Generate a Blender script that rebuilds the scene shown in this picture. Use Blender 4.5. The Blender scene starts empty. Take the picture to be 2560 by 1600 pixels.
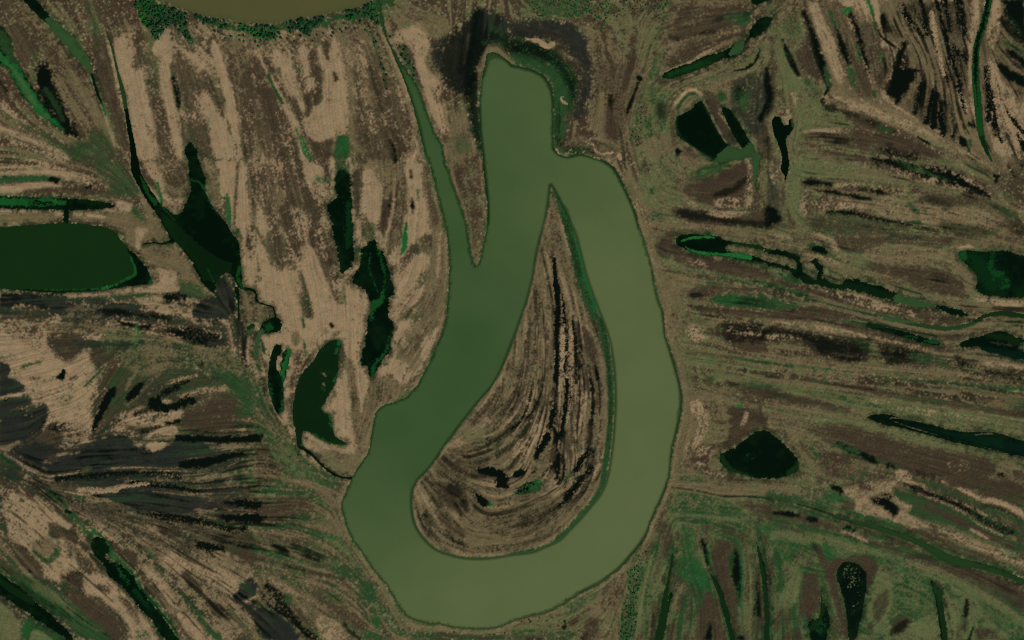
import bpy, math, random
import numpy as np
from mathutils import Vector, Matrix

# ------------------------------------------------------------------ camera, world, sun, exposure
SC = bpy.context.scene
ROOT = SC.collection
CAM_H = 4200.0
cd = bpy.data.cameras.new("camera")
cam = bpy.data.objects.new("camera", cd)
ROOT.objects.link(cam)
cam.location = (0, 0, CAM_H)
cam.rotation_euler = (0, 0, 0)
cd.sensor_width = 36.0
cd.lens = 18.0 * CAM_H / 1280.0
cd.clip_start = 10.0
cd.clip_end = 60000.0
SC.camera = cam

SUN_EL, SUN_AZ = math.radians(50), math.radians(140)
world = bpy.data.worlds.new("World")
SC.world = world
world.use_nodes = True
wn = world.node_tree
wn.nodes.clear()
sky = wn.nodes.new("ShaderNodeTexSky")
sky.sky_type = 'NISHITA'
sky.sun_disc = False
sky.sun_elevation = SUN_EL
sky.sun_rotation = SUN_AZ
bg = wn.nodes.new("ShaderNodeBackground")
bg.inputs[1].default_value = 0.06
wo = wn.nodes.new("ShaderNodeOutputWorld")
wn.links.new(sky.outputs[0], bg.inputs[0])
wn.links.new(bg.outputs[0], wo.inputs[0])
sl = bpy.data.lights.new("sun", 'SUN')
sl.energy = 3.0
sl.angle = math.radians(0.5)
sl.color = (1.0, 0.955, 0.88)
sun = bpy.data.objects.new("sun", sl)
ROOT.objects.link(sun)
sdir = Vector((math.cos(SUN_EL) * math.sin(SUN_AZ), math.cos(SUN_EL) * math.cos(SUN_AZ), math.sin(SUN_EL)))
sun.rotation_euler = sdir.to_track_quat('Z', 'Y').to_euler()
sun.location = sdir * 3000
SC.cycles.use_denoising = False
SC.cycles.filter_width = 1.1
SC.view_settings.view_transform = 'Standard'
SC.view_settings.look = 'None'
SC.view_settings.exposure = 0.0
SC.view_settings.gamma = 1.0
SC.view_settings.use_curve_mapping = False

# ------------------------------------------------------------------ grid and noise fields (metres; one unit = one metre)
S = 1.6
GX, GY = 1600, 1000
rng = np.random.default_rng(7)
random.seed(5)
f32 = np.float32


def upsample(a, h, w):
    n, m = a.shape
    y = np.linspace(0, n - 3.001, h).astype(f32)
    x = np.linspace(0, m - 3.001, w).astype(f32)
    yi, xi = y.astype(int), x.astype(int)
    fy, fx = (y - yi), (x - xi)
    fy = fy * fy * (3 - 2 * fy)
    fx = fx * fx * (3 - 2 * fx)
    r0 = a[yi][:, xi] * (1 - fx) + a[yi][:, xi + 1] * fx
    r1 = a[yi + 1][:, xi] * (1 - fx) + a[yi + 1][:, xi + 1] * fx
    return r0 * (1 - fy)[:, None] + r1 * fy[:, None]


def vnoise(cell):
    n, m = int(GY * S / cell) + 4, int(GX * S / cell) + 4
    return upsample(rng.standard_normal((n, m)).astype(f32), GY, GX)


def norm(a):
    return (a - a.mean()) / (a.std() + 1e-9)


def blur(a, k=1):
    for _ in range(k):
        a = (a + np.roll(a, 1, 0) + np.roll(a, -1, 0)) / 3
        a = (a + np.roll(a, 1, 1) + np.roll(a, -1, 1)) / 3
    return a


def rank(a):
    o = np.empty(a.size, f32)
    o[np.argsort(a, axis=None)] = np.linspace(0, 1, a.size, dtype=f32)
    return o.reshape(a.shape)


white = rng.standard_normal((GY, GX)).astype(f32)
N_fine = norm(norm(blur(white, 1)) * .55 + norm(white) * .6)
N_5 = norm(vnoise(5.5))
N_mid = norm(vnoise(11))
N_big = norm(vnoise(34))
N_huge = norm(vnoise(110))
RAG = (N_fine * .75 + N_5 * .2 + N_mid * .5) * .72

# ------------------------------------------------------------------ traced data
DATA = r"""
@F
R 265,95 330,60 900,60 1000,330 1060,560 1060,700 1010,880 900,960 830,1130 700,1080 590,880 560,620 400,540 330,430 = straw:.36:s sand:.28:c green:.06:c
R 0,690 560,700 600,880 820,1140 850,1300 950,1480 900,1560 -50,1560 -50,690 = straw:.25:s green:.18:s sand:.22:c ash:.15:s
R 560,900 700,1080 820,1140 810,1200 860,1330 950,1470 1000,1560 600,1560 500,1300 300,1050 = green:.42:s straw:.28:s pale:.14:c sand:.05:f
R 1480,200 1580,-40 1900,-40 1880,150 1950,330 2460,420 2460,1560 1000,1560 1600,1100 1610,900 1530,560 = straw:.72:s pale:.34:c green:.12:s sand:.03:f
R 1560,100 1600,-30 1900,-30 1880,120 1700,170 1560,210 = brown:.5:c straw:.4:c sand:.06:f
R 1880,-40 2460,-40 2460,450 2100,300 1950,200 = brown:.45:s straw:.5:s sand:.25:s wet:.05:s
R 1580,1190 2100,1200 2460,1400 2460,1560 1500,1560 1500,1350 = straw:.25:s pale:.6:c green:.38:s brown:.08:s
R 1640,640 1900,650 2460,740 2460,1000 1640,880 = straw:.62:s pale:.2:c green:.12:s wet:.05:s sand:.04:f
R 1300,440 1500,440 1500,1330 950,1330 960,1000 1200,800 = straw:.78:s ash:.1:c sand:.1:s wet:.05:s
R 1880,1150 2460,1050 2460,1330 2300,1250 = brown:.55:s green:.3:s straw:.15:c
R 1030,330 1140,300 1150,640 1090,640 = straw:.55:c brown:.25:f pale:.15:c
@00
P straw op=.6 p=.6 : 0,0 230,0 420,200 640,410 830,690 950,950 1040,1200 1150,1450 900,1512 700,1300 500,800 300,300 0,100
P brown p=.75 op=.8 : 60,250 150,200 300,330 330,480 280,650 200,640 130,450
P brown p=.7 op=.85 : 870,360 980,300 1050,500 1090,700 1150,900 1190,1200 1220,1500 1100,1350 1040,1100 950,880 880,620
P green p=.5 op=.8 fea=12 : 780,0 900,0 920,250 960,420 880,560 860,300
P green p=.6 op=.9 fea=10 : 860,1180 1000,1250 1090,1400 1120,1540 700,1540 560,1430 700,1330 820,1330
P wet fea=5 rag=3 : -40,190 60,300 100,380 130,520 200,650 270,740 330,850 380,920 470,1030 560,1130 650,1200 740,1280 720,1300 640,1270 560,1220 500,1180 430,1130 350,1050 260,960 190,880 130,760 60,650 -40,590
L green fea=8 rag=5 op=.8 : 0,330,90 60,450,100 130,620,80
L bright fea=9 rag=5 : -20,510,60 90,610,90 150,680,90 200,770,90 280,900,90 360,1010,90 430,1090,70 520,1160,40 600,1220,20
L pale fea=9 rag=4 p=.5 op=.45 : 20,530,30 150,690,60 280,900,70 380,1030,50 470,1110,30
P wet fea=9 rag=5 : 360,600 430,600 490,700 500,800 540,880 590,1000 650,1110 700,1200 690,1260 600,1200 560,1120 480,1030 400,940 370,860 340,740
P green op=.5 fea=8 p=.6 : 290,510 370,500 370,580 340,700 350,800 290,740 230,690 300,660
L green op=.5 fea=8 : 440,850,60 530,1000,40 600,1130,30
L sand fea=1.5 rag=1 op=.7 p=.8 : 230,0,8 420,190,8 640,400,9 830,680,9 920,900,9 1000,1120,22 1090,1380,18
L bright rag=2 fea=2 : 955,955,18 975,1000,28 990,1050,32 1000,1090,18
P sand p=.9 rag=5 : 1070,370 1200,350 1290,470 1270,560 1230,650 1340,650 1370,720 1400,900 1440,1050 1480,1250 1500,1512 1290,1512 1250,1300 1230,1100 1200,900 1130,700 1090,560
P sand p=.93 rag=4 : 1450,400 1540,300 1590,310 1650,470 1600,600 1640,820 1670,1010 1700,1150 1700,1250 1740,1400 1760,1512 1660,1512 1620,1250 1560,1000 1520,850 1500,640 1540,560 1430,500
P sand p=.75 rag=5 : 1750,450 1830,520 1930,600 1940,660 1880,640 1780,520
P sand rag=3 : 2020,370 2080,440 2100,540 2160,700 2200,850 2230,1000 2250,1200 2290,1512 2230,1512 2240,1380 2170,1200 2140,980 2090,800 2030,600 1990,440
P sand rag=5 p=.96 : 1900,860 1980,880 2000,950 2050,1030 2100,1080 2140,1170 2150,1240 2230,1370 2230,1512 2010,1512 1980,1250 1970,1130 1900,1010
P sand p=.55 rag=5 : 1010,330 1060,440 1090,700 1170,900 1150,1060 1100,900 1060,600 1010,450
P brown op=.9 p=.8 : 1380,620 1420,760 1450,950 1500,1150 1560,1200 1620,1400 1640,1512 1510,1512 1480,1250 1440,1050 1400,850
P green p=.6 op=.7 : 1370,560 1430,560 1500,750 1500,950 1430,900 1390,720
P green p=.75 fea=4 : 1600,580 1650,700 1690,850 1720,960 1690,1090 1650,960 1630,750
L wet fea=6 p=.8 : 1640,740,40 1680,920,60 1690,1000,30
P brown p=.8 op=.9 : 1860,680 1950,650 2020,800 2080,950 2130,1120 2080,1100 1990,900 1900,830
P straw op=.8 p=.7 : 1640,450 1780,550 1850,850 1900,1100 1980,1400 1900,1512 1850,1300 1750,1000 1700,800
P green op=.6 p=.5 : 1740,1120 1830,1130 1980,1400 2000,1512 1900,1512 1800,1300
P sand p=.5 rag=6 : 0,900 120,990 300,1170 200,1200 0,1080
L sand p=.85 rag=5 : 0,1210,60 200,1280,60 400,1370,50 560,1440,40 650,1500,30
L sand p=.5 rag=5 : 0,1380,70 150,1340,60 400,1440,70 600,1512,60
L green op=.8 rag=4 p=.7 fea=6 : 0,1040,40 150,1150,40 330,1230,40 520,1340,70 800,1512,90
L wet op=.7 fea=5 : 0,780,25 60,860,15
P straw op=.8 p=.6 : 2060,450 2350,300 2419,600 2419,1200 2330,1300 2240,1000 2160,700
P brown op=.6 p=.5 : 2280,1000 2419,900 2419,1512 2300,1512
L wet p=.6 op=.8 fea=5 : 1080,930,30 1090,1000,20
@10
P straw op=.8 p=.65 : 0,330 450,300 1150,250 1200,400 1500,1512 900,1512 850,700 700,360 400,380 0,420
P brown op=.8 p=.45 : 900,700 1100,560 1250,900 1400,1300 1450,1512 950,1512
P sand p=.4 rag=6 : 960,380 1030,360 1100,600 1040,640 1140,930 1150,1050 1070,960 980,960 1010,700
P brown op=.85 p=.8 : 1060,600 1110,680 1130,850 1080,850 1060,720
P sand p=.96 rag=5 : 0,430 50,500 110,650 140,720 200,800 300,1000 380,1100 430,1230 460,1400 500,1512 430,1512 390,1330 330,1200 280,1080 230,950 150,800 100,700 40,600 0,500
P sand p=.88 rag=5 : 210,450 330,580 370,700 400,860 420,930 450,960 470,1050 420,1060 380,900 280,900 220,650 140,530 160,480
P sand p=.88 rag=5 : 430,400 490,470 500,560 520,700 530,790 460,720 440,600 380,480
P sand p=.95 rag=5 : 580,430 630,460 650,550 680,600 700,440 740,370 800,470 830,600 850,740 880,830 880,920 850,1050 880,1180 850,1270 740,1300 620,1360 550,1340 460,1240 430,1120 520,1080 560,1000 640,960 630,770 650,650 570,560
P brown p=.85 rag=5 : 540,620 620,640 630,780 600,990 540,960 480,1080 460,900 560,850
P brown p=.85 : 720,660 770,680 770,800 730,760
P sand p=.8 rag=6 : 1310,300 1380,290 1480,220 1600,260 1660,420 1590,560 1620,680 1740,740 1760,900 1720,950 1800,1000 1800,1180 1850,1230 1770,1290 1680,1150 1620,1000 1590,850 1540,720 1490,560 1430,420 1290,400
P sand rag=3 : 1480,520 1590,560 1620,680 1660,900 1760,1180 1700,1150 1620,950 1560,740
P straw op=.7 p=.6 : 1240,60 1560,60 1850,200 1880,300 1700,400 1480,220 1300,300
P green p=.75 op=.9 rag=5 : 1330,400 1420,420 1490,620 1530,740 1460,720 1390,600
P straw op=.9 p=.8 rag=6 : 1820,1230 1950,960 2060,1280 2110,1500 1790,1512 1780,1380
P green op=.6 p=.6 : 1880,1280 2010,1250 2040,1440 1900,1470
P ash fea=26 rag=8 op=.85 : 1890,290 2050,130 2200,100 2240,200 2300,420 2180,470 2100,650 2030,800 1990,960 1900,930 1800,790 1720,680 1680,560 1660,450 1740,380
P wet op=.7 fea=18 rag=8 : 1760,400 2050,150 2200,120 2240,420 2080,640 2000,880 1880,850 1760,640
P ash fea=10 rag=6 : 2100,60 2419,170 2419,480 2300,420 2050,320 2050,140
P green op=.6 fea=8 p=.6 : 2200,220 2419,330 2419,500 2250,400
P straw op=.6 p=.5 : 2200,80 2419,0 2419,160 2300,130
L straw op=.45 fea=5 rag=2 : 2010,330,20 2000,460,14 1970,600,12
L straw op=.6 fea=5 rag=2 : 2200,450,50 2300,480,60 2400,580,30
L straw op=.7 fea=5 rag=2 : 2190,470,40 2120,600,50 2090,720,30
L wet op=.9 fea=8 rag=3 : 2100,140,90 2060,350,60 2010,560,70 2010,760,80 1990,940,40
L green op=.8 fea=4 rag=3 : 1990,960,30 2040,1180,40 2100,1420,30
P green fea=5 rag=4 : 750,1290 870,1270 890,1420 860,1512 730,1512 740,1400
P bright op=.8 fea=6 p=.75 rag=5 : 760,1300 860,1280 880,1400 800,1480 760,1400
P brown p=.9 rag=5 : 480,1270 560,1360 740,1300 730,1400 700,1512 560,1500
P brown op=.85 p=.75 : 0,650 120,800 230,1000 300,1100 380,1280 400,1512 200,1512 80,1100 0,850
P straw op=.8 p=.8 : 0,850 100,1100 180,1512 0,1512
L green fea=2 rag=2 : 120,710,36 150,800,24 200,880,34 250,970,24
L bright fea=3 rag=4 p=.8 : 380,1220,40 430,1310,50 460,1420,50 510,1500,50
P straw op=.85 p=.85 : 850,650 920,700 940,900 900,1180 880,1000 870,800
L wet fea=6 rag=3 : 1260,1340,30 1300,1440,55 1310,1512,40
L sand op=.9 fea=2 rag=2 p=.9 : 1200,340,22 1270,480,22 1340,640,22 1400,780,22 1450,940,24
L green op=.8 fea=3 rag=3 p=.7 : 1090,300,30 1140,500,30 1200,650,30 1230,820,40
L sand p=.6 rag=5 : 1480,1300,60 1520,1400,80 1420,1500,80
P brown op=.85 p=.62 : 0,450 130,800 250,1050 380,1300 420,1512 0,1512
P brown op=.8 p=.45 : 900,450 1100,380 1400,1000 1560,1512 950,1512
@11
P brown op=.8 p=.5 : 0,0 430,0 480,200 430,230 380,500 300,700 120,700 60,350 0,300
P brown op=.8 p=.4 : 900,0 1380,0 1320,300 1200,350 1190,220 1130,100
@00
P brown op=.85 p=.6 : 2240,700 2419,600 2419,1512 2300,1512 2270,1100
P brown op=.85 p=.6 : 1640,450 1780,550 1860,850 1900,1100 1980,1400 2000,1512 1880,1512 1760,1150 1700,800
@01
P straw op=.6 p=.5 : 0,0 600,0 1000,100 1050,290 600,340 0,330
P sand p=.4 rag=6 : 0,0 420,0 560,60 900,160 1050,280 880,300 640,150 300,80 0,100
L sand rag=3 p=.95 : -20,135,35 350,110,45 600,130,45 640,170,50
L sand rag=4 p=.92 : -20,270,100 200,265,100 400,235,60 560,230,45
L brown op=.9 p=.8 : 250,310,60 500,290,60 760,300,60 900,320,40
P green p=.75 op=.9 fea=8 : 820,0 1150,0 1220,100 1300,200 1340,330 1200,350 900,340 1050,280 1000,200 880,80
L green fea=3 rag=3 : -20,185,70 150,180,60 350,170,50 500,180,50 600,185,20
L bright op=.6 p=.6 fea=3 rag=3 : 200,180,40 350,170,40 480,180,40
L wet fea=4 rag=3 : 490,180,50 520,195,60
L wet fea=4 rag=3 : 820,260,30 860,258,24
P sand p=.95 rag=4 : 1100,380 1250,400 1250,490 1050,490 800,520 900,480 1090,450
L sand rag=3 p=.95 : -20,485,46 200,490,50 380,490,30
P straw rag=4 op=.9 : -20,510 300,500 540,490 600,510 590,560 400,590 -20,615
L sand rag=3 p=.8 : 540,500,60 600,520,40
P straw rag=4 op=.9 : 650,500 800,490 1250,490 1400,600 1500,700 1350,800 1240,830 1180,660 1000,590 660,580
P sand p=.5 : 650,500 900,490 1050,560 760,570
P sand p=.95 rag=4 : 1290,620 1420,660 1350,720 1330,850 1280,860 1280,740
P green p=.7 op=.9 fea=6 : 1250,400 1320,470 1450,640 1340,620 1240,520
P straw op=.9 : 1320,330 1440,450 1540,620 1610,730 1560,770 1480,770 1420,640
P straw op=.9 : 1360,800 1620,780 1740,900 1830,1000 1900,1130 2000,1290 1900,1260 1780,1200 1720,1150 1680,1060 1500,1000 1400,980 1330,900
P brown op=.8 p=.7 : 1420,830 1600,850 1620,930 1480,900
P brown op=.8 p=.7 : 1500,990 1700,1050 1720,1110 1600,1030
P sand p=.93 rag=4 : 1460,1010 1620,1040 1690,1100 1640,1180 1710,1220 1640,1250 1380,1250 1050,1275 700,1295 640,1300 700,1265 1000,1245 1200,1210 1400,1190 1500,1160 1520,1090
P green p=.7 op=.9 : 1700,1120 1850,1150 1960,1260 2020,1320 1740,1300 1680,1200
L green p=.8 rag=4 fea=4 : 900,1300,30 1150,1290,45 1350,1270,45 1450,1275,20
P ash rag=5 fea=5 : -20,1250 300,1260 640,1280 640,1340 900,1370 1000,1340 1280,1350 1400,1380 1000,1530 600,1500 400,1400 200,1360 -20,1470
P ash op=.7 p=.7 fea=8 : 0,1440 300,1400 500,1440 300,1520 0,1520
P straw op=.7 p=.6 : 620,1380 980,1350 980,1512 560,1512
P sand p=.93 rag=4 : 1280,1310 1500,1280 1560,1330 1480,1350 1400,1370 1300,1340
P wet fea=6 rag=5 : 1540,1270 1700,1260 1800,1290 1700,1330 1600,1350 1560,1320
L wet fea=6 rag=4 p=.85 : 940,1420,30 1100,1440,50 1400,1470,50 1600,1500,60
P sand p=.6 : 1400,1370 1580,1370 1620,1460 1500,1440
P ash rag=4 fea=4 : 2040,1120 2130,1060 2200,1110 2230,1230 2230,1512 1820,1512 1800,1380 1980,1290 2030,1280
P straw op=.8 p=.6 : 2120,1060 2190,1080 2210,1300 2180,1300
L sand op=.7 p=.5 rag=3 : 2110,1070,30 2180,1090,30 2200,1200,20
P brown rag=4 : 2290,1250 2380,1240 2419,1290 2419,1530 2280,1530 2250,1380
P straw p=.5 : 2290,1250 2380,1240 2419,1290 2419,1530 2280,1530 2250,1380
P straw op=.8 p=.6 : 1330,0 1780,0 1790,250 1700,440 1580,420 1480,200
P sand p=.6 rag=6 : 1330,20 1480,0 1560,250 1530,330 1450,200 1400,150
P brown op=.9 p=.75 : 1540,0 1760,0 1770,160 1660,300 1560,180
L sand p=.7 rag=5 : 1560,350,50 1630,400,60 1730,380,40
L bright fea=3 rag=3 : 1490,220,18 1510,330,36 1530,400,20
L sand rag=2 p=.9 op=.85 : 1400,240,20 1490,360,30
L sand fea=2 rag=1.5 op=.55 : 1230,110,12 1340,290,12 1450,450,12 1610,730,12
P sand rag=4 p=.97 : 2040,0 2260,0 2230,200 2220,450 2200,700 2180,650 2190,500 2150,330 2100,400 2090,450 2080,300 2060,100
P sand rag=4 p=.95 : 2300,0 2350,150 2330,250 2360,500 2430,800 2430,1210 2330,1200 2290,1050 2270,850 2290,700 2230,640 2240,400 2250,200 2270,0
P brown rag=4 p=.85 : 2240,30 2260,30 2240,300 2230,520 2200,660 2210,500 2220,250
P straw op=.8 p=.8 : 1890,0 2030,0 2060,250 2100,470 2080,480 1990,330 1950,170
P brown p=.6 : 2340,30 2419,0 2419,350 2350,150
P brown p=.3 rag=5 : 2300,640 2419,560 2419,1000 2300,900
L bright fea=3 rag=3 p=.9 : 2150,330,24 2160,480,54 2160,590,44 2170,640,24
L green fea=4 rag=4 : 2225,690,50 2250,660,30
@11
P sand p=.95 rag=4 : 450,0 520,20 640,80 650,160 560,170 480,180 450,100
L sand rag=3 p=.9 : 710,0,40 730,150,45 720,280,40 715,350,24
P sand rag=5 p=.9 : 1000,100 1110,0 1130,200 1200,230 1190,480 1170,600 1120,620 1060,560 1020,480 980,520 1000,300
L sand rag=3 : 890,0,25 900,200,25 930,450,30 950,560,50 960,700,80 950,790,60
P sand rag=5 p=.95 : 1390,0 1560,0 1570,180 1600,400 1640,460 1630,620 1670,660 1650,720 1580,700 1490,800 1430,900 1350,920 1260,890 1340,830 1400,700 1370,590 1400,520 1440,490 1420,200
P sand rag=5 p=.9 : 1250,890 1340,850 1350,1000 1280,1000 1240,950
P sand rag=6 p=.9 : 1500,890 1560,870 1650,900 1640,1000 1560,1080 1500,1170 1420,1290 1340,1360 1270,1480 1260,1530 1310,1250 1290,1110 1400,1020
P sand rag=6 p=.85 : 1590,1180 1600,1260 1520,1360 1430,1400 1350,1470 1340,1530 1290,1530 1400,1330 1480,1260
P brown op=.8 p=.6 : 1400,830 1500,780 1560,850 1440,960 1370,1030
P straw op=.9 p=.85 : 1570,180 1640,250 1700,370 1760,560 1800,750 1820,1000 1790,1300 1780,1530 1600,1530 1600,1260 1590,1170 1650,970 1670,700 1630,500 1590,350
P brown op=.8 p=.65 : 1570,180 1640,250 1720,450 1750,560 1690,640 1640,500
L sand rag=4 p=.8 : 1740,700,25 1730,900,35 1720,1100,30
P sand rag=5 p=.97 : 0,700 100,850 140,1000 200,1050 300,1040 400,1030 440,900 400,830 500,790 560,870 620,980 680,1150 740,1280 760,1350 800,1362 830,1340 850,1300 850,1170 920,1180 1000,1230 1070,1270 1070,1350 1040,1530 550,1530 520,1350 450,1250 440,1050 400,1050 400,1300 440,1530 190,1530 180,1380 0,1320
P brown p=.75 rag=5 : 420,1050 460,1100 490,1250 520,1370 560,1530 460,1530 430,1250
P green p=.3 : 430,1050 460,1100 520,1370 500,1500 450,1300
P brown rag=5 p=.85 : 500,680 600,830 700,830 760,850 770,950 690,1060 720,1180 800,1350 760,1350 700,1230 640,1060 580,900 520,760
P brown p=.85 rag=4 : 510,510 570,540 600,640 560,660 520,600
P brown p=.85 rag=5 : 400,220 450,220 530,300 540,470 500,480 440,330
P straw p=.6 : 130,200 300,280 280,430 180,430
P green p=.4 rag=6 : 130,700 250,720 300,800 420,830 390,960 280,1030 180,1010 140,900
P brown p=.4 rag=6 : 130,550 250,720 300,800 420,830 390,960 280,1030 180,1010 120,850
P sand p=.5 rag=6 : 300,430 480,460 520,640 500,800 420,830 380,650
P sand p=.6 : 0,350 80,500 130,700 50,750 0,600
P brown rag=3 p=.95 : 920,80 990,90 990,350 970,550 940,540 910,250
P brown rag=4 p=.9 : 1200,360 1280,360 1300,450 1250,650 1200,750 1170,620 1190,470
P brown rag=5 p=.85 : 1320,130 1400,130 1430,300 1430,480 1380,590 1320,800 1240,880 1230,750 1260,640 1300,450
P straw p=.4 : 1320,130 1400,130 1430,300 1430,480 1380,590 1320,800 1240,880 1230,750 1260,640
L sand rag=3 p=.85 : 1310,130,20 1300,400,20 1270,580,25 1230,750,25 1215,900,24
P straw p=.7 : 920,0 1380,0 1320,300 1200,350 1190,220 1130,100 1000,90
P green p=.5 : 740,0 890,0 880,180 830,140 760,110
P bright p=.65 op=.8 rag=4 : 560,120 640,170 720,150 700,220 620,240 560,190
P bright p=.45 op=.8 rag=4 : 600,250 690,310 700,400 650,400
P green p=.6 fea=5 : 720,230 800,250 820,310 760,340
P green p=.75 fea=5 : 930,800 990,800 980,950 930,940
P sand p=.8 : 880,1010 970,960 1000,1000 940,1080 880,1060
P green p=.5 : 1010,600 1130,640 1140,740 1040,760 1000,680
P wet fea=5 rag=5 : 790,330 740,260 760,110 820,90 890,150 890,280 860,350
L bright fea=3 rag=2 : 1420,600,22 1410,720,46 1400,820,60 1370,890,18
L wet fea=4 rag=2 : 1475,360,15 1480,430,32 1480,490,18
L wet fea=4 rag=2 op=.9 : 1460,100,18 1465,160,22
L wet fea=5 rag=2 op=.9 : 1270,370,20 1260,430,22
L green fea=4 rag=3 p=.8 : 1525,290,20 1535,380,14
L straw op=.6 fea=5 rag=3 : 540,900,16 560,1050,18 600,1130,14
L straw op=.8 fea=4 rag=3 : 825,1100,30 840,1300,20 850,1400,16 855,1512,16
L green op=.7 fea=4 rag=3 p=.7 : 825,1100,20 845,1370,16
P brown p=.3 rag=5 : 0,900 60,1000 80,1150 0,1200
@12
P sand rag=4 p=.97 : 20,140 170,130 200,-20 600,-20 1050,-20 1000,200 980,420 1060,430 1070,560 1080,600 1050,720 1020,840 1000,900 950,700 930,480 920,400 850,360 800,180 700,180 600,240 520,300 440,380 400,520 350,600 330,700 280,760 300,900 290,980 240,930 180,840 100,640 110,400 60,350 30,200
P brown p=.65 rag=5 : 340,320 420,280 560,300 500,400 420,480 380,620 320,680 300,560 360,450
P green p=.5 rag=4 : 440,300 520,280 560,330 450,400 380,450
P straw rag=3 : 350,100 410,110 415,220 400,260 350,240 330,190
P brown p=.5 rag=3 : 370,60 400,60 400,120 370,110
P brown p=.6 : 510,180 580,160 600,240 530,240
P brown p=.65 rag=3 : 720,120 800,90 800,140 720,170
L green fea=3 rag=2 : 440,-10,20 450,30,36 455,70,14
L green fea=3 rag=2 : 455,190,14 460,250,34 455,290,20
L wet fea=4 rag=2 : 710,40,24 720,60,34
L green fea=3 rag=2 : 50,190,24 70,260,44 80,320,20
P straw op=.7 fea=4 : 640,90 700,100 700,140 640,130
P sand rag=4 p=.96 : 780,450 880,480 910,600 920,800 910,950 930,1100 940,1250 860,1270 700,1200 870,1165 750,1110 720,900 620,850 720,660
P straw rag=5 : 820,340 900,370 940,600 965,750 990,900 1010,1000 1010,1200 940,1150 900,950 900,750 880,600
P brown p=.4 rag=5 : 820,340 900,370 940,600 965,750 990,900 1010,1000 1010,1200 940,1150 900,950 900,750 880,600
P straw rag=5 op=.9 : 1000,880 1080,560 1300,470 1400,640 1320,780 1200,790 1110,880 1080,1200 1000,1380 900,1480 800,1480 900,1270 1000,1150
P green p=.35 rag=5 : 1080,600 1180,560 1300,640 1200,740 1080,780
P brown p=.25 rag=5 : 1000,880 1080,560 1300,470 1400,640 1320,780 1200,790 1110,880 1080,1200 1000,1380 900,1480 800,1480
P sand rag=4 p=.93 : 430,1060 500,1050 620,1140 800,1200 860,1200 700,1230 620,1300 560,1250 450,1200
P straw rag=4 p=.85 : 560,1250 700,1220 940,1270 1060,1250 900,1480 800,1480 650,1370
P pale op=.7 p=.3 : 560,1250 700,1220 940,1270 1060,1250 900,1480 800,1480 650,1370
P sand rag=4 p=.8 : 620,1160 830,1200 940,1200 930,1280 760,1240
P straw rag=4 p=.6 : 500,1100 640,1200 620,1270 520,1180
P sand p=.5 : 440,1240 560,1290 640,1390 760,1490 640,1460 500,1330
P sand rag=6 p=.9 : 1300,0 1500,0 1440,100 1340,250 1300,330
P sand rag=6 p=.75 : 1170,420 1300,350 1500,400 1560,420 1400,630 1340,590 1280,500 1120,560
P straw rag=4 op=.85 p=.85 : 1300,340 1450,130 1550,0 1800,0 1560,420 1480,500 1400,380
P brown op=.8 p=.5 rag=4 : 1340,330 1500,130 1640,150 1530,280 1420,350
P brown op=.8 p=.6 rag=4 : 1320,250 1350,180 1420,80 1440,40 1420,120 1350,250
P sand p=.5 : 1560,180 1760,30 1640,350 1560,430
P green p=.65 rag=6 fea=10 : -20,600 60,550 110,700 230,930 300,1000 340,1150 430,1260 650,1420 900,1520 -20,1530
P straw p=.4 rag=6 : 0,520 100,560 230,930 300,1000 340,1150 300,1200 150,1000 40,700
P pale p=.3 rag=6 : 60,1150 300,1150 500,1400 700,1512 300,1512
P brown rag=6 fea=10 p=.8 : -20,1130 100,1150 140,1300 240,1400 200,1530 -20,1530
L wet fea=5 rag=3 : -10,1110,50 50,1090,40
P green rag=3 fea=4 : 0,400 30,410 50,450 60,480 30,490 0,460
L sand rag=1.5 fea=2 p=.9 : 100,550,10 130,750,14 200,900,20 270,980,30
L straw rag=1.5 fea=2 : 350,750,8 335,1000,14 390,1200,14 440,1270,16 600,1410,20 770,1490,18 880,1502,24
@02
P sand rag=6 p=.93 : -40,0 350,30 430,100 450,190 450,230 520,330 640,420 780,280 860,250 840,340 900,450 920,480 870,600 860,800 870,950 860,1050 830,1170 780,1200 640,1250 500,1330 420,1380 400,1330 560,1270 600,1150 560,1000 460,960 400,1060 440,940 470,850 400,800 300,780 240,620 160,560 50,560 100,480 60,420 -40,380
P brown p=.5 rag=6 : 0,20 300,0 420,80 430,180 300,300 200,180 60,160
P brown p=.78 rag=8 : 500,330 470,180 650,100 830,150 850,230 700,400 620,400
P brown p=.65 rag=8 : 850,280 1000,220 1130,300 1130,420 1000,450 850,420
P green p=.2 : 170,170 240,160 250,200 180,190
P brown p=.5 rag=6 : 430,1000 830,1000 850,1100 700,1200 560,1260 500,1100
P wet p=.3 rag=6 : 430,920 700,960 870,960 820,1020 560,1060 420,1120
P brown p=.35 rag=5 : 270,520 420,530 440,600 300,620
P brown p=.35 rag=5 : 270,640 440,650 460,760 330,780
P green p=.25 : 560,690 720,690 700,770 500,840
P straw p=.35 op=.7 : 520,820 640,760 720,780 600,860
P brown p=.5 rag=4 : 640,530 740,520 750,560 660,590
P straw op=.8 p=.6 : 420,20 800,0 1280,80 1300,200 1050,150 800,110 560,100
P ash rag=3 fea=3 : -40,390 60,400 100,460 60,540 160,570 240,630 200,690 100,720 -40,740
P ash rag=3 fea=3 : -40,790 280,740 290,800 -40,890
P ash rag=4 fea=4 : -40,930 300,890 300,830 430,790 470,840 440,950 350,1050 250,1130 100,1200 -40,1190
L wet p=.5 rag=4 : 30,770,70 130,730,60 230,710,30
L wet p=.6 rag=4 : 60,890,50 230,860,40
L sand p=.35 rag=4 : 0,750,40 130,720,60 240,700,40
L wet p=.35 rag=6 : 420,960,80 350,1060,90 290,1130,60
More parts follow.
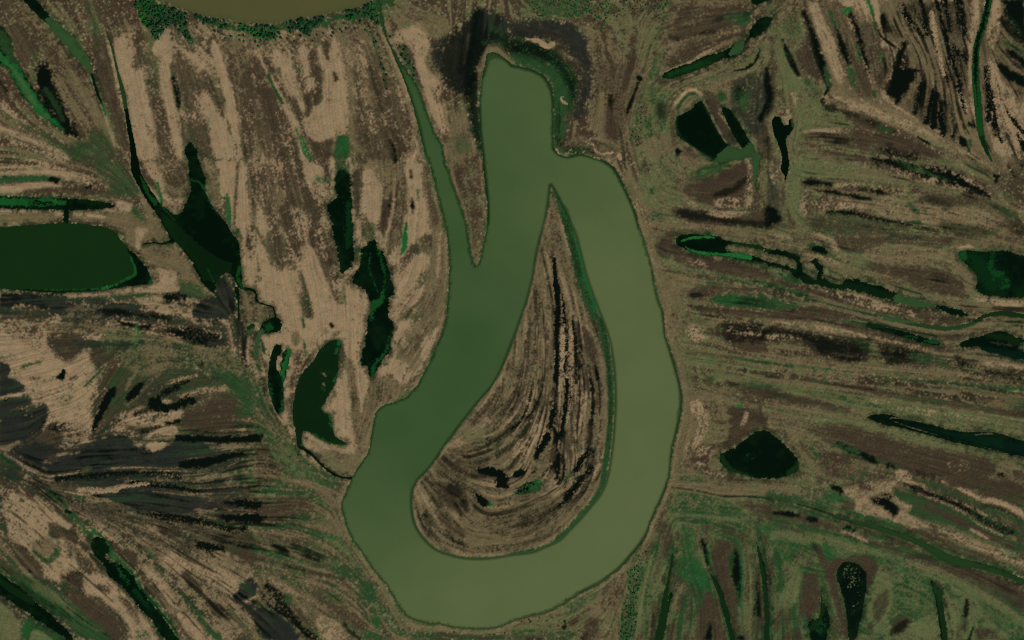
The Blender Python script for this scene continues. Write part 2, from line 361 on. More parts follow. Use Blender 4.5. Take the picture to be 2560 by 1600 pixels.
P brown p=.6 rag=6 : 250,1120 440,1000 560,1050 600,1150 560,1270 400,1320 250,1250
P brown p=.75 rag=8 fea=12 : 900,520 1150,400 1500,350 1900,460 2150,640 2430,700 2430,1100 2050,1100 1700,1020 1750,840 1500,860 1200,850 1000,1000 920,900 1000,700
P green p=.35 rag=8 op=.8 : 900,520 1150,400 1500,350 1900,460 2150,640 2430,700 2430,1100 2050,1100 1750,1000 1750,840 1500,860 1200,850 1000,1000 920,900 1000,700
P green p=.65 rag=8 fea=12 : 900,150 1300,100 1600,160 2200,270 2430,500 2430,800 2200,720 2150,640 1900,450 1500,500 1300,550 1150,420 950,260
P straw p=.35 rag=8 : 900,150 1300,100 1600,160 2200,270 2430,500 2430,800 2200,720 2150,640 1900,450 1500,500 1300,550 1150,420 950,260
P straw p=.75 op=.8 rag=5 : 1350,150 1500,140 1700,220 1600,380 1400,560 1380,400
P pale p=.7 op=.7 rag=5 : 1000,80 1280,80 1300,230 1130,190 980,160
L straw rag=3 op=.9 : 1190,660,20 1240,570,40 1300,480,20
L straw rag=4 p=.8 : 1200,800,40 1330,680,40 1500,500,50 1600,400,40
P ash rag=6 fea=8 : 100,1220 300,1150 560,1180 400,1330 450,1360 760,1240 830,1190 1000,1090 1200,1060 1290,1180 1300,1220 1560,1230 1650,1100 2000,1150 2100,1200 2000,1290 1760,1290 1680,1400 1400,1380 900,1420 860,1400 740,1440 480,1460 430,1410 300,1400 120,1280
P wet op=.4 fea=12 p=.7 : 800,1250 1300,1250 1560,1290 1680,1390 1300,1350 860,1350
P brown p=.5 rag=5 : 560,1020 830,1030 860,1070 760,1180 600,1250 520,1200
L wet rag=3 fea=3 : 890,1020,20 930,930,35 980,810,60 1050,690,70 1080,650,30
L green rag=3 : 1060,640,30 1130,460,20
L wet rag=3 fea=4 : 1220,720,50 1290,660,70 1330,600,30
P wet rag=5 fea=4 : 1400,760 1520,710 1520,800 1650,790 1800,730 1850,750 1750,800 1580,860 1490,850 1400,800
L wet rag=5 p=.8 : 1550,690,50 1650,640,50 1770,580,20
P sand p=.7 rag=5 : 1230,870 1340,800 1480,880 1760,840 1690,930 1560,970 1340,1010 1180,980
P sand p=.8 rag=4 : 1530,740 1640,770 1600,810 1530,800
L sand p=.4 rag=6 : 1400,690,70 1600,590,50 1850,530,50
L sand p=.35 rag=6 : 1700,720,60 2000,660,70 2150,650,60
L wet rag=4 p=.8 : 1270,890,40 1420,840,50
L wet rag=3 p=.9 : 1570,980,30 1700,955,34
L wet rag=4 p=.8 : 1340,1060,40 1530,1010,20
P sand p=.85 rag=4 : 1360,1110 1500,1020 1680,1000 1700,1070 1650,1090 1450,1070 1400,1130
P sand rag=3 p=.97 : 1390,1160 1560,1150 1560,1220 1400,1240
P green p=.4 rag=4 : 1420,1090 1640,1080 1620,1170 1440,1150
L wet rag=4 fea=4 : 1680,1110,36 1900,1130,50 2200,1130,50 2430,1115,60
L wet rag=3 fea=4 : 1720,1370,60 1900,1350,80 2060,1310,60 2300,1260,15
L wet rag=3 fea=5 : 1130,20,30 1280,60,40 1400,70,40
P wet rag=6 p=.75 : 1540,80 1800,60 2000,120 2100,170 2120,260 1900,240 1720,190 1600,150
P ash rag=3 : 1950,190 2110,160 2120,260 1970,240
P wet op=.7 fea=6 : 1880,-10 2080,-10 2050,20 1900,15
L sand rag=3 p=.8 : 1400,120,24 1560,150,20 1720,210,24
L green rag=4 p=.8 : 150,470,30 250,430,40 370,395,20
L green rag=4 p=.8 : 800,630,30 930,500,50 1000,420,20
L bright op=.6 rag=4 fea=6 p=.7 : 1290,70,50 1320,170,50 1260,250,50
P green p=.8 fea=12 rag=6 : 1890,500 2150,640 2250,750 2300,900 2430,900 2430,600 2100,450
P brown rag=8 fea=10 p=.75 : 1750,850 2150,650 2250,800 2200,880 1900,920 1740,930
L sand p=.35 rag=5 : 2080,1060,60 2300,1040,70
L straw p=.7 rag=5 : 2000,1200,60 2280,1180,50
P green p=.65 rag=6 : 1900,1430 2200,1300 2430,1230 2430,1530 2100,1530
L sand p=.65 rag=5 : 480,1490,60 640,1455,40 740,1430,30
L straw p=.8 rag=3 : 780,1420,40 840,1410,50
L green rag=3 : 800,1440,20 840,1440,40
L sand p=.6 rag=4 : 1060,1400,30 1350,1390,30
L sand p=.6 rag=4 : 1500,1420,30 1700,1410,30
L sand p=.6 rag=4 : 1880,1490,50 2100,1440,40 2250,1320,20
L wet rag=4 p=.8 : 560,1500,40 900,1470,50 1300,1440,40 1650,1470,50
L green rag=3 fea=3 : 0,1270,36 60,1330,44 120,1370,30
L wet op=.6 fea=4 : 10,1280,16 110,1360,20
L sand rag=3 p=.85 : 50,1270,30 150,1330,24 250,1390,34 430,1470,25
L straw rag=3 : -20,1210,20 80,1195,30 180,1150,16
L ash rag=3 fea=5 : 2260,0,60 2310,200,54 2300,320,44 2330,430,25
L wet op=.5 rag=3 fea=6 : 2310,180,40 2300,320,40 2330,420,20
L sand rag=2 p=.8 op=.8 : 2360,130,20 2340,250,20 2350,400,30
L wet fea=3 rag=2 op=.7 : 1910,370,14 1900,440,10
@03
P sand p=.45 rag=6 : 700,40 1050,110 1400,270 1900,350 2050,520 1900,560 2100,640 2419,800 2419,1500 1900,1500 1500,1100 1300,800 1060,600 800,400 650,150
P straw p=.3 rag=6 : 700,40 1050,110 1400,270 1900,350 2050,520 2419,800 2419,1500 1900,1500 1500,1100 1300,800 1060,600
P ash rag=4 fea=3 : 580,-20 1180,-20 1180,30 1050,80 850,80 720,40
P ash rag=3 fea=3 : 830,100 1180,80 1400,90 1650,150 1920,150 1880,250 1760,320 1500,320 1300,270 1060,200 880,160
L sand p=.55 rag=4 : 780,90,60 1000,110,60 1200,50,50 1350,30,40
L wet p=.6 rag=5 : 1250,30,60 1600,60,60 1850,110,50
P sand rag=3 p=.9 : 1180,-10 1280,0 1260,30 1190,30
P sand rag=5 p=.82 : -20,280 20,170 100,120 200,150 350,180 450,250 600,390 620,440 480,400 460,540 560,540 700,600 720,760 760,830 620,870 600,960 440,930 400,900 420,840 380,770 300,680 250,640 80,560 70,390
P straw p=.8 rag=5 fea=8 : 290,570 480,520 560,620 480,740 370,740 300,680
P brown rag=4 p=.9 : 450,390 520,400 560,530 520,540 460,450
P brown p=.65 rag=5 : 570,440 700,420 760,500 740,600 680,740 620,640
P brown rag=5 : 110,600 240,630 300,720 420,870 400,960 300,900 170,720
P green p=.85 rag=4 : 510,640 560,640 580,700 520,770 440,800 380,760 340,700 300,660 360,680 460,750
P wet p=.7 rag=5 : 620,880 760,860 800,960 770,1040 800,1100 700,1090 560,1000
P brown p=.5 rag=5 : 620,880 760,860 800,960 770,1040 800,1100 700,1090 560,1000
P green p=.6 : 540,1000 620,950 700,1060 680,1120 600,1060
P brown rag=5 fea=5 : 780,1090 950,1130 1040,1230 1150,1340 1240,1512 1050,1512 850,1360 640,1160 560,1030
P sand rag=5 p=.9 : 800,900 1000,880 1090,970 1200,1080 1290,1220 1390,1330 1440,1440 1500,1530 1300,1530 1200,1350 1100,1220 1020,1180 950,1100 790,1070
P brown p=.75 rag=5 : 1090,1080 1180,1100 1280,1210 1350,1350 1330,1380 1200,1250
P brown p=.7 rag=5 : 760,760 840,780 880,900 800,880
P brown p=.7 rag=5 : 900,990 960,980 1050,1010 1050,1080 980,1060
P green p=.4 rag=5 : 1260,1400 1420,1400 1440,1512 1300,1512
P brown op=.9 p=.7 rag=4 : 770,560 860,560 860,660 800,640
P straw rag=4 p=.8 : 960,830 1010,880 1090,970 1010,930
P brown rag=5 p=.8 : 960,520 1050,640 1150,760 1270,880 1300,820 1100,600
P green rag=5 p=.85 : 400,80 520,100 620,180 650,260 700,300 800,400 840,460 780,480 640,340 560,220 440,150
P wet rag=3 fea=3 : 620,270 690,300 660,330 625,310
L bright rag=2 fea=2 op=.7 : 640,340,16 690,320,14
P brown p=.7 rag=5 : 200,60 330,60 400,170 440,290 360,240 260,180
P wet p=.7 op=.8 rag=5 : 20,100 90,100 80,200 50,190
L sand rag=3 p=.9 : 340,160,30 430,260,50 540,370,60 650,440,40
L straw rag=2 p=.8 : 740,500,20 830,600,20 860,660,20
L green rag=4 fea=5 : 790,480,30 860,500,40 870,550,30
L bright rag=4 fea=3 : 860,460,30 930,510,40 1000,570,30 1045,680,40 1100,740,60 1200,830,50 1280,920,60 1330,1030,50 1420,1130,60 1500,1220,50 1600,1340,40 1680,1490,30
L pale op=.35 rag=3 fea=4 : 1020,730,90 1120,770,50 1220,860,30
P green op=.8 p=.8 : 1450,1300 1560,1420 1590,1512 1480,1460 1420,1340
P brown rag=5 p=.85 : 1300,900 1390,930 1500,1060 1560,1120 1420,1100 1340,1000
P sand rag=5 p=.9 : 1360,800 1480,880 1560,980 1640,1080 1640,1170 1760,1270 1900,1380 1920,1530 1850,1530 1700,1330 1540,1150 1480,1020 1380,900
P sand rag=6 p=.75 : 1510,790 1600,680 1750,720 1900,780 1900,830 2100,820 2300,1000 2260,1080 2100,1050 1950,960 1850,850 1650,880
P brown p=.85 rag=5 : 1720,860 1780,860 1930,1040 1880,1080 1770,990
P brown p=.85 rag=5 : 1950,1120 2100,1170 2200,1330 2100,1330 1980,1220
P brown p=.75 rag=5 : 1150,620 1300,680 1320,820 1250,840 1150,720
P brown p=.75 rag=5 : 1460,420 1700,430 1750,560 1560,540
P green p=.5 rag=5 : 1260,580 1420,620 1500,750 1480,820 1380,720
P ash rag=5 fea=5 : 2200,1100 2300,950 2430,930 2430,1360 2330,1250 2220,1150
P sand rag=4 p=.8 : 2290,1150 2419,1080 2419,1130 2330,1180
L wet rag=4 fea=4 : 2100,350,40 2250,360,70 2430,360,60
L wet rag=4 fea=4 p=.9 : 2150,210,30 2300,220,80 2430,240,60
L wet rag=4 fea=4 p=.9 : 2020,95,40 2200,80,40 2430,60,30
L wet rag=6 p=.5 : 1300,300,60 1740,370,60 1950,400,60 2150,470,50 2300,460,50
L wet rag=5 p=.9 : 1870,590,30 1980,640,80 2080,640,60
L wet rag=5 p=.9 : 1980,640,60 2020,730,30
P brown rag=5 fea=8 : 2050,520 2300,480 2430,500 2430,840 2200,700 2080,640
P green op=.6 p=.4 : 2050,520 2300,480 2430,500 2430,700 2200,700 2080,640
P brown rag=5 fea=8 p=.85 : 2000,160 2150,130 2430,100 2430,330 2250,280 2000,250
P green p=.45 rag=5 : 2050,40 2300,20 2430,0 2430,60 2150,80
L green rag=5 p=.75 fea=4 : 1700,1060,40 1780,1130,60 1850,1210,70 1900,1320,60 1980,1420,70 2100,1520,70
L wet op=.8 rag=4 p=.5 : 1700,1060,30 1780,1130,40 1850,1210,40
L brown rag=5 p=.8 : 1430,950,40 1520,1080,30 1600,1200,40 1750,1270,30
L green rag=4 p=.6 : 1480,830,40 1540,900,40
L wet rag=4 p=.6 op=.8 : 2060,1180,30 2250,1340,36 2350,1460,30
L green rag=4 p=.6 : 2180,1220,30 2300,1360,36 2400,1470,30
P green fea=10 rag=4 : -20,720 120,790 250,880 450,990 600,1080 700,1180 850,1320 1000,1400 1050,1530 760,1530 620,1350 400,1220 200,1050 60,900 -20,860
P brown op=.7 p=.8 fea=10 : -20,720 60,740 160,850 220,930 100,900 -20,800
P wet op=.4 p=.6 fea=12 : 60,820 260,980 420,1180 620,1320 700,1420 560,1330 300,1150
L straw op=.7 fea=4 rag=2 : -20,590,50 120,720,30 230,860,30
L straw op=.5 fea=4 rag=2 : 230,860,30 400,1010,24 520,1060,30 650,1220,25 850,1380,15 980,1440,15
L pale op=.5 fea=10 rag=3 : 330,1000,50 420,1060,70 560,1130,90 700,1260,50
P pale op=.9 rag=3 fea=6 : -20,1150 100,1220 190,1370 210,1530 -20,1530
P straw op=.5 p=.5 : -20,1150 100,1220 190,1370 210,1530 -20,1530
P green fea=5 rag=2 : 200,1380 290,1290 400,1390 560,1460 700,1530 210,1530
P bright op=.35 fea=10 : 180,1330 280,1310 300,1420 220,1512
P pale op=.95 rag=2 fea=5 : 300,1430 340,1410 420,1440 520,1530 270,1530
P green p=.6 op=.8 : -20,860 100,900 200,1040 60,960 -20,930
@13
P green p=.7 rag=6 : -20,80 300,60 620,70 600,140 400,150 -20,130
P green p=.7 op=.9 rag=5 : 500,0 800,0 830,60 700,90 620,60
P straw p=.6 rag=5 : 480,20 700,60 800,150 780,300 640,200 560,100
P brown rag=6 fea=10 p=.85 : -20,230 300,160 530,170 500,290 300,380 -20,380
P brown rag=6 fea=10 p=.6 : 0,480 400,520 560,620 300,600 0,560
P brown rag=6 fea=10 p=.7 : 500,1020 700,1130 900,1220 1050,1350 1100,1440 950,1420 760,1290 560,1150
P brown rag=6 fea=10 p=.7 : 280,1100 400,1150 520,1330 540,1440 400,1320
P sand p=.4 rag=6 : 0,860 230,930 440,1100 300,1080 100,970
P straw p=.5 rag=6 : 400,380 800,400 860,560 600,460 450,450
L bright op=.4 p=.5 rag=5 : 500,480,60 700,530,70 800,560,50
L green p=.6 rag=6 : 520,520,70 640,600,70 600,700,60
L green p=.8 rag=6 : 0,660,80 300,740,80 420,790,60
P green rag=6 fea=6 p=.85 : 970,960 1080,940 1170,1020 1150,1130 1060,1200 960,1110
P green rag=4 fea=4 p=.95 : 1120,1280 1180,1290 1170,1400 1110,1390
L bright op=.5 rag=4 fea=5 p=.8 : 1140,1290,40 1145,1390,50
P green rag=4 fea=4 p=.9 : 1050,1430 1180,1460 1140,1500 1050,1480
L bright op=.4 rag=4 fea=5 p=.8 : 1060,1450,40 1160,1470,40
P green p=.55 rag=6 : 680,820 960,780 1000,940 860,960 700,880
P green p=.55 rag=6 : 640,950 780,1000 900,1150 760,1150 660,1050
P wet rag=5 fea=4 p=.92 : 40,980 120,960 260,1070 290,1180 400,1330 560,1460 620,1530 480,1530 350,1350 200,1250 60,1160
P green p=.25 rag=4 : 80,990 260,1070 280,1180 150,1150
P green rag=4 fea=4 p=.95 : 270,1060 350,1080 340,1150 280,1170
P ash rag=4 fea=4 : -20,1190 100,1210 250,1290 350,1380 430,1530 120,1530 -20,1380
P sand p=.6 rag=6 : 540,1300 640,1270 800,1350 860,1530 620,1530
P sand p=.5 rag=5 : 0,950 40,970 40,1100 0,1120
L wet fea=5 rag=3 : -20,362,34 90,350,15
L wet fea=7 rag=3 : 160,620,30 240,650,50 290,680,20
L wet fea=6 rag=3 op=.9 : 450,710,25 520,730,30 600,760,15
L wet fea=5 rag=3 op=.8 : 830,1370,24 900,1440,40 980,1500,30
L wet op=.7 fea=5 rag=3 : 0,205,60 30,215,40
L brown rag=3 fea=6 : 0,740,30 300,810,30 500,870,20 830,930,30
L wet op=.6 fea=5 rag=3 : 310,820,20 440,850,24
L straw fea=3 rag=2 op=.8 : 790,160,20 785,260,20 820,430,16 860,560,22 960,690,24 1100,880,30 1180,1000,24 1260,1180,30 1380,1390,20
L pale fea=6 rag=3 op=.8 : 830,330,30 900,580,40 1000,740,50 1200,1000,50 1300,1150,60 1420,1330,40 1600,1370,40 1900,1430,40 2150,1440,40 2419,1380,50
L straw fea=3 rag=2 op=.7 : 1400,1390,20 1500,1370,16 1700,1395,14 1900,1430,14
P green p=.5 rag=5 : 1450,1420 2000,1450 2419,1450 2419,1530 1450,1530
@20
P straw p=.6 rag=5 : 700,150 1400,100 1280,700 1150,1300 1010,1400 760,1300 740,700 700,350
P pale p=.35 rag=5 : 0,0 1400,0 1300,600 1000,560 900,200 0,160
P brown p=.3 rag=5 : 760,600 1280,560 1200,1000 1000,1380 800,900
P ash fea=22 rag=6 : -20,190 200,190 500,200 640,270 700,400 740,650 760,800 700,1000 640,1150 580,1150 600,950 660,820 640,640 540,500 440,420 400,370 -20,380
P wet op=.5 fea=16 rag=6 p=.6 : 0,230 480,250 600,330 560,420 300,360 0,340
P brown op=.5 fea=15 rag=6 p=.6 : 0,190 500,210 680,330 740,700 700,980 620,1150 560,1120 640,840 560,500 300,330 0,300
P green fea=8 rag=6 : -20,380 100,350 200,400 400,480 480,560 560,640 630,800 600,960 520,1100 500,1300 430,1400 390,1400 370,1000 370,830 330,740 200,650 -20,610
P wet op=.8 fea=18 rag=7 p=.85 : -20,380 200,400 400,440 560,620 640,820 580,930 480,620 250,520 -20,500
P wet op=.6 fea=12 rag=5 p=.7 : 520,1000 600,980 520,1300 450,1420 440,1300
P bright op=.22 fea=12 rag=6 p=.7 : 380,760 520,640 560,820 480,900 400,1000
P straw p=.3 rag=4 op=.6 : 480,1040 560,1060 540,1260 480,1350 470,1200
L sand rag=2 fea=1.5 : 135,368,14 175,372,12 220,385,44 250,380,20 300,420,50 330,445,50 390,420,36
L sand rag=2 fea=1.5 : 465,925,24 475,965,30 510,980,16
L sand rag=2 fea=1.5 op=.8 : 425,1420,14 450,1460,12 500,1465,8
L sand rag=2 fea=1.5 op=.9 : 700,1350,10 735,1355,18 765,1370,14
L sand rag=2 fea=1.5 : 785,1410,16 810,1450,18 850,1465,22 900,1445,18 945,1448,22
L straw rag=2 op=.6 : 330,590,24 345,610,20
L straw rag=2 op=.6 : 0,440,20 30,435,16
P straw rag=4 fea=5 op=.8 : 560,1330 700,1290 800,1380 1010,1400 1010,1512 850,1512 780,1420 640,1400 500,1440 440,1480 420,1430
P ash op=.6 rag=4 fea=6 p=.8 : 560,1330 700,1290 800,1340 900,1350 1000,1400 1000,1500 850,1440 640,1400 440,1480
L brown fea=6 rag=4 : 835,230,40 860,300,50 880,400,26 890,530,40 950,600,36 960,750,26
L brown fea=9 rag=4 : 1170,460,30 1130,600,90 1080,740,60 1060,840,40
L wet fea=3 rag=2 : 1195,735,46 1205,745,46
L wet fea=3 rag=2 : 1190,780,12 1150,900,22 1115,980,36 1090,1060,18
L wet fea=6 rag=2 op=.9 : 930,910,30 930,980,40 930,1040,24
P brown fea=14 rag=5 : 900,1000 970,1060 1000,1200 1010,1350 900,1310 860,1230
L straw rag=3 fea=4 : 850,900,60 830,1100,80 780,1200,80
L brown fea=4 rag=2 op=.8 : 1310,430,20 1270,580,20 1240,680,36
L wet fea=2 rag=1 op=.7 : 1010,1180,8 1030,1300,16 1060,1450,26 1070,1512,20
P green p=.6 rag=5 fea=6 : 1430,0 1530,0 1500,100 1450,200 1380,400 1330,600 1290,700 1250,900 1200,1200 1120,1350 1100,1300 1170,1000 1280,700 1330,500 1390,250
P pale p=.6 rag=5 fea=6 : 1290,600 1480,450 1400,700 1320,820 1550,850 1890,700 2100,700 1850,780 1600,830 1500,950 1520,1300 1300,1530 1100,1530 1200,1300 1240,950
P green p=.3 rag=5 fea=6 : 1290,600 1480,450 1400,700 1320,820 1550,850 1890,700 2100,700 1850,780 1600,830 1500,950 1520,1300 1300,1530 1100,1530 1200,1300 1240,950
P brown p=.82 rag=5 fea=6 : 1530,150 1650,40 2250,40 2240,240 2100,280 1700,340 1500,420
P straw p=.45 rag=5 : 1530,0 2250,0 2200,60 1800,90 1600,60
P brown p=.7 rag=5 : 1660,370 1950,340 2150,290 2240,320 2200,380 2050,400 1880,470 1740,540 1560,600 1480,640 1500,500
P pale p=.4 rag=4 : 1680,350 1960,340 1940,390 1700,400
P green fea=6 rag=5 p=.85 : 1870,190 2000,160 2250,100 2240,190 2160,250 2050,200 1940,210
P wet op=.6 fea=6 rag=4 : 1880,195 1960,165 2000,170 1940,205
P green op=.8 fea=5 p=.8 : 2050,150 2280,90 2240,260 2100,250
P wet op=.5 fea=6 rag=4 : 2200,110 2250,100 2230,170 2190,180
P wet op=.8 fea=6 rag=4 p=.8 : 1780,300 1850,275 1940,310 1800,330
L wet op=.6 fea=6 rag=3 : 1500,360,30 1550,355,40
L sand rag=2 fea=2 p=.9 : 1395,705,18 1560,630,18 1700,580,24
L sand rag=3 fea=2 : 1700,580,24 1780,530,40 1850,490,40 1910,460,26
L straw rag=3 fea=3 : 1900,470,30 2050,390,40 2150,365,40
P brown rag=4 fea=5 op=.85 : 1330,760 1400,640 1400,720 1440,760 1530,755 1700,690 1680,740 1400,810
L ash rag=3 fea=4 op=.8 : 2020,545,30 2150,520,50 2220,420,50 2240,350,40
L straw rag=3 fea=4 p=.7 : 1530,770,36 1700,700,36 1890,620,40 2010,560,36
P pale p=.5 rag=4 : 1900,600 2200,540 2330,420 2419,360 2419,560 2250,640 2060,660
L wet rag=1.5 fea=1.5 : 2100,665,8 2200,660,22 2300,590,26 2330,500,16 2343,460,6
P ash rag=5 fea=12 op=.85 p=.85 : 2100,740 2330,680 2400,620 2430,620 2430,1200 2300,1300 2150,1130 2060,1010 2050,850
P green fea=4 rag=4 p=.8 : 2080,830 2240,850 2240,1000 2190,1090 2120,980 2090,920
P wet op=.7 p=.5 fea=5 : 2090,820 2260,760 2240,860 2100,980
P wet fea=5 rag=3 : 2395,640 2430,640 2430,900 2385,870
L wet fea=6 rag=3 : 2350,1120,50 2400,1000,40
P brown rag=4 fea=5 : 1800,880 1900,860 1970,1050 2040,1190 2140,1340 2110,1390 2040,1370 1960,1250 1880,1100
P green fea=4 rag=4 p=.8 : 1910,870 2010,860 2040,980 1950,1000
L straw rag=3 p=.7 : 1980,980,30 2020,960,30
P straw p=.4 rag=5 : 1740,780 1900,780 1960,900 1880,930
L sand rag=3 fea=2 : 1545,1000,36 1600,910,40 1680,840,40 1750,850,30 1790,910,20
L sand rag=2 fea=2 p=.8 : 1790,920,16 1880,1080,20 1960,1240,16 2010,1330,14
L sand rag=2 fea=2 p=.6 : 1950,1070,14 2050,1190,14 2140,1350,18
L green fea=3 rag=2 : 1560,1020,26 1640,910,26 1700,880,28 1770,920,24
P straw rag=3 fea=3 : 1570,1070 1620,960 1720,920 1760,940 1720,1030 1600,1090
P brown op=.9 p=.7 rag=4 : 1500,960 1545,1000 1540,1300 1620,1400 1500,1400 1490,1150
L straw p=.7 rag=3 : 1520,1000,24 1535,1280,24 1640,1360,40 1760,1450,30
P brown op=.9 p=.7 rag=4 : 1600,1360 1760,1440 1760,1512 1620,1480
P wet fea=4 rag=2 : 1540,1395 1590,1390 1605,1440 1555,1475
L straw rag=3 op=.8 : 1530,1400,20 1570,1370,20 1610,1400,20
P wet op=.75 fea=14 rag=3 : 1380,980 1430,970 1450,1080 1420,1120 1370,1050
P ash op=.6 rag=4 fea=5 : 2150,1130 2300,1320 2419,1420 2419,1180 2250,1180
P brown op=.8 rag=4 : 2310,1330 2419,1200 2419,1512 2330,1440
P straw p=.6 rag=4 : 1100,1380 1500,1200 1520,1512 1100,1512
@30
P pale p=.65 rag=6 fea=8 : -20,280 130,140 330,40 320,400 150,350 250,720 540,820 520,940 650,1050 800,1100 850,1200 600,1250 400,1230 350,1400 200,1380 260,1100 100,900 50,600 -20,560
P green p=.3 rag=6 fea=8 : 0,280 250,60 320,200 320,400 220,350 100,300
P green p=.3 rag=5 : 280,720 420,740 520,940 400,960
P green op=.7 p=.7 fea=6 : -20,0 250,0 130,130 60,170 -20,130
P straw rag=4 p=.8 : 0,240 250,60 340,0 280,0 120,130 0,220
P sand p=.4 rag=5 : 180,860 290,880 270,1000 220,980
P sand p=.5 rag=5 : 80,1040 180,1010 240,1090 190,1180 150,1160 120,1100
P brown rag=5 fea=8 : 300,420 380,400 450,640 540,790 330,690 260,540
P straw rag=5 p=.9 : 350,60 470,-20 530,200 600,400 680,640 720,800 770,900 600,850 580,640 500,450 440,250
P sand p=.5 rag=5 : 370,60 470,-20 530,200 600,400 680,640 720,800 650,780 580,640 500,450 440,250
P brown p=.75 rag=5 : 500,0 700,0 800,300 900,640 960,900 850,920 720,700 620,400
P straw p=.35 rag=5 : 500,0 700,0 800,300 900,640 960,900 850,920 720,700 620,400
P brown p=.7 rag=5 : 880,200 1000,200 1100,440 1200,480 1100,800 1020,820 960,600
P brown rag=5 fea=8 op=.8 : 820,600 900,620 1000,830 950,930 840,900
P brown op=.8 rag=4 fea=6 : 1180,230 1270,230 1350,330 1260,380 1130,300
P straw p=.7 rag=5 : 1020,0 1220,0 1300,180 1420,340 1500,500 1550,700 1680,830 1600,850 1450,620 1300,360 1100,200
P sand p=.6 rag=4 : 1060,400 1110,390 1100,450 1070,470
L wet fea=7 rag=3 : 330,90,14 370,200,36 430,380,76 480,560,90 540,720,66 570,800,36
L brown op=.5 fea=10 : 360,250,40 420,600,50 520,780,40
L green fea=4 rag=3 : 540,640,30 575,800,30
L wet fea=5 rag=2 : 135,370,10 170,470,36 220,590,54 280,700,36
L green p=.4 fea=5 : 180,500,20 240,620,20
L green fea=4 rag=3 : 585,110,16 620,200,24 650,290,24 700,470,40 760,640,30
L wet fea=5 rag=3 : 650,280,22 680,360,46 720,500,50 760,600,36
L green fea=6 rag=5 p=.9 : 760,640,60 800,740,80 810,820,50
L bright op=.5 fea=6 rag=5 p=.5 : 770,660,40 800,800,50
L wet fea=5 rag=4 : 770,120,50 800,190,40 850,300,56 880,380,56 890,480,46 930,590,36 960,680,16
L green fea=4 rag=4 p=.8 : 830,420,40 860,520,40 880,580,30
L bright rag=4 fea=4 : 720,120,40 760,90,50
L bright rag=3 fea=3 : 930,-10,40 970,70,54 990,140,30
L wet rag=2 fea=3 : 1000,190,18 1030,290,28 1090,370,28 1180,430,16 1240,465,12
L green rag=2 fea=3 : 985,140,26 1010,240,24 1040,320,16
L wet rag=3 fea=5 : 1080,150,46 1090,230,46 1095,310,12
L bright op=.6 rag=3 p=.8 : 1070,500,30 1065,600,26
L green rag=3 fea=5 : 1000,870,40 1010,920,20
P wet rag=5 fea=6 : 1250,470 1260,400 1310,385 1320,460 1290,480 1270,530 1270,640 1300,660 1430,645 1380,740 1330,830 1270,920 1190,995 1210,930 1090,880 1140,750 1170,620 1210,520
P brown op=.7 fea=14 : 1040,760 1200,520 1180,640 1100,870 1050,880
P brown rag=4 p=.8 : 1290,500 1340,480 1330,620 1290,640
L wet rag=4 fea=4 p=.85 : 1280,520,30 1310,580,40 1290,680,40
L wet fea=6 rag=4 p=.9 : 1460,810,50 1430,930,70 1390,1060,24
L green fea=5 rag=4 p=.6 : 1480,780,40 1450,950,40 1400,1040,30
L wet fea=5 rag=4 p=.9 : 1560,850,16 1530,1000,26 1500,1150,36
L wet fea=5 rag=4 p=.9 : 1590,900,26 1570,1100,44 1560,1190,36
L wet fea=5 rag=4 p=.9 : 1650,990,50 1640,1120,70 1660,1250,44
L green fea=5 rag=4 p=.7 : 1590,880,30 1500,1150,40
L green fea=5 rag=5 p=.5 : 1640,1000,50 1720,1080,80 1720,1180,60
L wet fea=5 rag=4 p=.9 : 1780,1190,50 1740,1300,36
L bright op=.4 rag=5 p=.6 : 1640,1260,60 1700,1290,40
P brown p=.6 rag=4 : 1350,900 1440,780 1560,780 1700,1000 1780,1180 1700,1280 1500,1160 1350,1080
P sand p=.3 rag=5 : 1220,0 1900,0 1900,500 1900,900 1830,940 1720,760 1620,420 1560,120 1480,330 1400,310 1270,140
P brown p=.6 rag=5 : 1220,0 1900,0 1900,500 1900,900 1830,940 1720,760 1620,420 1560,120 1480,330 1400,310 1270,140
L wet fea=3 rag=6 p=.75 : 1260,50,36 1310,170,44 1420,290,36 1460,340,24
L wet fea=3 rag=6 p=.7 : 1370,60,30 1440,200,30 1500,320,25
L wet fea=3 rag=5 p=.8 : 1440,20,36 1480,150,36 1500,290,20
L straw rag=5 p=.9 : 1500,0,60 1520,200,60 1560,380,70 1620,560,80 1680,740,60
L wet fea=3 rag=4 p=.9 : 1590,0,18 1640,180,24 1680,330,34 1700,480,24 1720,600,18
L wet fea=3 rag=6 p=.8 : 1660,0,40 1700,150,36 1720,280,26
L wet fea=4 rag=6 p=.85 : 1800,-10,70 1830,150,66 1850,300,44
L wet fea=3 rag=6 p=.7 : 1740,460,50 1860,540,50 1860,600,30
L wet fea=3 rag=5 p=.85 : 1740,500,20 1760,650,40 1810,760,36 1820,900,20
L wet fea=2 rag=5 p=.7 : 1640,580,30 1700,650,30 1830,940,20 1870,1080,10
L wet fea=3 rag=5 p=.6 : 1880,600,20 1880,850,20
P sand rag=5 p=.75 : 1890,0 2020,0 1980,250 1930,420 1920,700 1930,900 1950,1100 1960,1130 1890,1000 1890,700 1890,300
P sand rag=5 p=.6 : 2130,0 2200,0 2220,120 2200,250 2130,500 2100,500 2040,400 2090,200
P straw rag=4 p=.85 : 1700,860 1890,1050 1960,1150 2020,1320 2060,1450 1840,1400 1800,1250 1760,1000
P sand rag=5 p=.45 : 2100,500 2200,560 2419,800 2419,1500 2150,1500 2050,1150 2000,700
P brown rag=5 p=.6 : 2030,620 2100,640 2120,1050 2080,1150 2040,1000 2010,760
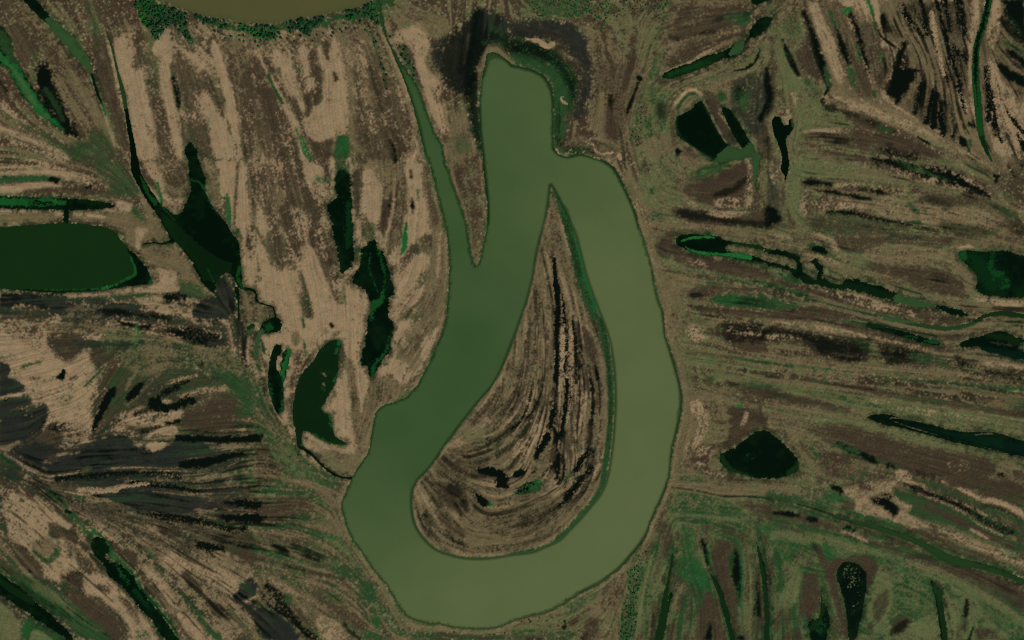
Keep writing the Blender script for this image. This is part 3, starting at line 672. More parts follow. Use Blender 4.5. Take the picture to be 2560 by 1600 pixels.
L wet fea=3 rag=5 p=.6 : 2060,640,40 2080,800,40 2090,960,30 2080,1120,40
L wet fea=3 rag=4 p=.8 : 2110,860,20 2120,1030,40 2150,1160,24 2200,1340,20
L wet fea=3 rag=5 p=.8 : 2130,1160,40 2140,1280,30
L wet fea=3 rag=4 p=.8 : 2190,940,16 2260,1080,24 2330,1160,30 2419,1270,24
L wet fea=3 rag=5 p=.8 : 2340,1280,36 2419,1400,50
L wet fea=3 rag=4 p=.7 : 2300,1360,14 2360,1512,14
P wet rag=5 fea=10 : 2220,-20 2440,-20 2440,420 2350,320 2300,220 2230,120
P green op=.6 p=.5 rag=6 fea=10 : 2220,120 2300,160 2419,330 2419,420 2300,280
L wet rag=4 fea=8 op=.9 : 2200,180,40 2300,290,60 2430,400,70
L green rag=4 fea=6 : 2230,390,30 2330,450,50 2430,510,40
L wet rag=4 fea=8 : 2290,490,40 2430,600,70
P brown op=.8 rag=4 p=.7 : 2160,560 2280,620 2419,840 2419,920 2250,830 2170,720
L wet rag=3 fea=5 : 2200,630,46 2250,680,80 2330,730,90 2430,780,80
P brown op=.7 rag=5 p=.8 : 2300,900 2400,880 2419,980 2340,1000
P sand rag=5 p=.6 : 540,900 600,850 700,890 860,940 1100,1010 1300,1090 1500,1180 1700,1310 1830,1410 2000,1450 2050,1530 1850,1530 1600,1380 1330,1260 1150,1180 900,1080 640,1020 530,950
P straw rag=5 p=.7 : 540,900 600,850 700,890 860,940 1100,1010 1300,1090 1500,1180 1700,1310 1830,1410 2000,1450 2050,1530 1850,1530 1600,1380 1330,1260 1150,1180 900,1080 640,1020 530,950
P sand p=.35 rag=5 : 560,880 900,970 1300,1100 1700,1330 2000,1480 1850,1512 1500,1330 1100,1130 700,1010
P pale op=.7 p=.6 rag=5 fea=6 : 1300,1180 1600,1300 1850,1450 1700,1460 1500,1370 1320,1270
P brown rag=5 fea=8 p=.9 : 450,1240 850,1250 1200,1250 1500,1370 1700,1500 1300,1512 900,1430 500,1330
P brown rag=5 fea=8 p=.85 : 660,1020 900,1090 1200,1220 1260,1280 1000,1260 860,1220
L wet fea=6 rag=4 op=.85 : 520,940,20 540,1010,50 620,1035,40
L wet fea=8 rag=4 p=.8 op=.8 : 620,1030,20 900,1110,40 1050,1190,60 1200,1240,40
P green rag=5 p=.7 fea=5 : 1000,1170 1120,1180 1200,1250 1050,1250
L wet fea=6 rag=4 op=.8 : 650,1330,24 740,1335,30
L wet fea=8 rag=5 p=.8 : 1050,1410,30 1200,1450,70 1400,1490,60
P green rag=5 p=.6 : 960,1410 1030,1400 1020,1460 960,1470
L sand p=.5 rag=4 : 350,1250,50 600,1230,50 830,1230,40
L brown rag=4 : 480,1420,20 700,1470,40 900,1490,50
L straw rag=5 p=.8 : 450,1480,40 650,1512,50
L wet rag=1.5 fea=2 : 570,830,16 540,880,16 520,950,24
L wet fea=3 rag=2 : 1420,1300,16 1520,1360,20
L straw p=.6 rag=3 : 260,1150,20 240,1250,30 220,1320,20
P wet fea=10 rag=4 : -20,640 40,780 60,900 20,1060 -20,1080
P brown op=.6 fea=10 : 0,600 70,620 70,950 40,1060 60,850
L wet op=.7 fea=8 : -10,1330,40 20,1400,40 0,1500,30
P wet rag=3 fea=3 : 1800,1275 1880,1300 1885,1360 1845,1400 1805,1340
L green rag=3 fea=4 : 1880,1310,30 1920,1370,30 1890,1430,30
L sand rag=3 p=.8 : 1790,1270,20 1850,1270,16 1890,1310,14
L wet rag=3 fea=3 p=.8 : 1900,1170,40 1940,1190,30
@21
P brown rag=6 fea=8 : 1600,220 1900,150 2100,60 2200,-20 2260,130 2200,330 2180,470 1850,440 1640,330
P sand p=.2 : 1900,360 2200,330 2180,480 1900,450
L wet fea=6 rag=3 op=.8 : 1930,330,30 2010,310,40 2100,270,46 2230,170,26
P brown rag=6 fea=10 p=.9 : 1480,460 1560,420 1900,520 2250,490 2430,430 2430,650 2100,620 1800,600 1560,560
L wet fea=9 rag=4 op=.85 : 1600,500,60 1700,520,70 1850,540,50 2100,590,50 2430,610,50
L sand p=.35 rag=6 : 1680,410,60 1900,500,90 2100,520,70 2230,480,60
L sand p=.55 rag=6 : 2230,0,30 2260,100,60 2240,280,80 2230,480,60
P green rag=5 p=.8 fea=6 : 1800,50 1950,20 2010,80 1900,140 1700,180 1640,150
P green rag=5 p=.4 : 1150,0 1400,0 1600,150 1500,250 1200,200
L green rag=2 fea=3 : 1320,280,40 1328,295,44
P green rag=5 p=.35 : 1280,420 1440,500 1440,680 1260,600
P pale p=.5 rag=5 : 1150,100 1500,100 1600,250 1600,420 1300,500 1200,400
P brown rag=5 p=.6 fea=8 : 1400,660 1600,640 2000,690 2300,720 2430,770 2430,800 2200,750 1900,690 1540,730
P brown rag=5 fea=6 : 1430,690 1560,680 1520,780 1600,850 1800,910 2200,950 2330,1030 2430,1050 2430,1150 2300,1130 1900,1050 1600,980 1450,900 1340,800
P sand p=.2 : 1550,900 1800,930 1900,1030 1700,1010
P ash op=.6 fea=8 p=.8 : 1330,800 1460,840 1480,940 1360,900
L straw rag=5 p=.8 : 1290,600,60 1600,620,50 2000,660,60 2419,740,60
L pale rag=4 p=.6 op=.8 : 2000,690,30 2250,720,40 2419,780,40
P green op=.7 rag=4 fea=5 : 1520,740 1620,680 1760,680 1960,700 1620,710
L green rag=3 fea=3 op=.9 : 1560,1060,8 1700,1080,12 1950,1100,16 2200,1150,24 2430,1160,26
L green rag=3 fea=3 op=.9 : 1750,1090,8 2000,1130,14 2430,1200,26
L brown rag=3 fea=3 : 1380,1040,10 1600,1070,14 1900,1120,14 2100,1160,10
L brown rag=2 fea=2 op=.7 : 1340,755,6 1430,745,6 1540,770,8
P green rag=4 fea=5 : 1850,1320 1950,1260 2200,1270 2430,1260 2430,1410 2200,1400 2000,1380
P bright op=.45 rag=5 fea=8 p=.75 : 1900,1310 2000,1270 2200,1290 2100,1370 1980,1370
P wet op=.5 rag=4 fea=6 p=.7 : 2080,1290 2430,1310 2430,1390 2250,1350
P green p=.8 rag=4 fea=5 : 1820,1150 1900,1150 1960,1180 1860,1200
P brown rag=5 fea=6 p=.85 : 1650,1370 2000,1390 2430,1420 2430,1500 2000,1470 1750,1430
P brown rag=5 fea=6 p=.8 : 1560,1230 1850,1180 2300,1200 2430,1210 2430,1250 1950,1250 1820,1320 1650,1310
L wet fea=5 rag=3 op=.8 : 1700,1275,40 1770,1270,34
L wet fea=5 rag=3 op=.7 : 1470,1105,24 1500,1110,20
P straw rag=5 p=.6 : 1380,1060 1800,1080 1700,1240 1560,1350 1440,1400
L straw rag=3 fea=3 op=.9 : 1080,60,20 1120,200,22 1190,430,28 1230,620,26 1300,860,30 1360,1000,34 1410,1350,26 1460,1512,34
L ash rag=2 fea=3 op=.6 : 1040,-10,30 1080,80,20
@31
P ash rag=4 fea=12 op=.7 p=.8 : -20,-20 100,-20 100,130 140,250 100,350 130,500 200,650 100,650 -20,600
P wet fea=9 rag=4 : -20,420 60,460 130,560 60,600 20,640 -20,660
P sand p=.2 : 0,0 100,0 140,250 100,300 20,200
P brown op=.8 fea=6 p=.8 : 100,350 150,330 200,540 280,640 200,680 130,520
P pale p=.7 rag=5 fea=6 : 220,-20 600,20 1100,80 1300,200 1600,260 1800,330 1200,250 900,180 500,200 330,190 330,280 260,550 380,610 300,620 180,540 140,330
P straw p=.5 rag=5 : 600,60 1100,80 1300,200 1600,260 1800,330 1200,250 900,180
P sand p=.4 rag=5 : 600,220 900,200 1250,260 1700,310 1500,340 1150,330 900,290 650,270
L sand p=.4 rag=5 : 360,300,60 330,400,80 350,500,60
L wet fea=8 rag=3 : 345,210,44 450,215,56 590,232,26
L wet fea=5 rag=3 : 450,285,18 700,320,34 900,365,34 1100,395,12
L wet fea=6 rag=3 : 990,290,20 1050,305,40 1120,315,20
L wet fea=4 rag=3 op=.8 : 860,275,20 920,278,16
P brown rag=6 fea=8 p=.85 : 560,-20 1000,-20 1200,40 1700,60 2000,170 2150,290 2100,380 1900,320 1500,200 1250,130 1000,60
P sand p=.15 rag=6 : 560,0 1000,0 1200,40 1700,60 2000,170 2150,290 2100,380
P pale p=.55 rag=5 : 1700,0 2050,0 2200,220 2060,200 1850,60
L wet fea=8 rag=6 : 1000,-10,40 1150,20,40 1300,60,80 1500,120,90 1700,150,100 1850,230,90 2030,300,56 2080,340,24
P pale p=.5 rag=5 : 1380,70 1460,60 1470,130 1400,130
L green fea=6 rag=5 p=.5 op=.8 : 1250,10,60 1400,100,60 1700,210,60
P brown rag=5 p=.75 : 400,300 850,380 900,450 600,460 400,500
P sand p=.25 : 400,300 850,380 1000,460 600,480 400,480
L wet fea=7 rag=5 p=.85 : 560,490,26 650,490,46 850,510,56 1000,555,44 1250,600,40 1420,630,40 1600,660,36
P green op=.9 rag=5 fea=8 p=.7 : 400,520 620,510 900,560 1300,630 1400,700 800,720 400,700
P brown op=.8 rag=5 fea=8 p=.6 : 400,520 620,530 900,580 1300,640 1400,700 800,720 300,640
P bright op=.5 rag=5 fea=5 p=.6 : 690,620 790,620 770,680 680,680
P sand rag=6 p=.65 : 850,420 1000,370 1150,340 1280,380 1320,450 1450,390 1660,450 1800,430 1950,430 2100,520 2180,600 2080,660 1900,600 1600,600 1640,660 1350,590 1100,540 1000,480
P straw rag=6 p=.5 : 850,420 1000,370 1150,340 1280,380 1320,450 1450,390 1660,450 1800,430 1950,430 2100,520 2180,600 2080,660 1900,600 1600,600 1640,660 1350,590 1100,540 1000,480
P green p=.25 rag=4 : 1140,390 1280,390 1250,470 1160,470
P green rag=4 p=.8 : 1310,390 1390,440 1440,500 1410,540 1350,470
P green rag=4 p=.8 : 1350,570 1450,560 1440,610 1360,600
P green rag=4 p=.6 : 1450,460 1520,480 1480,520
P green rag=5 fea=6 p=.7 : 2020,640 2180,630 2180,710 2080,720
P brown rag=5 fea=10 p=.9 : 1450,290 1700,330 2000,340 2200,430 2430,560 2430,760 2250,650 2200,500 2000,420 1700,450 1500,390
L wet op=.6 fea=10 : 1450,360,40 1600,400,50 1700,440,40
P green rag=5 p=.6 fea=8 : 2050,400 2200,430 2380,520 2350,600 2230,520
P wet op=.5 fea=8 p=.7 : 2300,600 2419,640 2419,740 2320,700
P wet op=.55 fea=12 rag=5 : 1620,590 1800,600 2000,650 2080,720 1850,720 1650,660
P brown rag=6 fea=8 p=.85 : 500,720 1400,720 1600,700 1800,760 1700,830 1300,770 1050,800 850,900 700,850
P ash op=.5 fea=10 p=.8 : 1060,700 1500,700 1480,760 1080,760
P sand p=.3 rag=6 : 950,830 1300,780 1500,850 1750,850 1800,970 1500,1000 1000,960 850,950
P straw p=.4 rag=6 : 950,830 1300,780 1500,850 1750,850 1800,970 1500,1000 1000,960 850,950
P green p=.3 rag=5 : 1280,800 1380,820 1350,880 1290,870
P green p=.3 rag=5 : 1470,940 1600,930 1560,990 1470,990
P green p=.3 rag=5 : 1680,830 1740,820 1740,960 1680,960
P brown rag=6 fea=6 p=.92 : 850,980 1300,1000 1700,1030 1880,1180 1850,1310 1500,1250 1200,1100 900,1030
P straw rag=5 p=.8 : 1760,790 1950,790 2100,860 2250,840 2419,880 2419,780 2150,740 1750,730
P sand rag=4 p=.9 : 1780,800 1940,800 1940,840 1780,850
P sand rag=5 p=.6 : 1900,1290 2050,1290 2120,1310 2200,1310 2419,1320 2419,1420 2000,1370
P straw rag=5 p=.8 : 1720,860 1780,880 1830,1000 1990,1130 1960,1230 1880,1290 1860,1170 1780,1050
P sand p=.55 rag=5 : 0,700 180,700 250,750 170,760 40,740
P sand p=.55 rag=5 : 280,730 440,680 640,740 690,880 620,880 560,760
P brown p=.5 rag=5 : 130,700 350,690 560,730 500,790 300,780
L straw rag=4 fea=3 p=.9 : -10,800,36 200,860,46 400,920,46 600,1000,50 850,1090,50 1100,1180,60 1300,1260,60 1600,1330,60 1900,1380,60 2430,1430,60
L sand p=.35 rag=4 : 380,890,40 560,930,60 700,1000,50
L pale rag=4 p=.5 : 700,1020,40 1000,1130,50 1300,1240,50 1700,1340,50
L brown rag=3 p=.7 : 1000,1210,20 1400,1340,16 1900,1410,16 2300,1430,10
P green rag=4 fea=4 p=.9 : 340,790 480,785 600,870 650,920 620,930 560,900 420,870
L bright op=.4 rag=3 p=.6 : 570,890,40 630,920,40
P green rag=4 fea=4 p=.9 : 100,1060 220,1060 330,1090 330,1170 270,1190 150,1150
P pale rag=4 p=.5 : 0,1020 120,1040 220,1090 120,1110 0,1070
P green rag=4 p=.85 : 830,1120 900,1130 1050,1190 1020,1210 880,1170
L green rag=3 fea=3 : 560,1040,20 700,1090,16
P brown rag=5 fea=5 p=.85 : 0,1090 280,1180 700,1250 1100,1350 1500,1400 1600,1512 1250,1500 800,1400 400,1280 0,1160
P sand p=.35 rag=5 : 300,1180 700,1240 850,1250 1100,1350 1400,1420 1380,1512 1100,1450 800,1380 500,1240
L green rag=3 fea=4 : -10,1170,24 200,1230,40 400,1300,50 600,1360,50 850,1430,50 1100,1480,40 1250,1512,40
L wet op=.5 fea=3 : 0,1180,10 300,1290,12 600,1370,12 1000,1470,12
L straw rag=3 p=.85 fea=3 : 400,1280,40 700,1370,40 1000,1440,30
P green rag=4 fea=5 : -20,1290 150,1330 330,1390 200,1420 -20,1410
P wet op=.4 p=.6 : -20,1290 60,1320 80,1370 -20,1370
L straw rag=3 fea=3 : 330,1390,14 400,1345,24 700,1420,30 1000,1500,20
P brown rag=5 fea=5 p=.9 : -20,1430 330,1390 450,1370 800,1470 900,1512 -20,1530
P brown rag=4 fea=5 p=.8 : 1550,1440 1900,1490 2000,1500 1950,1530 1550,1530
P pale p=.4 rag=5 : 2200,100 2419,200 2419,400 2200,250
L wet fea=2 rag=2 : 2130,150,30 2170,150,20
L wet fea=2 rag=2 : 2160,160,12 2150,210,10
L wet fea=3 rag=3 p=.9 : 2270,50,20 2300,110,24 2330,160,10
L wet fea=3 rag=3 p=.9 : 2370,0,30 2419,60,50
L green fea=5 rag=3 p=.9 : 2230,320,40 2300,360,30
L straw fea=2 op=.6 rag=2 : 1100,420,6 1600,300,6 1740,325,6
@22
P brown rag=6 fea=8 : 1960,20 2430,30 2430,300 2300,330 2100,280 2020,200 1940,100
P wet rag=6 fea=14 p=.95 op=.92 : 2000,40 2430,50 2430,180 2200,190 2050,190 1980,110
P green op=.5 p=.5 : 1860,80 1990,30 2060,200 1960,210
P sand p=.1 rag=3 fea=8 : 1980,40 2380,40 2350,170 2050,180
P straw p=.7 rag=5 : 1460,60 1850,60 1900,250 2300,340 2419,360 2419,320 2300,300 1980,240 1900,120 1700,0 1450,0
P sand p=.25 rag=5 : 1680,50 1840,60 1880,200 1740,180
L brown rag=2 fea=2 : 1620,290,8 1850,312,16 2050,340,12
L green rag=2 fea=2.5 : 2050,340,14 2200,375,26 2430,402,26
L straw rag=2 fea=2 op=.8 : 1560,290,20 1860,295,14 2050,325,14 2300,360,14
P green p=.3 rag=5 : 1600,330 1800,330 2000,420 1900,620 1650,600
P pale p=.4 rag=5 : 1600,330 1900,330 2419,440 2419,560 2000,600 1700,620
L brown fea=5 rag=3 : 1960,430,10 2050,450,30 2100,460,20
L brown fea=4 rag=3 : 2180,470,40 2210,475,30
L wet op=.6 fea=4 rag=3 : 2190,473,30 2205,476,24
L brown fea=5 rag=3 : 2250,490,20 2330,505,30 2430,520,40
P green rag=4 p=.7 : 1800,520 1920,540 1900,620 1830,590
L brown fea=7 rag=3 : 2030,590,40 2120,610,44
L wet op=.5 fea=7 rag=3 : 2070,605,30 2120,612,24
L green fea=8 rag=4 p=.8 : 2170,600,30 2250,640,50 2430,640,60
L brown fea=8 rag=4 : 2180,630,26 2280,680,80 2430,700,100
L brown fea=2 rag=2 op=.8 : 1880,650,8 2100,700,10
P straw p=.75 rag=5 : 1640,680 1900,660 2200,760 2000,800 2060,950 2060,1140 1750,1180 1700,1330 1560,1330 1600,950
P brown p=.25 rag=5 : 1760,750 1960,760 2020,950 2040,1130 1800,1150
P brown rag=6 fea=8 : 2000,820 2200,810 2350,850 2430,900 2430,1020 2250,1060 2150,1180 1950,1250 1870,1330 1880,1420 2050,1440 2250,1500 2000,1530 1800,1450 1700,1340 1750,1180 2050,1150 2060,950
P sand p=.12 rag=4 : 1750,1180 2000,1180 1870,1330 1880,1420 2050,1440 2000,1512 1800,1450 1700,1340
L sand p=.6 rag=4 : 2220,880,40 2190,960,56 2150,1020,30
L straw p=.7 rag=3 : 1960,1210,16 1890,1230,30 1860,1330,30 1890,1410,30
L bright rag=3 fea=3 op=.8 : 2135,810,34 2165,810,34
P pale p=.6 rag=5 : 1510,1440 1800,1470 2000,1530 1490,1530
P green p=.4 rag=5 : 1510,1450 1800,1480 2000,1530 1490,1530
L straw rag=2 fea=3 op=.9 : 1460,100,20 1520,260,26 1580,440,20 1620,620,20 1640,780,20 1620,950,20 1560,1180,30 1530,1350,26 1510,1500,26
@32
L straw rag=5 p=.85 : -10,20,60 300,50,70 600,90,80 900,150,60 1200,210,50 1500,280,60 1700,330,60 2000,370,80 2430,430,80
L sand p=.2 rag=4 : 0,20,60 300,50,70 600,90,80 900,150,60 1500,280,60
P brown rag=4 fea=6 p=.9 : 690,0 960,60 1300,160 1600,230 1800,290 1700,320 1300,220 900,130 700,70
P brown rag=4 fea=5 p=.85 : 1330,0 2000,-10 1850,40 1650,60 1400,20
P brown rag=4 fea=5 p=.8 : 1500,130 1900,130 2100,70 2419,130 2419,200 2200,100 2000,150 1700,200
P brown rag=6 fea=8 : -20,50 200,80 450,140 850,200 950,180 950,260 900,400 700,400 450,340 350,250 200,200 -20,200
P wet rag=6 fea=14 p=.9 op=.9 : 150,90 450,150 850,200 950,200 920,390 720,400 480,300 350,180
P wet rag=6 fea=12 p=.8 op=.9 : -20,60 150,90 250,150 100,170 -20,170
P sand p=.15 rag=4 : -20,120 250,130 350,180 200,200 -20,190
L green op=.5 p=.5 rag=4 : 850,200,80 980,230,80 900,280,60
P brown rag=6 fea=8 p=.8 : 1060,220 1250,270 1550,330 1650,440 1150,440 1070,360
P wet rag=6 fea=12 p=.85 op=.9 : 1070,220 1250,250 1550,320 1500,390 1300,390 1150,440 1060,330
P green rag=6 fea=8 p=.75 : 1300,310 1600,330 1740,430 1700,480 1560,400 1450,420
L straw rag=6 p=.8 : 0,340,60 300,390,80 700,450,90 1100,450,60 1700,500,60
P straw p=.6 rag=4 : 200,250 320,260 360,340 240,330
L green rag=3 fea=3 : -10,402,18 250,440,30 500,462,30 800,490,20
L pale rag=3 p=.6 : 250,445,30 520,470,40 780,505,30
L brown rag=3 p=.8 op=.9 : 620,460,10 800,485,16 900,520,20 1300,560,10
P straw p=.7 rag=5 : 800,490 1300,480 1900,560 2419,620 2419,560 1700,480 1000,460
P wet rag=6 fea=6 p=.7 : 1740,350 1830,350 1960,450 1900,500 1820,460
P wet rag=6 fea=6 p=.7 : 2010,460 2250,470 2400,540 2419,580 2330,580 2090,540
P wet rag=5 fea=6 op=.7 : 1740,345 1810,350 1820,370 1760,365
P sand p=.25 rag=5 : 1750,500 2050,500 2000,590 1830,560
L brown rag=4 fea=5 : -10,530,50 130,540,40
L brown rag=4 fea=6 : 230,540,60 500,590,60 650,610,40 800,640,50 1000,660,70
L wet op=.45 rag=4 fea=6 : 20,530,40 100,540,30
L wet op=.45 rag=4 fea=6 p=.7 : 550,600,40 700,630,40 960,660,50
L green rag=4 fea=6 p=.7 : 400,590,40 550,600,50
L green rag=4 fea=5 p=.8 : 960,540,36 1300,570,24 1600,580,44 1900,620,44 2430,660,44
L brown rag=3 fea=4 p=.8 op=.9 : 880,570,16 1250,620,24 1700,645,20 2000,660,16
L straw rag=4 p=.85 : -10,570,40 450,620,50 900,690,40 1300,760,40 1800,850,50 2430,960,50
P pale rag=5 p=.75 : 0,590 500,640 1000,720 1500,790 2000,880 2430,950 2430,1050 1900,1030 1300,900 950,850 700,800 450,690 200,690
P green p=.35 rag=4 : 500,650 1000,740 1500,810 2000,890 2430,960 2430,1050 1900,1020 1300,890 950,830 700,780
P sand p=.08 rag=4 : 500,650 1500,810 2430,960 2430,1050 1300,890
L brown rag=4 fea=6 p=.9 : 1000,690,50 1300,730,60 1700,790,60 2000,840,50 2430,890,70
L green rag=4 fea=6 p=.4 : 1200,710,60 1700,790,60 2100,850,60
L straw rag=2 fea=3 op=.8 : 1790,690,16 1830,760,20 1930,785,14
L brown rag=4 fea=10 : -10,680,90 200,740,90 450,790,80 650,830,60 760,850,24
L green rag=5 fea=8 p=.4 : 0,700,60 250,740,60 450,760,70
L wet op=.4 rag=4 fea=8 p=.6 : 0,690,60 250,750,60
L straw rag=3 p=.85 : -10,790,40 300,850,46 600,910,46 900,960,36 1300,1040,36 1700,1130,40 2100,1230,40 2430,1340,44
L pale rag=3 p=.6 : 350,950,30 600,930,40 900,975,40 1300,1060,40 1700,1140,50 2200,1260,50
P pale p=.7 rag=5 fea=6 : 380,950 900,960 1400,1080 1900,1210 2200,1300 2430,1380 2430,1420 2150,1320 1500,1190 1200,1130 1000,1060 650,1010
P brown rag=6 fea=10 p=.92 : 330,1010 650,970 1000,1040 1250,1150 1500,1200 2000,1280 2160,1340 2150,1480 1700,1530 1100,1400 800,1250 550,1180 400,1050
P straw p=.2 rag=5 op=.7 : 1150,1130 1500,1190 1700,1260 1450,1230
P green p=.3 rag=5 : 560,1180 700,1150 950,1250 1200,1360 1000,1400 720,1290
P sand p=.12 fld=f rag=5 : 1650,1330 1900,1300 1930,1400 1800,1460 1680,1420
P brown p=.7 rag=5 : 450,1200 800,1280 1200,1420 1300,1512 550,1512 480,1350
P straw p=.35 rag=5 : 600,1320 1000,1330 1300,1440 1350,1512 700,1512
P green p=.5 rag=5 : 820,1400 950,1400 960,1500 860,1490
P sand p=.5 rag=5 : 1180,1400 1300,1410 1380,1512 1220,1512
L wet rag=4 fea=5 : 670,1170,24 780,1240,36 880,1260,50 950,1310,70 1020,1350,30
L green rag=4 fea=5 p=.8 : 600,1190,40 700,1180,50 850,1250,40
L wet rag=4 fea=5 p=.9 : 1140,1370,46 1200,1390,36
L green rag=3 fea=5 : 1210,1380,36 1250,1400,20
L wet op=.5 rag=3 fea=6 : 650,1330,20 760,1360,30
L wet op=.6 rag=4 fea=6 : 1420,1440,24 1550,1490,30 1650,1512,30
P brown rag=5 p=.85 : 290,1180 340,1190 400,1290 370,1310 300,1240
L green rag=4 fea=5 p=.9 : 410,1210,40 470,1290,40
P straw rag=4 p=.8 : 200,1000 330,1000 280,1180 400,1280 520,1480 450,1420 300,1250 210,1150
P straw rag=4 p=.9 : 2160,1340 2300,1350 2430,1400 2430,1530 2150,1500
P wet p=.3 rag=4 : 2160,1400 2300,1440 2280,1512 2160,1490
P brown op=.9 rag=5 : 2300,1420 2430,1440 2430,1512 2320,1512
L straw rag=2 fea=3 : 1050,10,30 1300,55,25 1550,105,25 1750,118,30 1900,90,40 2030,40,30 2150,10,30
P straw p=.7 rag=4 : 2060,130 2180,70 2100,170
L brown op=.7 rag=4 fea=6 : 1000,100,40 1400,190,40 1700,250,40
L straw rag=3 p=.8 : 1610,220,40 1780,230,50 1880,190,50
L ash op=.7 rag=3 fea=4 : 1980,320,30 2200,345,40 2430,395,40
P sand rag=3 p=.5 : 1960,380 2419,430 2419,470 2100,450
@23
L straw rag=4 p=.8 : 1490,40,60 1800,60,90 2100,110,90 2419,80,90
P pale p=.7 rag=5 : 1480,90 1900,120 2000,170 2250,200 2250,420 1900,380 1550,340 1430,320
P green p=.55 rag=5 : 1480,90 1900,130 2100,230 2250,320 2200,360 1800,330 1430,320
P brown rag=5 fea=6 p=.8 : 2000,-20 2430,-20 2430,30 2100,20
P brown rag=5 fea=6 p=.85 : 2080,190 2430,200 2430,330 2250,300
P green rag=4 p=.8 : 2260,180 2400,180 2400,215 2280,205
L wet op=.8 rag=1.5 fea=2 : 1490,65,6 1700,90,8 1850,120,10 2000,160,14 2200,150,12 2430,175,14
L straw rag=1.5 fea=2 op=.8 : 1500,85,14 1700,108,14 1850,140,14 2000,178,14 2200,168,14
P brown rag=5 fea=6 p=.65 : 1370,420 1480,380 1530,500 1460,750 1340,780 1390,650
P green rag=4 p=.7 : 1330,600 1410,590 1380,700 1340,760
P pale p=.7 rag=5 : 1540,360 1700,430 1760,680 1660,700 1560,560
P green p=.6 rag=5 : 1560,420 1740,430 1770,700 1600,700
P green p=.5 rag=5 : 1780,360 2250,420 2200,560 1900,540
L straw rag=2 fea=3 p=.8 : 1720,440,16 1760,620,20 1810,800,16 1860,900,14 1920,1020,16 1970,1260,18 2040,1512,16
L straw rag=2 p=.7 op=.8 : 1650,370,14 1900,350,14 2050,430,14 2150,450,10
P brown rag=5 fea=8 p=.9 : 1870,700 1950,540 2080,600 2050,800 2100,1000 2130,1190 2130,1330 2060,1290 1980,1050 1880,870
P brown rag=5 fea=8 p=.9 : 1830,1060 1880,1060 1960,1250 2030,1530 1720,1530 1760,1250
P brown rag=5 fea=6 p=.85 : 2040,1290 2130,1220 2150,1512 2090,1512
L green rag=4 fea=6 : 1850,690,40 1870,800,30
P green rag=6 fea=8 p=.9 : 1580,720 1720,700 1850,880 1900,1000 1860,1060 1750,1000 1640,980 1550,900
P brown p=.5 rag=5 : 1530,870 1700,960 1660,1000 1480,1040
L straw rag=4 p=.8 : 1460,1350,60 1560,1060,60 1620,1000,40
P brown rag=4 p=.6 : 1470,1400 1540,1300 1580,1512 1460,1512
P brown rag=4 fea=6 op=.7 : 1660,1000 1730,1090 1700,1080
L brown rag=4 fea=5 : 1650,1000,14 1730,1090,16
P wet fea=6 rag=3 p=.95 : 1850,1340 1900,1330 1890,1530 1810,1530 1830,1420
L wet fea=5 rag=3 : 1795,560,12 1820,670,36 1845,790,12
P wet fea=6 rag=3 : 2090,660 2120,660 2160,800 2170,900 2150,1180 2130,1200 2130,1020 2080,930 2055,780
L green rag=4 fea=8 op=.7 : 2080,680,40 2070,850,30
P brown rag=4 fea=6 : 2290,880 2370,900 2390,1480 2290,1480
L wet fea=6 rag=4 : 2320,1070,24 2330,1180,36 2330,1260,46
L wet fea=5 rag=3 op=.8 : 2320,950,20 2300,1050,16
P green rag=4 p=.5 : 2160,600 2300,620 2290,1000 2250,1500 2160,1512 2180,900
P pale p=.5 rag=4 : 2160,600 2300,620 2290,1000 2250,1500 2160,1512 2180,900
L straw rag=2 p=.8 op=.8 : 2220,640,12 2250,900,16 2260,1200,14 2240,1512,14
L straw rag=2 p=.8 op=.8 : 2290,460,14 2330,700,14 2360,1000,14 2370,1300,14
L wet fea=4 rag=2 : 2140,1490,40 2180,1500,30
P straw rag=5 p=.75 : 920,900 1060,880 1080,1050 1020,1220 900,1300 700,1300 660,1150 820,1100 850,1000
P brown p=.3 rag=5 : 920,900 1060,880 1080,1050 1020,1220 900,1300 820,1220 850,1000
P ash op=.6 fea=6 rag=3 : 840,1080 880,990 920,990 860,1100
P green rag=4 fea=6 p=.7 : 1090,830 1240,790 1260,900 1200,1050 1180,1300 1160,1530 1000,1530 1040,1200 1100,1050
P bright op=.35 fea=8 p=.6 : 1180,800 1290,800 1240,1050 1190,1250 1170,1150
L pale rag=2 fea=4 : 1310,720,36 1280,850,40 1230,1080,40 1205,1200,40 1190,1450,30
P pale p=.75 rag=5 : 1280,880 1400,800 1500,780 1450,1050 1400,1300 1350,1512 1210,1512 1220,1200
P green p=.3 rag=5 : 1280,880 1400,800 1460,1050 1350,1512 1210,1512 1220,1200
P brown rag=5 fea=6 p=.7 : 1310,1180 1410,1120 1380,1350 1340,1512 1290,1512
L wet op=.7 fea=4 rag=2 : 1340,1270,14 1330,1370,20
P wet rag=2 fea=2.5 : 500,1320 520,1390 490,1425 465,1390
P brown rag=3 fea=4 : 520,1330 640,1290 620,1360 540,1400
P brown rag=4 fea=6 p=.9 : 700,1310 830,1290 760,1530 650,1530
L wet fea=6 rag=3 op=.8 : 670,1500,40 700,1460,24
P pale p=.6 rag=5 : 0,1380 450,1240 650,1080 820,1030 800,1150 650,1280 400,1420 0,1512
P green p=.5 rag=5 : 500,1180 800,1040 820,1100 640,1240 500,1300
P green p=.55 rag=5 : -20,1400 450,1420 650,1400 600,1530 -20,1530
P bright op=.3 p=.5 rag=5 : 50,1440 330,1430 300,1500 50,1490
L wet op=.6 fea=6 rag=3 : 150,1495,30 260,1495,24
L straw rag=2 fea=3 op=.8 : 1490,30,26 1430,220,30 1350,360,30 1300,480,26 1240,600,20 1060,840,18 900,960,10 660,1060,14
@33
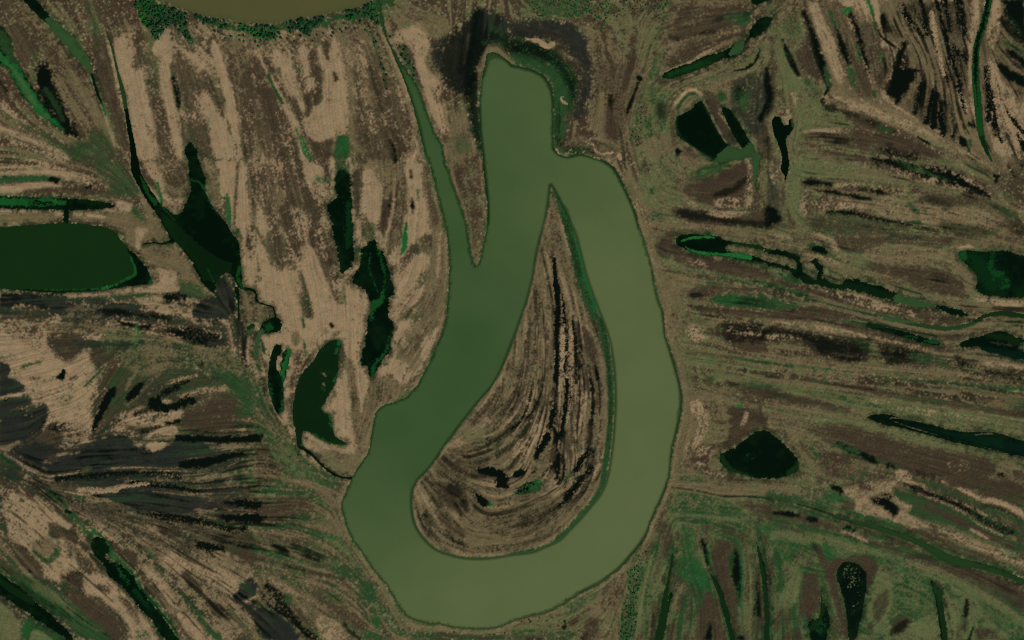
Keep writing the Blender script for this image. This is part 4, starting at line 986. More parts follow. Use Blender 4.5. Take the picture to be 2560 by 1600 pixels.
P pale p=.6 rag=6 : -20,-20 400,40 500,170 700,300 500,300 200,220 -20,190
P green p=.5 rag=6 : -20,-20 400,40 500,170 700,300 500,300 200,220 -20,190
P straw rag=5 p=.6 : -20,20 300,20 460,130 300,170 100,120 -20,100
P green rag=6 fea=8 p=.55 : 380,0 500,0 1000,330 1400,460 1900,640 2430,830 2430,930 1900,760 1500,580 900,400
P green rag=5 fea=6 p=.9 : 490,100 620,110 760,200 720,230 520,210
P bright op=.4 rag=5 fea=6 p=.8 : 500,120 620,130 740,200 600,200
P brown rag=5 fea=6 : 700,200 830,230 800,290 680,260
P green rag=6 fea=10 p=.5 : 1200,60 1500,130 1800,260 2100,420 2430,620 2430,720 2000,560 1600,420 1300,330 1150,150
L brown rag=5 fea=8 p=.8 : 1500,260,60 1800,370,80 2000,480,70 2300,620,70
L brown rag=5 fea=8 p=.8 : 1350,460,50 1600,560,80 1800,660,60 2100,760,80
P brown rag=6 fea=10 p=.85 : 1500,-20 2430,-20 2430,280 2200,200 2000,130 1700,50
L green rag=6 fea=8 p=.6 : 1500,20,40 1700,100,60 1950,220,60 2200,310,60 2419,420,60
P sand rag=5 p=.85 : 700,70 960,20 1200,10 1300,40 1160,70 1200,180 1380,240 1300,330 1400,370 1540,460 1330,450 1200,380 950,330 800,290 850,210 720,130
P straw rag=5 p=.4 : 700,70 960,20 1200,10 1300,40 1160,70 1200,180 1380,240 1300,330 1400,370 1540,460 1330,450 1200,380 950,330 800,290 850,210 720,130
P brown p=.6 rag=5 : 820,0 1000,0 1000,130 900,120 700,60
P wet rag=6 p=.75 fea=5 : 970,150 1160,110 1180,200 1250,260 1200,350 1130,300 1080,250 970,220
L wet rag=4 fea=4 : 1090,210,60 1160,260,80 1190,300,50
P green p=.5 rag=4 : 830,290 940,260 950,320 860,330
L wet rag=4 fea=4 : 610,65,30 660,80,40 690,105,24
L wet rag=6 p=.55 fea=4 : 1240,10,40 1350,50,60 1450,100,40
L sand p=.6 rag=4 : 1240,0,30 1450,40,30 1500,90,40 1420,130,20
L wet rag=6 p=.8 fea=4 : 1400,80,50 1500,125,60 1700,190,70 1900,270,80 2030,370,50
L sand p=.4 rag=5 : 1420,130,20 1700,230,30 1880,330,30 2000,430,40 2200,520,50
L sand p=.3 rag=5 : 1500,90,30 1750,180,30 1950,270,40 2150,380,50
L wet rag=6 p=.65 fea=5 : 2060,390,50 2200,450,90 2310,490,60
L sand rag=3 p=.9 : 1650,10,20 1700,40,15
L sand rag=4 p=.9 : 1800,80,20 1920,130,30 2010,190,50 2150,200,50 2280,250,60 2430,340,60
L wet op=.6 rag=3 fea=4 : 2030,235,12 2200,260,16 2350,350,20
L sand rag=5 p=.7 : 1610,480,24 1720,500,40 1800,540,60 1950,610,80 2150,680,90 2430,790,80
L brown p=.4 rag=5 : 1820,560,30 1950,610,40 2150,680,50
L sand rag=4 p=.5 : 1920,470,24 2000,510,30 2080,550,16
P brown rag=5 fea=6 p=.9 : -20,270 200,290 480,370 700,440 690,490 900,560 1200,640 1500,780 1560,830 1400,740 1000,620 500,430 -20,350
P green rag=5 p=.7 : 0,200 200,220 550,330 700,400 690,440 480,360 200,280 0,270
P bright op=.35 rag=5 p=.6 : 0,210 250,230 620,400 500,370 200,270
P green rag=5 p=.75 : 0,350 400,420 800,560 1000,640 900,640 500,500 0,460
L brown rag=4 fea=5 : 780,420,40 1000,490,60 1250,580,70 1420,650,60
P green rag=4 p=.6 : 930,510 1180,530 1150,560 960,550
L wet fea=5 rag=3 : 60,310,16 180,322,46 285,332,22
L wet fea=4 rag=3 : 365,355,20 420,370,50 455,378,20
P wet fea=3 rag=3 : 685,460 770,425 775,440 835,478 760,502
L green rag=2 fea=2 : 740,465,24 780,470,24
P green fea=3 rag=2 : 1000,520 1070,520 1075,560 1010,545
L wet op=.5 fea=3 rag=2 : 1090,585,14 1180,610,14
L sand rag=4 p=.7 : 690,485,20 780,495,30 860,540,40 940,575,20
L green rag=4 fea=5 p=.9 : 1220,640,30 1350,680,60 1470,710,40
L ash op=.6 rag=3 fea=5 : 1400,700,40 1540,740,50 1600,770,40
P pale p=.75 rag=6 : 0,470 400,480 800,580 1050,660 1300,740 1550,830 1900,960 2430,1260 2430,1530 900,1530 960,1000 1050,820 950,760 650,740 480,620 400,600 0,600
P green p=.4 rag=6 : 0,520 400,600 650,620 1000,700 1300,740 1600,950 1700,1200 1350,1350 1080,1400 1200,1000 1050,800 650,720 480,620
P green p=.75 rag=5 : 480,580 640,620 640,770 560,740
P bright op=.4 p=.6 rag=5 : 490,590 620,640 630,760 560,720
P green p=.7 rag=5 : 0,540 280,600 280,720 180,790 60,700
P pale rag=5 p=.9 : 240,800 320,820 310,1000 250,1200 100,1200 100,1050 220,950
P green rag=5 p=.5 : 0,800 220,900 100,1050 60,1150 20,900
P green rag=4 p=.7 : 450,800 540,950 620,1200 640,1400 560,1250 520,1050
P brown rag=5 fea=6 p=.92 : 430,600 480,640 560,780 680,750 850,690 1000,740 1050,820 960,980 930,1100 920,960 640,960 700,1200 750,1400 740,1530 700,1400 640,1200 560,950 480,760
P brown rag=5 fea=8 p=.92 : 330,900 460,880 490,1000 490,1230 380,1320 270,1240 300,1150
P sand p=.15 rag=4 : 380,1040 460,1040 450,1130 390,1120
L wet op=.6 fea=6 rag=3 : 430,610,30 460,650,24
P brown rag=5 fea=8 p=.9 : 180,1400 280,1400 330,1530 120,1530
P brown rag=4 fea=5 op=.8 : 0,800 40,850 60,1100 20,1250 0,1200
L wet fea=5 op=.9 rag=3 : 10,900,20 20,980,20
P brown rag=5 fea=10 p=.8 : 1100,1000 980,1200 1000,1350 1080,1300 1160,1120
P brown rag=5 fea=10 p=.85 : 1150,1330 1300,1270 1340,1380 1200,1500
L wet fea=10 rag=3 op=.85 : 1290,1350,50 1230,1400,60 1170,1440,40
L wet fea=10 rag=3 op=.6 : 970,1370,50 960,1400,40
L brown fea=8 rag=3 : 1870,1140,50 1860,1280,60 1850,1400,50
L wet fea=6 rag=3 op=.9 : 1875,1150,30 1865,1280,36
P brown rag=6 fea=8 p=.7 : 1950,1400 2150,1400 2200,1512 1920,1512
L wet fea=5 rag=2 : 1940,1390,10 1920,1430,22 1900,1512,24
P green rag=5 fea=6 p=.85 : 1650,950 1720,980 1740,1080 1840,1080 1820,1120 1700,1120
P green rag=5 fea=6 p=.8 : 1960,1300 2040,1300 2000,1400
L brown fea=5 rag=3 p=.9 : 1600,960,50 1640,1020,40 1690,1180,24 1710,1320,20
P green rag=5 p=.5 : 1920,1080 2200,1220 2419,1350 2419,1512 2250,1480 2000,1200
P brown rag=5 fea=8 : 1600,810 1800,790 2100,870 2430,1000 2430,1310 2200,1150 1900,960 1650,850
P ash op=.5 fea=12 p=.8 : 2000,900 2419,1050 2419,1280 2200,1130
L straw rag=4 p=.8 : 1300,760,40 1600,860,50 1800,940,50 2100,1120,50 2419,1330,50
L pale rag=4 p=.6 : 1500,880,60 1850,1000,60 2150,1180,60 2419,1370,60
L straw rag=2 fea=2 : 300,243,8 550,330,8 700,392,10 900,448,12 1100,498,10 1250,550,18 1420,620,25
L straw rag=3 fea=2 : 1390,640,40 1480,670,50 1560,690,50
L straw rag=2 fea=2 : 1500,600,8 1700,700,8 1950,770,10 2200,855,12 2430,940,12
L pale rag=3 fea=3 op=.8 : 1620,765,20 1800,790,20 2000,840,20 2200,900,30
P sand p=.2 rag=5 : 600,640 800,640 1000,700 800,680
@F
P ash fld=k p=.5 fea=30 op=.75 sf=.2 : 60,1060 400,1010 600,1000 560,1290 420,1310 80,1180
P wet fld=l p=.16 fea=30 op=.8 sf=.08 : 60,1060 400,1010 640,1000 640,1290 420,1310 80,1180
P wet fld=l p=.08 fea=30 op=.8 sf=.08 : 0,1000 300,1300 560,1290 700,1180 800,1400 760,1512 0,1512
P wet fld=l p=.19 fea=20 op=.85 sf=.08 : 2060,20 2419,20 2419,430 2330,420 2200,280 2100,190
P wet fld=l p=.05 fea=20 op=.85 sf=.06 : 1690,540 2419,640 2419,900 1700,740
P wet fld=l p=.06 fea=20 op=.75 sf=.06 : 1900,250 2330,370 2380,560 1900,560
P bright fld=k p=.2 fea=30 op=.35 sf=.15 : 1600,1200 2000,1230 2419,1420 2419,1512 1560,1512 1580,1300
@21
L green fea=4 rag=3 : 395,270,20 500,500,84 560,700,70 605,900,90 650,1100,100 720,1300,90 790,1490,80
@22
L green fea=4 rag=2 : 830,0,80 885,200,66 925,500,60 935,800,60 915,1100,56 890,1300,66 860,1512,50
@23
L green fea=4 rag=3 : 865,10,44 800,170,56 680,310,56 500,500,50 400,590,44 250,665,36 0,695,30
@13
L green fea=4 rag=2 op=.85 : 2419,710,20 2200,745,30 1950,745,36 1750,690,30 1600,580,24 1500,430,18 1470,260,12
@21
L bright fea=3 rag=2 op=.75 : 560,650,12 600,780,24 640,950,44 690,1130,44 740,1260,40 800,1440,40
L bright fea=3 rag=2 op=.5 : @22 850,0,24 900,180,16
P brown rag=5 fea=5 op=.55 : 385,620 430,640 450,900 560,1200 680,1400 750,1520 150,1520 250,1250 300,1000 330,800
P straw p=.65 rag=5 : 385,620 430,640 450,900 560,1200 680,1400 750,1520 150,1520 250,1250 300,1000 330,800
L straw rag=3 fea=3 : 375,330,14 400,500,60 340,650,40 290,800,36 250,950,36 210,1150,36 160,1330,40 80,1500,60
L straw rag=4 p=.8 : 410,450,20 470,650,30 520,900,40 560,1150,40 640,1350,50 720,1490,50
L brown rag=5 fea=4 p=.8 : 420,700,60 420,900,80 500,1150,60 600,1400,60
L wet fea=3 rag=3 : 400,930,14 408,1100,40 420,1200,52 435,1350,46 428,1530,46
L wet fea=3 rag=4 p=.9 : 470,1270,14 490,1400,24 500,1530,26
@22
P brown p=.5 rag=4 : 380,0 700,0 880,450 870,900 650,700 600,400
P sand rag=4 p=.6 : 470,60 560,60 590,300 560,600 440,700 440,400
L wet fea=2.5 rag=3 : 430,-10,50 432,200,40 420,400,46 412,580,34
L wet fea=2.5 rag=5 p=.9 : 412,580,24 410,700,26 400,800,40 390,900,56 360,1020,46
L wet fea=2.5 rag=3 : 340,1090,56 320,1130,64 260,1230,50 230,1290,24
L wet fea=2.5 rag=5 p=.8 : 565,-10,20 590,180,26 600,400,24 605,580,16
L wet fea=2.5 rag=5 p=.8 : 500,80,20 520,200,24 515,350,34 505,480,54
L wet fea=2.5 rag=3 : 520,560,26 522,660,28 515,780,36 490,920,24 470,1060,30 430,1125,40
L wet fea=3 rag=4 p=.9 : 735,550,12 765,660,24 770,850,18 745,980,30
L wet fea=3 rag=4 p=.8 : 790,450,22 810,560,22
L wet fea=3 rag=4 p=.7 : 620,50,14 640,300,20 640,450,14
L wet fea=3 rag=5 p=.7 : 720,420,16 740,600,16
L wet fea=3 rag=4 p=.7 op=.9 : 280,560,12 265,720,20 200,870,34 90,950,30 -10,1040,36
L wet fea=3 rag=4 p=.7 op=.8 : 200,560,12 160,800,20 90,950,20 20,1020,20
L wet fea=3 rag=4 p=.6 op=.8 : 130,480,12 100,720,18 30,860,18
L wet fea=3 rag=4 p=.7 op=.8 : 260,760,14 200,1000,20 120,1130,20 -10,1220,16
L brown fea=4 rag=4 p=.7 : 160,100,60 140,400,70 60,760,60 -10,900,50
L brown fea=4 rag=4 p=.7 : 320,100,70 310,500,60 280,900,50 180,1150,40
L sand rag=4 p=.6 : 680,720,80 650,900,70 600,1100,50
P sand rag=5 p=.5 : 250,960 350,950 280,1180 120,1280 0,1340 0,1180
P brown rag=4 p=.8 : 620,40 720,100 830,380 780,440 700,330 640,200
P straw rag=4 p=.7 : 780,300 880,380 900,600 850,650
L straw rag=3 p=.8 : 740,40,40 830,260,40 890,500,40 910,800,40 880,1150,40 850,1400,50
L wet fea=3 rag=5 p=.8 : 720,1230,50 660,1330,56 600,1420,40
L wet fea=4 rag=5 p=.8 : 740,1400,60 680,1480,50
L wet fea=3 rag=5 p=.8 : 500,1060,20 440,1200,30 400,1360,40 300,1470,40
L green fea=4 rag=4 p=.8 : 500,1512,40 580,1450,40
L wet fea=3 rag=2 : 40,1460,50 90,1440,40
L wet fea=3 rag=2 : 190,1435,16 205,1435,16
L brown rag=4 fea=4 p=.8 : 400,1200,60 370,1330,50
L sand rag=4 p=.8 : 760,1500,40 840,1350,40 870,1240,24
@12
P pale op=.7 p=.4 rag=4 : 1900,1050 2200,1000 2419,1150 2300,1250 2000,1180
L wet fea=4 rag=5 p=.7 op=.8 : 2419,750,40 2300,800,40 2210,900,30
L brown fea=4 rag=4 p=.7 : 2300,640,40 2250,750,60 2050,960,80
L wet fea=3 rag=4 p=.7 op=.8 : 2419,830,20 2280,880,16 2200,980,14
L wet fea=3 rag=4 p=.8 op=.8 : 2419,1040,30 2260,1140,36 2080,1230,20
L wet fea=3 rag=4 p=.6 op=.8 : 2340,560,20 2310,800,20
P brown rag=5 fea=6 p=.55 : 1850,1200 1950,1250 2200,1330 2220,1512 2000,1512 1700,1480 1720,1350
L wet fea=4 rag=4 op=.6 p=.7 : 1830,1370,40 1920,1440,40
L wet fea=3 rag=3 : 2120,1430,50 2220,1430,80 2300,1460,60 2360,1510,40
L green rag=3 p=.7 : 2330,1470,40 2350,1500,40
@13
P brown rag=5 fea=8 p=.7 : 1650,100 1850,0 2000,50 2000,280 1850,280 1700,230
L wet fea=8 rag=4 op=.75 : 1830,80,80 1900,110,90
L wet fea=7 rag=4 op=.75 : 1960,200,60 1980,270,46
L wet fea=5 rag=3 op=.8 : 1605,330,34 1610,340,30
P brown rag=5 fea=6 p=.85 : 1660,250 1780,300 1900,450 2000,520 1980,560 1840,500 1720,380
L wet fea=4 rag=3 op=.7 p=.8 : 1800,470,24 1825,500,24
L wet fea=4 rag=3 op=.75 : 1850,550,20 1950,600,30 2030,630,12
P wet rag=2 fea=2 : 2060,100 2130,160 2200,190 2205,240 2130,245 2100,190
P wet rag=3 fea=3 : 2250,-20 2360,-20 2375,80 2290,75
L green rag=3 fea=3 : 2200,230,40 2240,235,30
L brown fea=5 rag=3 op=.8 : 2100,545,20 2150,548,20
P straw rag=5 p=.8 : 1850,320 2419,300 2419,680 2100,700 1950,650 2000,520
P brown rag=4 p=.35 : 2100,330 2419,290 2419,560 2250,520
L wet fea=3 rag=4 op=.7 : 2290,240,16 2380,225,16 2419,215,14
@23
P brown rag=6 fea=8 p=.65 : -20,180 200,150 400,150 380,280 300,440 150,540 -20,580
P straw rag=5 p=.35 : -20,180 200,150 400,150 380,280 300,440 150,540 -20,580
P green rag=4 fea=4 : 60,120 130,30 250,-10 310,20 280,90 150,130 -10,140
L bright op=.6 rag=4 fea=5 p=.7 : 150,100,30 220,30,40 270,10,30
P wet p=.5 rag=4 : 20,120 130,30 200,10 280,80 150,130
L wet fea=4 rag=5 p=.92 : 450,240,30 540,150,60 600,60,60 650,-10,50
L wet fea=4 rag=5 p=.8 : 260,370,16 380,290,40 460,240,30
L brown rag=4 fea=5 p=.8 : 600,200,60 700,80,60
L straw rag=4 p=.85 : 0,620,60 250,580,60 450,440,60 700,180,60 800,40,60
L brown rag=4 fea=4 p=.8 : 100,610,30 250,560,40 380,500,40
L straw rag=3 p=.8 : 0,150,20 200,130,24 350,110,24 500,60,24

@F
P wet fld=l p=.13 fea=16 op=.9 sf=.08 : 1250,760 1330,620 1400,800 1430,1000 1410,1150 1300,1200 1180,1050
P sand fld=k p=.1 fea=16 op=.7 sf=.08 : 1200,900 1290,640 1380,700 1430,1000 1400,1180 1250,1150 1120,1050
P wet fld=l p=.1 fea=16 op=.8 sf=.08 : 1000,1120 1250,1000 1380,1200 1250,1280 1050,1260
@20
L green fea=8 rag=4 op=.9 : 400,760,70 440,850,110 450,1050,110 450,1250,90 415,1390,50
L wet fea=8 rag=5 op=.6 p=.5 : 430,1000,60 450,1200,60 440,1360,50
L straw fea=4 rag=4 p=.5 op=.6 : 500,1060,50 490,1250,40 470,1340,30
L sand rag=2 fea=1.5 : 465,925,24 475,965,30 510,980,16
@10
L wet fea=8 rag=4 op=.8 : 2080,700,50 2040,860,90 2060,1100,80 2100,1300,40
L green fea=5 rag=3 op=.8 : 2085,900,50 2080,1120,50 2115,1350,40 2140,1490,30
L straw fea=4 rag=2 op=.6 : 2185,500,30 2140,600,36 2110,720,30

@02
ZP ash p=.5 op=.7 fea=30 rag=8 fld=k : 120,1200 1000,1100 1300,1180 1700,1100 2400,1150 2300,1400 1900,1500 600,1500
@03
ZP ash p=.4 op=.6 fea=30 rag=8 fld=k : 580,-20 2350,-20 2350,300 2000,500 1500,330 900,160
@23
ZP bright op=.4 p=.7 fea=8 rag=6 : 1580,720 1720,700 1850,880 1900,1000 1860,1060 1750,1000 1640,980 1560,900
ZP bright op=.3 p=.6 fea=8 rag=6 : 1560,430 1740,440 1770,700 1620,700
ZP brown op=.8 p=.85 fea=8 rag=5 : 1890,700 1950,560 2070,610 2040,800 2090,1000 2120,1190 2060,1270 1980,1040
ZP brown op=.8 p=.85 fea=8 rag=5 : 1830,1070 1880,1070 1950,1250 2020,1520 1910,1520 1890,1340 1830,1430 1800,1520 1730,1520 1770,1250
@33
ZP bright op=.4 p=.7 fea=8 rag=6 : 490,590 620,630 650,760 560,740
ZP bright op=.3 p=.6 fea=8 rag=6 : 20,540 280,610 280,720 180,790 60,690
ZP bright op=.35 p=.75 fea=6 rag=5 : 500,110 620,120 750,200 640,220 520,200
ZP brown op=.85 p=.88 fea=8 rag=5 : 340,910 450,890 480,1000 480,1220 380,1310 280,1240 310,1150
ZP brown op=.85 p=.88 fea=8 rag=5 : 450,620 560,780 680,750 850,700 1000,750 1040,820 960,960 930,1060 930,900 850,790 700,790 640,900 670,1040 740,1320 740,1500 640,1200 560,950
@21
ZL green fea=5 rag=3 : 385,270,24 480,500,70 555,700,80 600,900,86 650,1100,96 715,1300,90 790,1490,80
ZL bright fea=3 rag=2 op=.6 : 570,690,10 620,850,30 645,960,40 690,1130,40 740,1260,36 800,1440,36
ZL wet fea=4 rag=3 op=.5 p=.5 : 480,500,50 570,800,60 650,1150,60 780,1480,50
ZL straw fea=3 rag=3 p=.8 : 365,330,14 372,420,36 430,600,24 490,780,24 530,950,30 560,1130,36 640,1330,40 720,1490,40
@22
ZL green fea=5 rag=2 : 830,0,76 885,200,60 925,500,56 940,800,56 920,1100,52 895,1300,60 865,1512,46
ZL wet fea=4 rag=3 op=.5 p=.5 : 840,0,40 900,250,36 935,700,36 900,1300,36
@23
ZL green fea=5 rag=3 : 865,10,40 800,170,50 680,310,50 500,500,46 400,590,40 250,665,34 0,695,28
@21
ZL wet fea=2 rag=2 : 400,930,14 408,1100,40 420,1200,54 437,1350,48 430,1530,50
ZL wet fea=2 rag=3 : 470,1270,14 490,1400,26 500,1530,28
@22
ZL wet fea=2 rag=2 : 430,-10,54 434,200,44 424,400,50 414,580,38
ZL wet fea=2 rag=5 p=.93 : 414,580,30 410,700,36 402,800,46 392,900,58 360,1020,50
ZL wet fea=2 rag=3 : 340,1090,60 320,1130,66 260,1230,54 230,1290,26
ZL wet fea=2 rag=4 p=.9 : 565,-10,24 590,180,30 602,400,26 605,590,18
ZL wet fea=2 rag=5 p=.85 : 500,60,22 520,200,28 515,350,38 507,480,56
ZL wet fea=2 rag=3 : 520,560,30 522,660,32 515,780,40 490,920,28 470,1060,34 430,1125,46
ZL wet fea=2 rag=3 p=.95 : 735,550,14 765,660,30 770,850,22 745,980,34
ZL wet fea=2 rag=3 p=.9 : 790,440,26 810,560,24
ZL sand fea=3 rag=4 p=.6 : 470,80,40 470,350,40 450,600,40 440,800,30
ZL sand fea=3 rag=4 p=.6 : 550,20,24 565,250,36 570,500,36 550,800,36 520,1000,30
ZL wet fea=3 rag=4 p=.8 op=.85 : 280,560,14 265,720,24 200,870,40 90,950,34 -10,1040,40
ZL wet fea=3 rag=4 p=.75 op=.8 : 200,560,14 160,800,24 90,950,24 20,1030,24
ZL wet fea=3 rag=5 p=.9 : 725,1230,56 660,1330,60 600,1430,44
ZL wet fea=3 rag=5 p=.9 : 740,1390,64 670,1490,54
ZL wet fea=2 rag=2 : 40,1460,54 90,1440,54
@12
ZL wet fea=2 rag=3 : 2120,1430,54 2220,1430,84 2300,1460,64 2370,1510,44
@13
ZP wet rag=2 fea=2 : 2055,95 2130,160 2205,188 2208,242 2130,248 2095,190
ZP wet rag=3 fea=3 : 2250,-20 2360,-20 2378,84 2288,78
ZL bright rag=3 fea=3 op=.5 : 2205,225,40 2250,235,30
@23
ZP green rag=4 fea=4 : 60,125 130,30 250,-10 310,20 280,90 150,135 -10,145
ZL bright op=.7 rag=4 fea=4 p=.8 : 140,100,40 210,30,50 270,10,36
ZP wet p=.45 rag=4 : 0,130 120,40 200,10 290,80 150,135
ZL wet fea=3 rag=4 p=.95 : 450,240,34 540,150,66 600,60,66 650,-10,54
@20
ZL sand rag=2 fea=1.5 : 135,368,16 175,372,14 220,385,46 250,380,22 300,420,52 330,445,52 390,420,38
ZL sand rag=2 fea=1.5 : 465,925,26 475,965,32 510,980,18
ZL sand rag=2 fea=1.5 : 420,1415,16 445,1455,14 500,1465,10
ZL sand rag=2 fea=1.5 : 700,1350,14 735,1355,20 765,1370,16
ZL sand rag=2 fea=1.5 : 785,1410,18 810,1450,20 850,1465,26 900,1445,22 948,1446,22
ZL sand rag=2 fea=1.5 : 1005,1470,40 1020,1500,30
ZL green fea=6 rag=4 op=.8 : 480,1430,60 640,1410,50 740,1420,40
ZL wet fea=6 rag=5 op=.6 p=.7 : 430,1320,50 520,1420,50 700,1400,60 860,1500,40
@10
ZL straw fea=4 rag=2 op=.75 : 2150,640,24 2160,560,36 2190,480,50 2270,470,60 2340,530,50 2400,580,24
ZL wet fea=5 rag=2 op=.75 : 2060,700,50 2050,900,60 2080,1150,50 2120,1400,34
@30
ZL wet fea=2.5 rag=5 p=.85 : 1255,40,50 1310,170,60 1420,290,50 1470,350,30
ZL wet fea=2.5 rag=5 p=.85 : 1370,50,40 1440,190,44 1500,320,34
ZL wet fea=2.5 rag=4 p=.9 : 1440,10,46 1480,150,46 1500,290,30
ZL wet fea=2 rag=3 : 1590,0,22 1640,180,30 1680,330,42 1700,480,30 1720,600,24
ZL wet fea=2.5 rag=6 p=.85 : 1660,0,50 1700,150,50 1725,290,40
ZL wet fea=2.5 rag=5 p=.92 : 1800,-10,80 1830,150,76 1855,310,54
ZL wet fea=2.5 rag=6 p=.8 : 1730,440,60 1860,540,60 1870,600,36
ZL wet fea=2 rag=4 p=.92 : 1740,500,26 1762,650,46 1812,770,44 1822,910,24
ZL wet fea=2.5 rag=5 p=.8 : 1640,600,40 1700,760,40
ZL wet fea=2 rag=3 p=.9 : 1830,940,24 1870,1080,14
ZL wet fea=2.5 rag=5 p=.85 : 2060,640,50 2080,800,46 2090,960,44 2080,1120,54
ZL wet fea=2.5 rag=4 p=.9 : 2110,860,26 2125,1030,46 2155,1160,30 2200,1340,24
ZL wet fea=2.5 rag=4 p=.9 : 2190,940,20 2260,1080,30 2330,1160,40 2430,1280,34
ZL wet fea=2.5 rag=4 p=.9 : 2340,1280,46 2430,1410,60
ZL sand rag=4 p=.7 fea=3 : 1540,120,40 1570,300,50 1620,500,50 1660,700,40
ZL sand rag=4 p=.7 fea=3 : 2110,560,30 2140,800,40 2200,1000,50 2330,1300,60 2380,1512,60
ZL wet fea=5 rag=4 p=.95 : 1460,800,56 1430,930,76 1390,1070,30
ZL wet fea=4 rag=3 : 1560,840,20 1530,1000,34 1500,1160,44
ZL wet fea=4 rag=3 : 1592,890,30 1572,1100,50 1560,1200,44
ZL wet fea=4 rag=4 p=.95 : 1650,980,56 1640,1120,76 1660,1260,50
@F
@02
ZL wet rag=3 fea=3 : 880,1040,20 930,930,40 980,810,66 1050,690,76 1080,650,30
ZL wet rag=3 fea=4 : 1215,740,54 1290,660,76 1335,600,34
ZP wet rag=5 fea=4 : 1390,770 1520,700 1530,800 1650,780 1800,720 1860,745 1750,810 1580,870 1480,855 1400,810
ZL wet rag=5 p=.9 : 1540,695,54 1650,640,56 1780,575,26
ZL wet rag=3 fea=4 : 1680,1110,40 1900,1130,56 2200,1130,56 2430,1115,66
ZL wet rag=3 fea=4 : 1715,1375,64 1900,1350,86 2060,1310,66 2310,1255,18
ZP sand rag=3 p=.97 : 1395,1160 1560,1150 1560,1222 1400,1240
ZP sand rag=4 p=.85 : 1380,1115 1500,1020 1680,1000 1700,1060 1600,1085 1450,1070
ZP brown rag=5 fea=10 p=.88 op=.9 : 1700,880 1950,830 2150,680 2230,800 2180,890 2300,960 2100,1060 1750,1030
ZL wet rag=4 fea=4 p=.85 : 540,1500,44 900,1475,56 1300,1445,44 1680,1475,56
ZP wet fea=3 rag=2 : 518,540 570,508 598,458 622,475 612,540 580,568
ZL brown rag=5 fea=8 p=.85 op=.9 : 960,650,60 1080,470,60 1130,380,40
@03
ZL wet rag=4 fea=3 : 2090,350,44 2250,362,76 2430,360,66
ZL wet rag=4 fea=3 p=.95 : 2130,210,36 2300,222,86 2430,240,66
ZL wet rag=5 fea=3 p=.95 : 1860,590,36 1980,640,84 2090,640,60
ZL wet rag=6 p=.6 fea=3 : 1300,295,50 1740,370,66 1950,405,66 2150,475,60 2310,465,60
ZL wet rag=5 p=.7 : 1240,25,60 1600,60,66 1860,110,56
ZL sand rag=4 p=.7 fea=3 : 760,95,50 1000,110,50 1200,55,36 1400,35,30

@10
ZL wet op=.75 fea=12 rag=6 p=.85 : 2080,560,70 2110,420,90 2200,340,100 2320,370,90 2430,450,90
ZL green op=.6 fea=8 rag=5 p=.6 : 2150,400,40 2300,400,60 2430,500,60
ZL straw fea=5 rag=2 op=.8 : 2160,580,30 2190,490,46 2270,480,50 2340,540,40 2400,590,24
@20
ZL wet op=.7 fea=12 rag=6 p=.85 : -20,450,80 120,470,90 300,510,90 450,640,80 560,800,60 580,950,40
ZL green op=.5 fea=8 rag=5 p=.6 : 0,520,60 200,560,70 400,680,80 500,850,60 470,1050,60
ZL sand rag=2 fea=1.5 : 135,368,16 175,372,14 220,385,46 250,380,22 300,420,52 330,445,52 390,420,38
ZL sand rag=2 fea=1.5 : 465,925,26 475,965,32 510,980,18
P ash p=.8 op=.8 fea=14 rag=6 : 60,200 480,200 640,280 720,420 760,640 700,660 620,420 500,300 250,280
@21
ZL straw fea=4 rag=3 p=.9 : 1105,60,24 1150,200,26 1220,430,30 1262,620,30 1335,860,34 1395,1000,36 1445,1350,30 1490,1512,36
@22
ZL straw fea=4 rag=3 p=.9 : 1490,100,24 1548,260,28 1606,440,26 1645,620,26 1668,780,26 1646,950,26 1590,1180,34 1558,1350,30 1530,1500,30
ZL sand p=.35 rag=5 : 1700,100,120 1760,200,80
ZL sand p=.3 rag=5 : 1740,820,140 1850,1000,120 1680,1200,100
"""
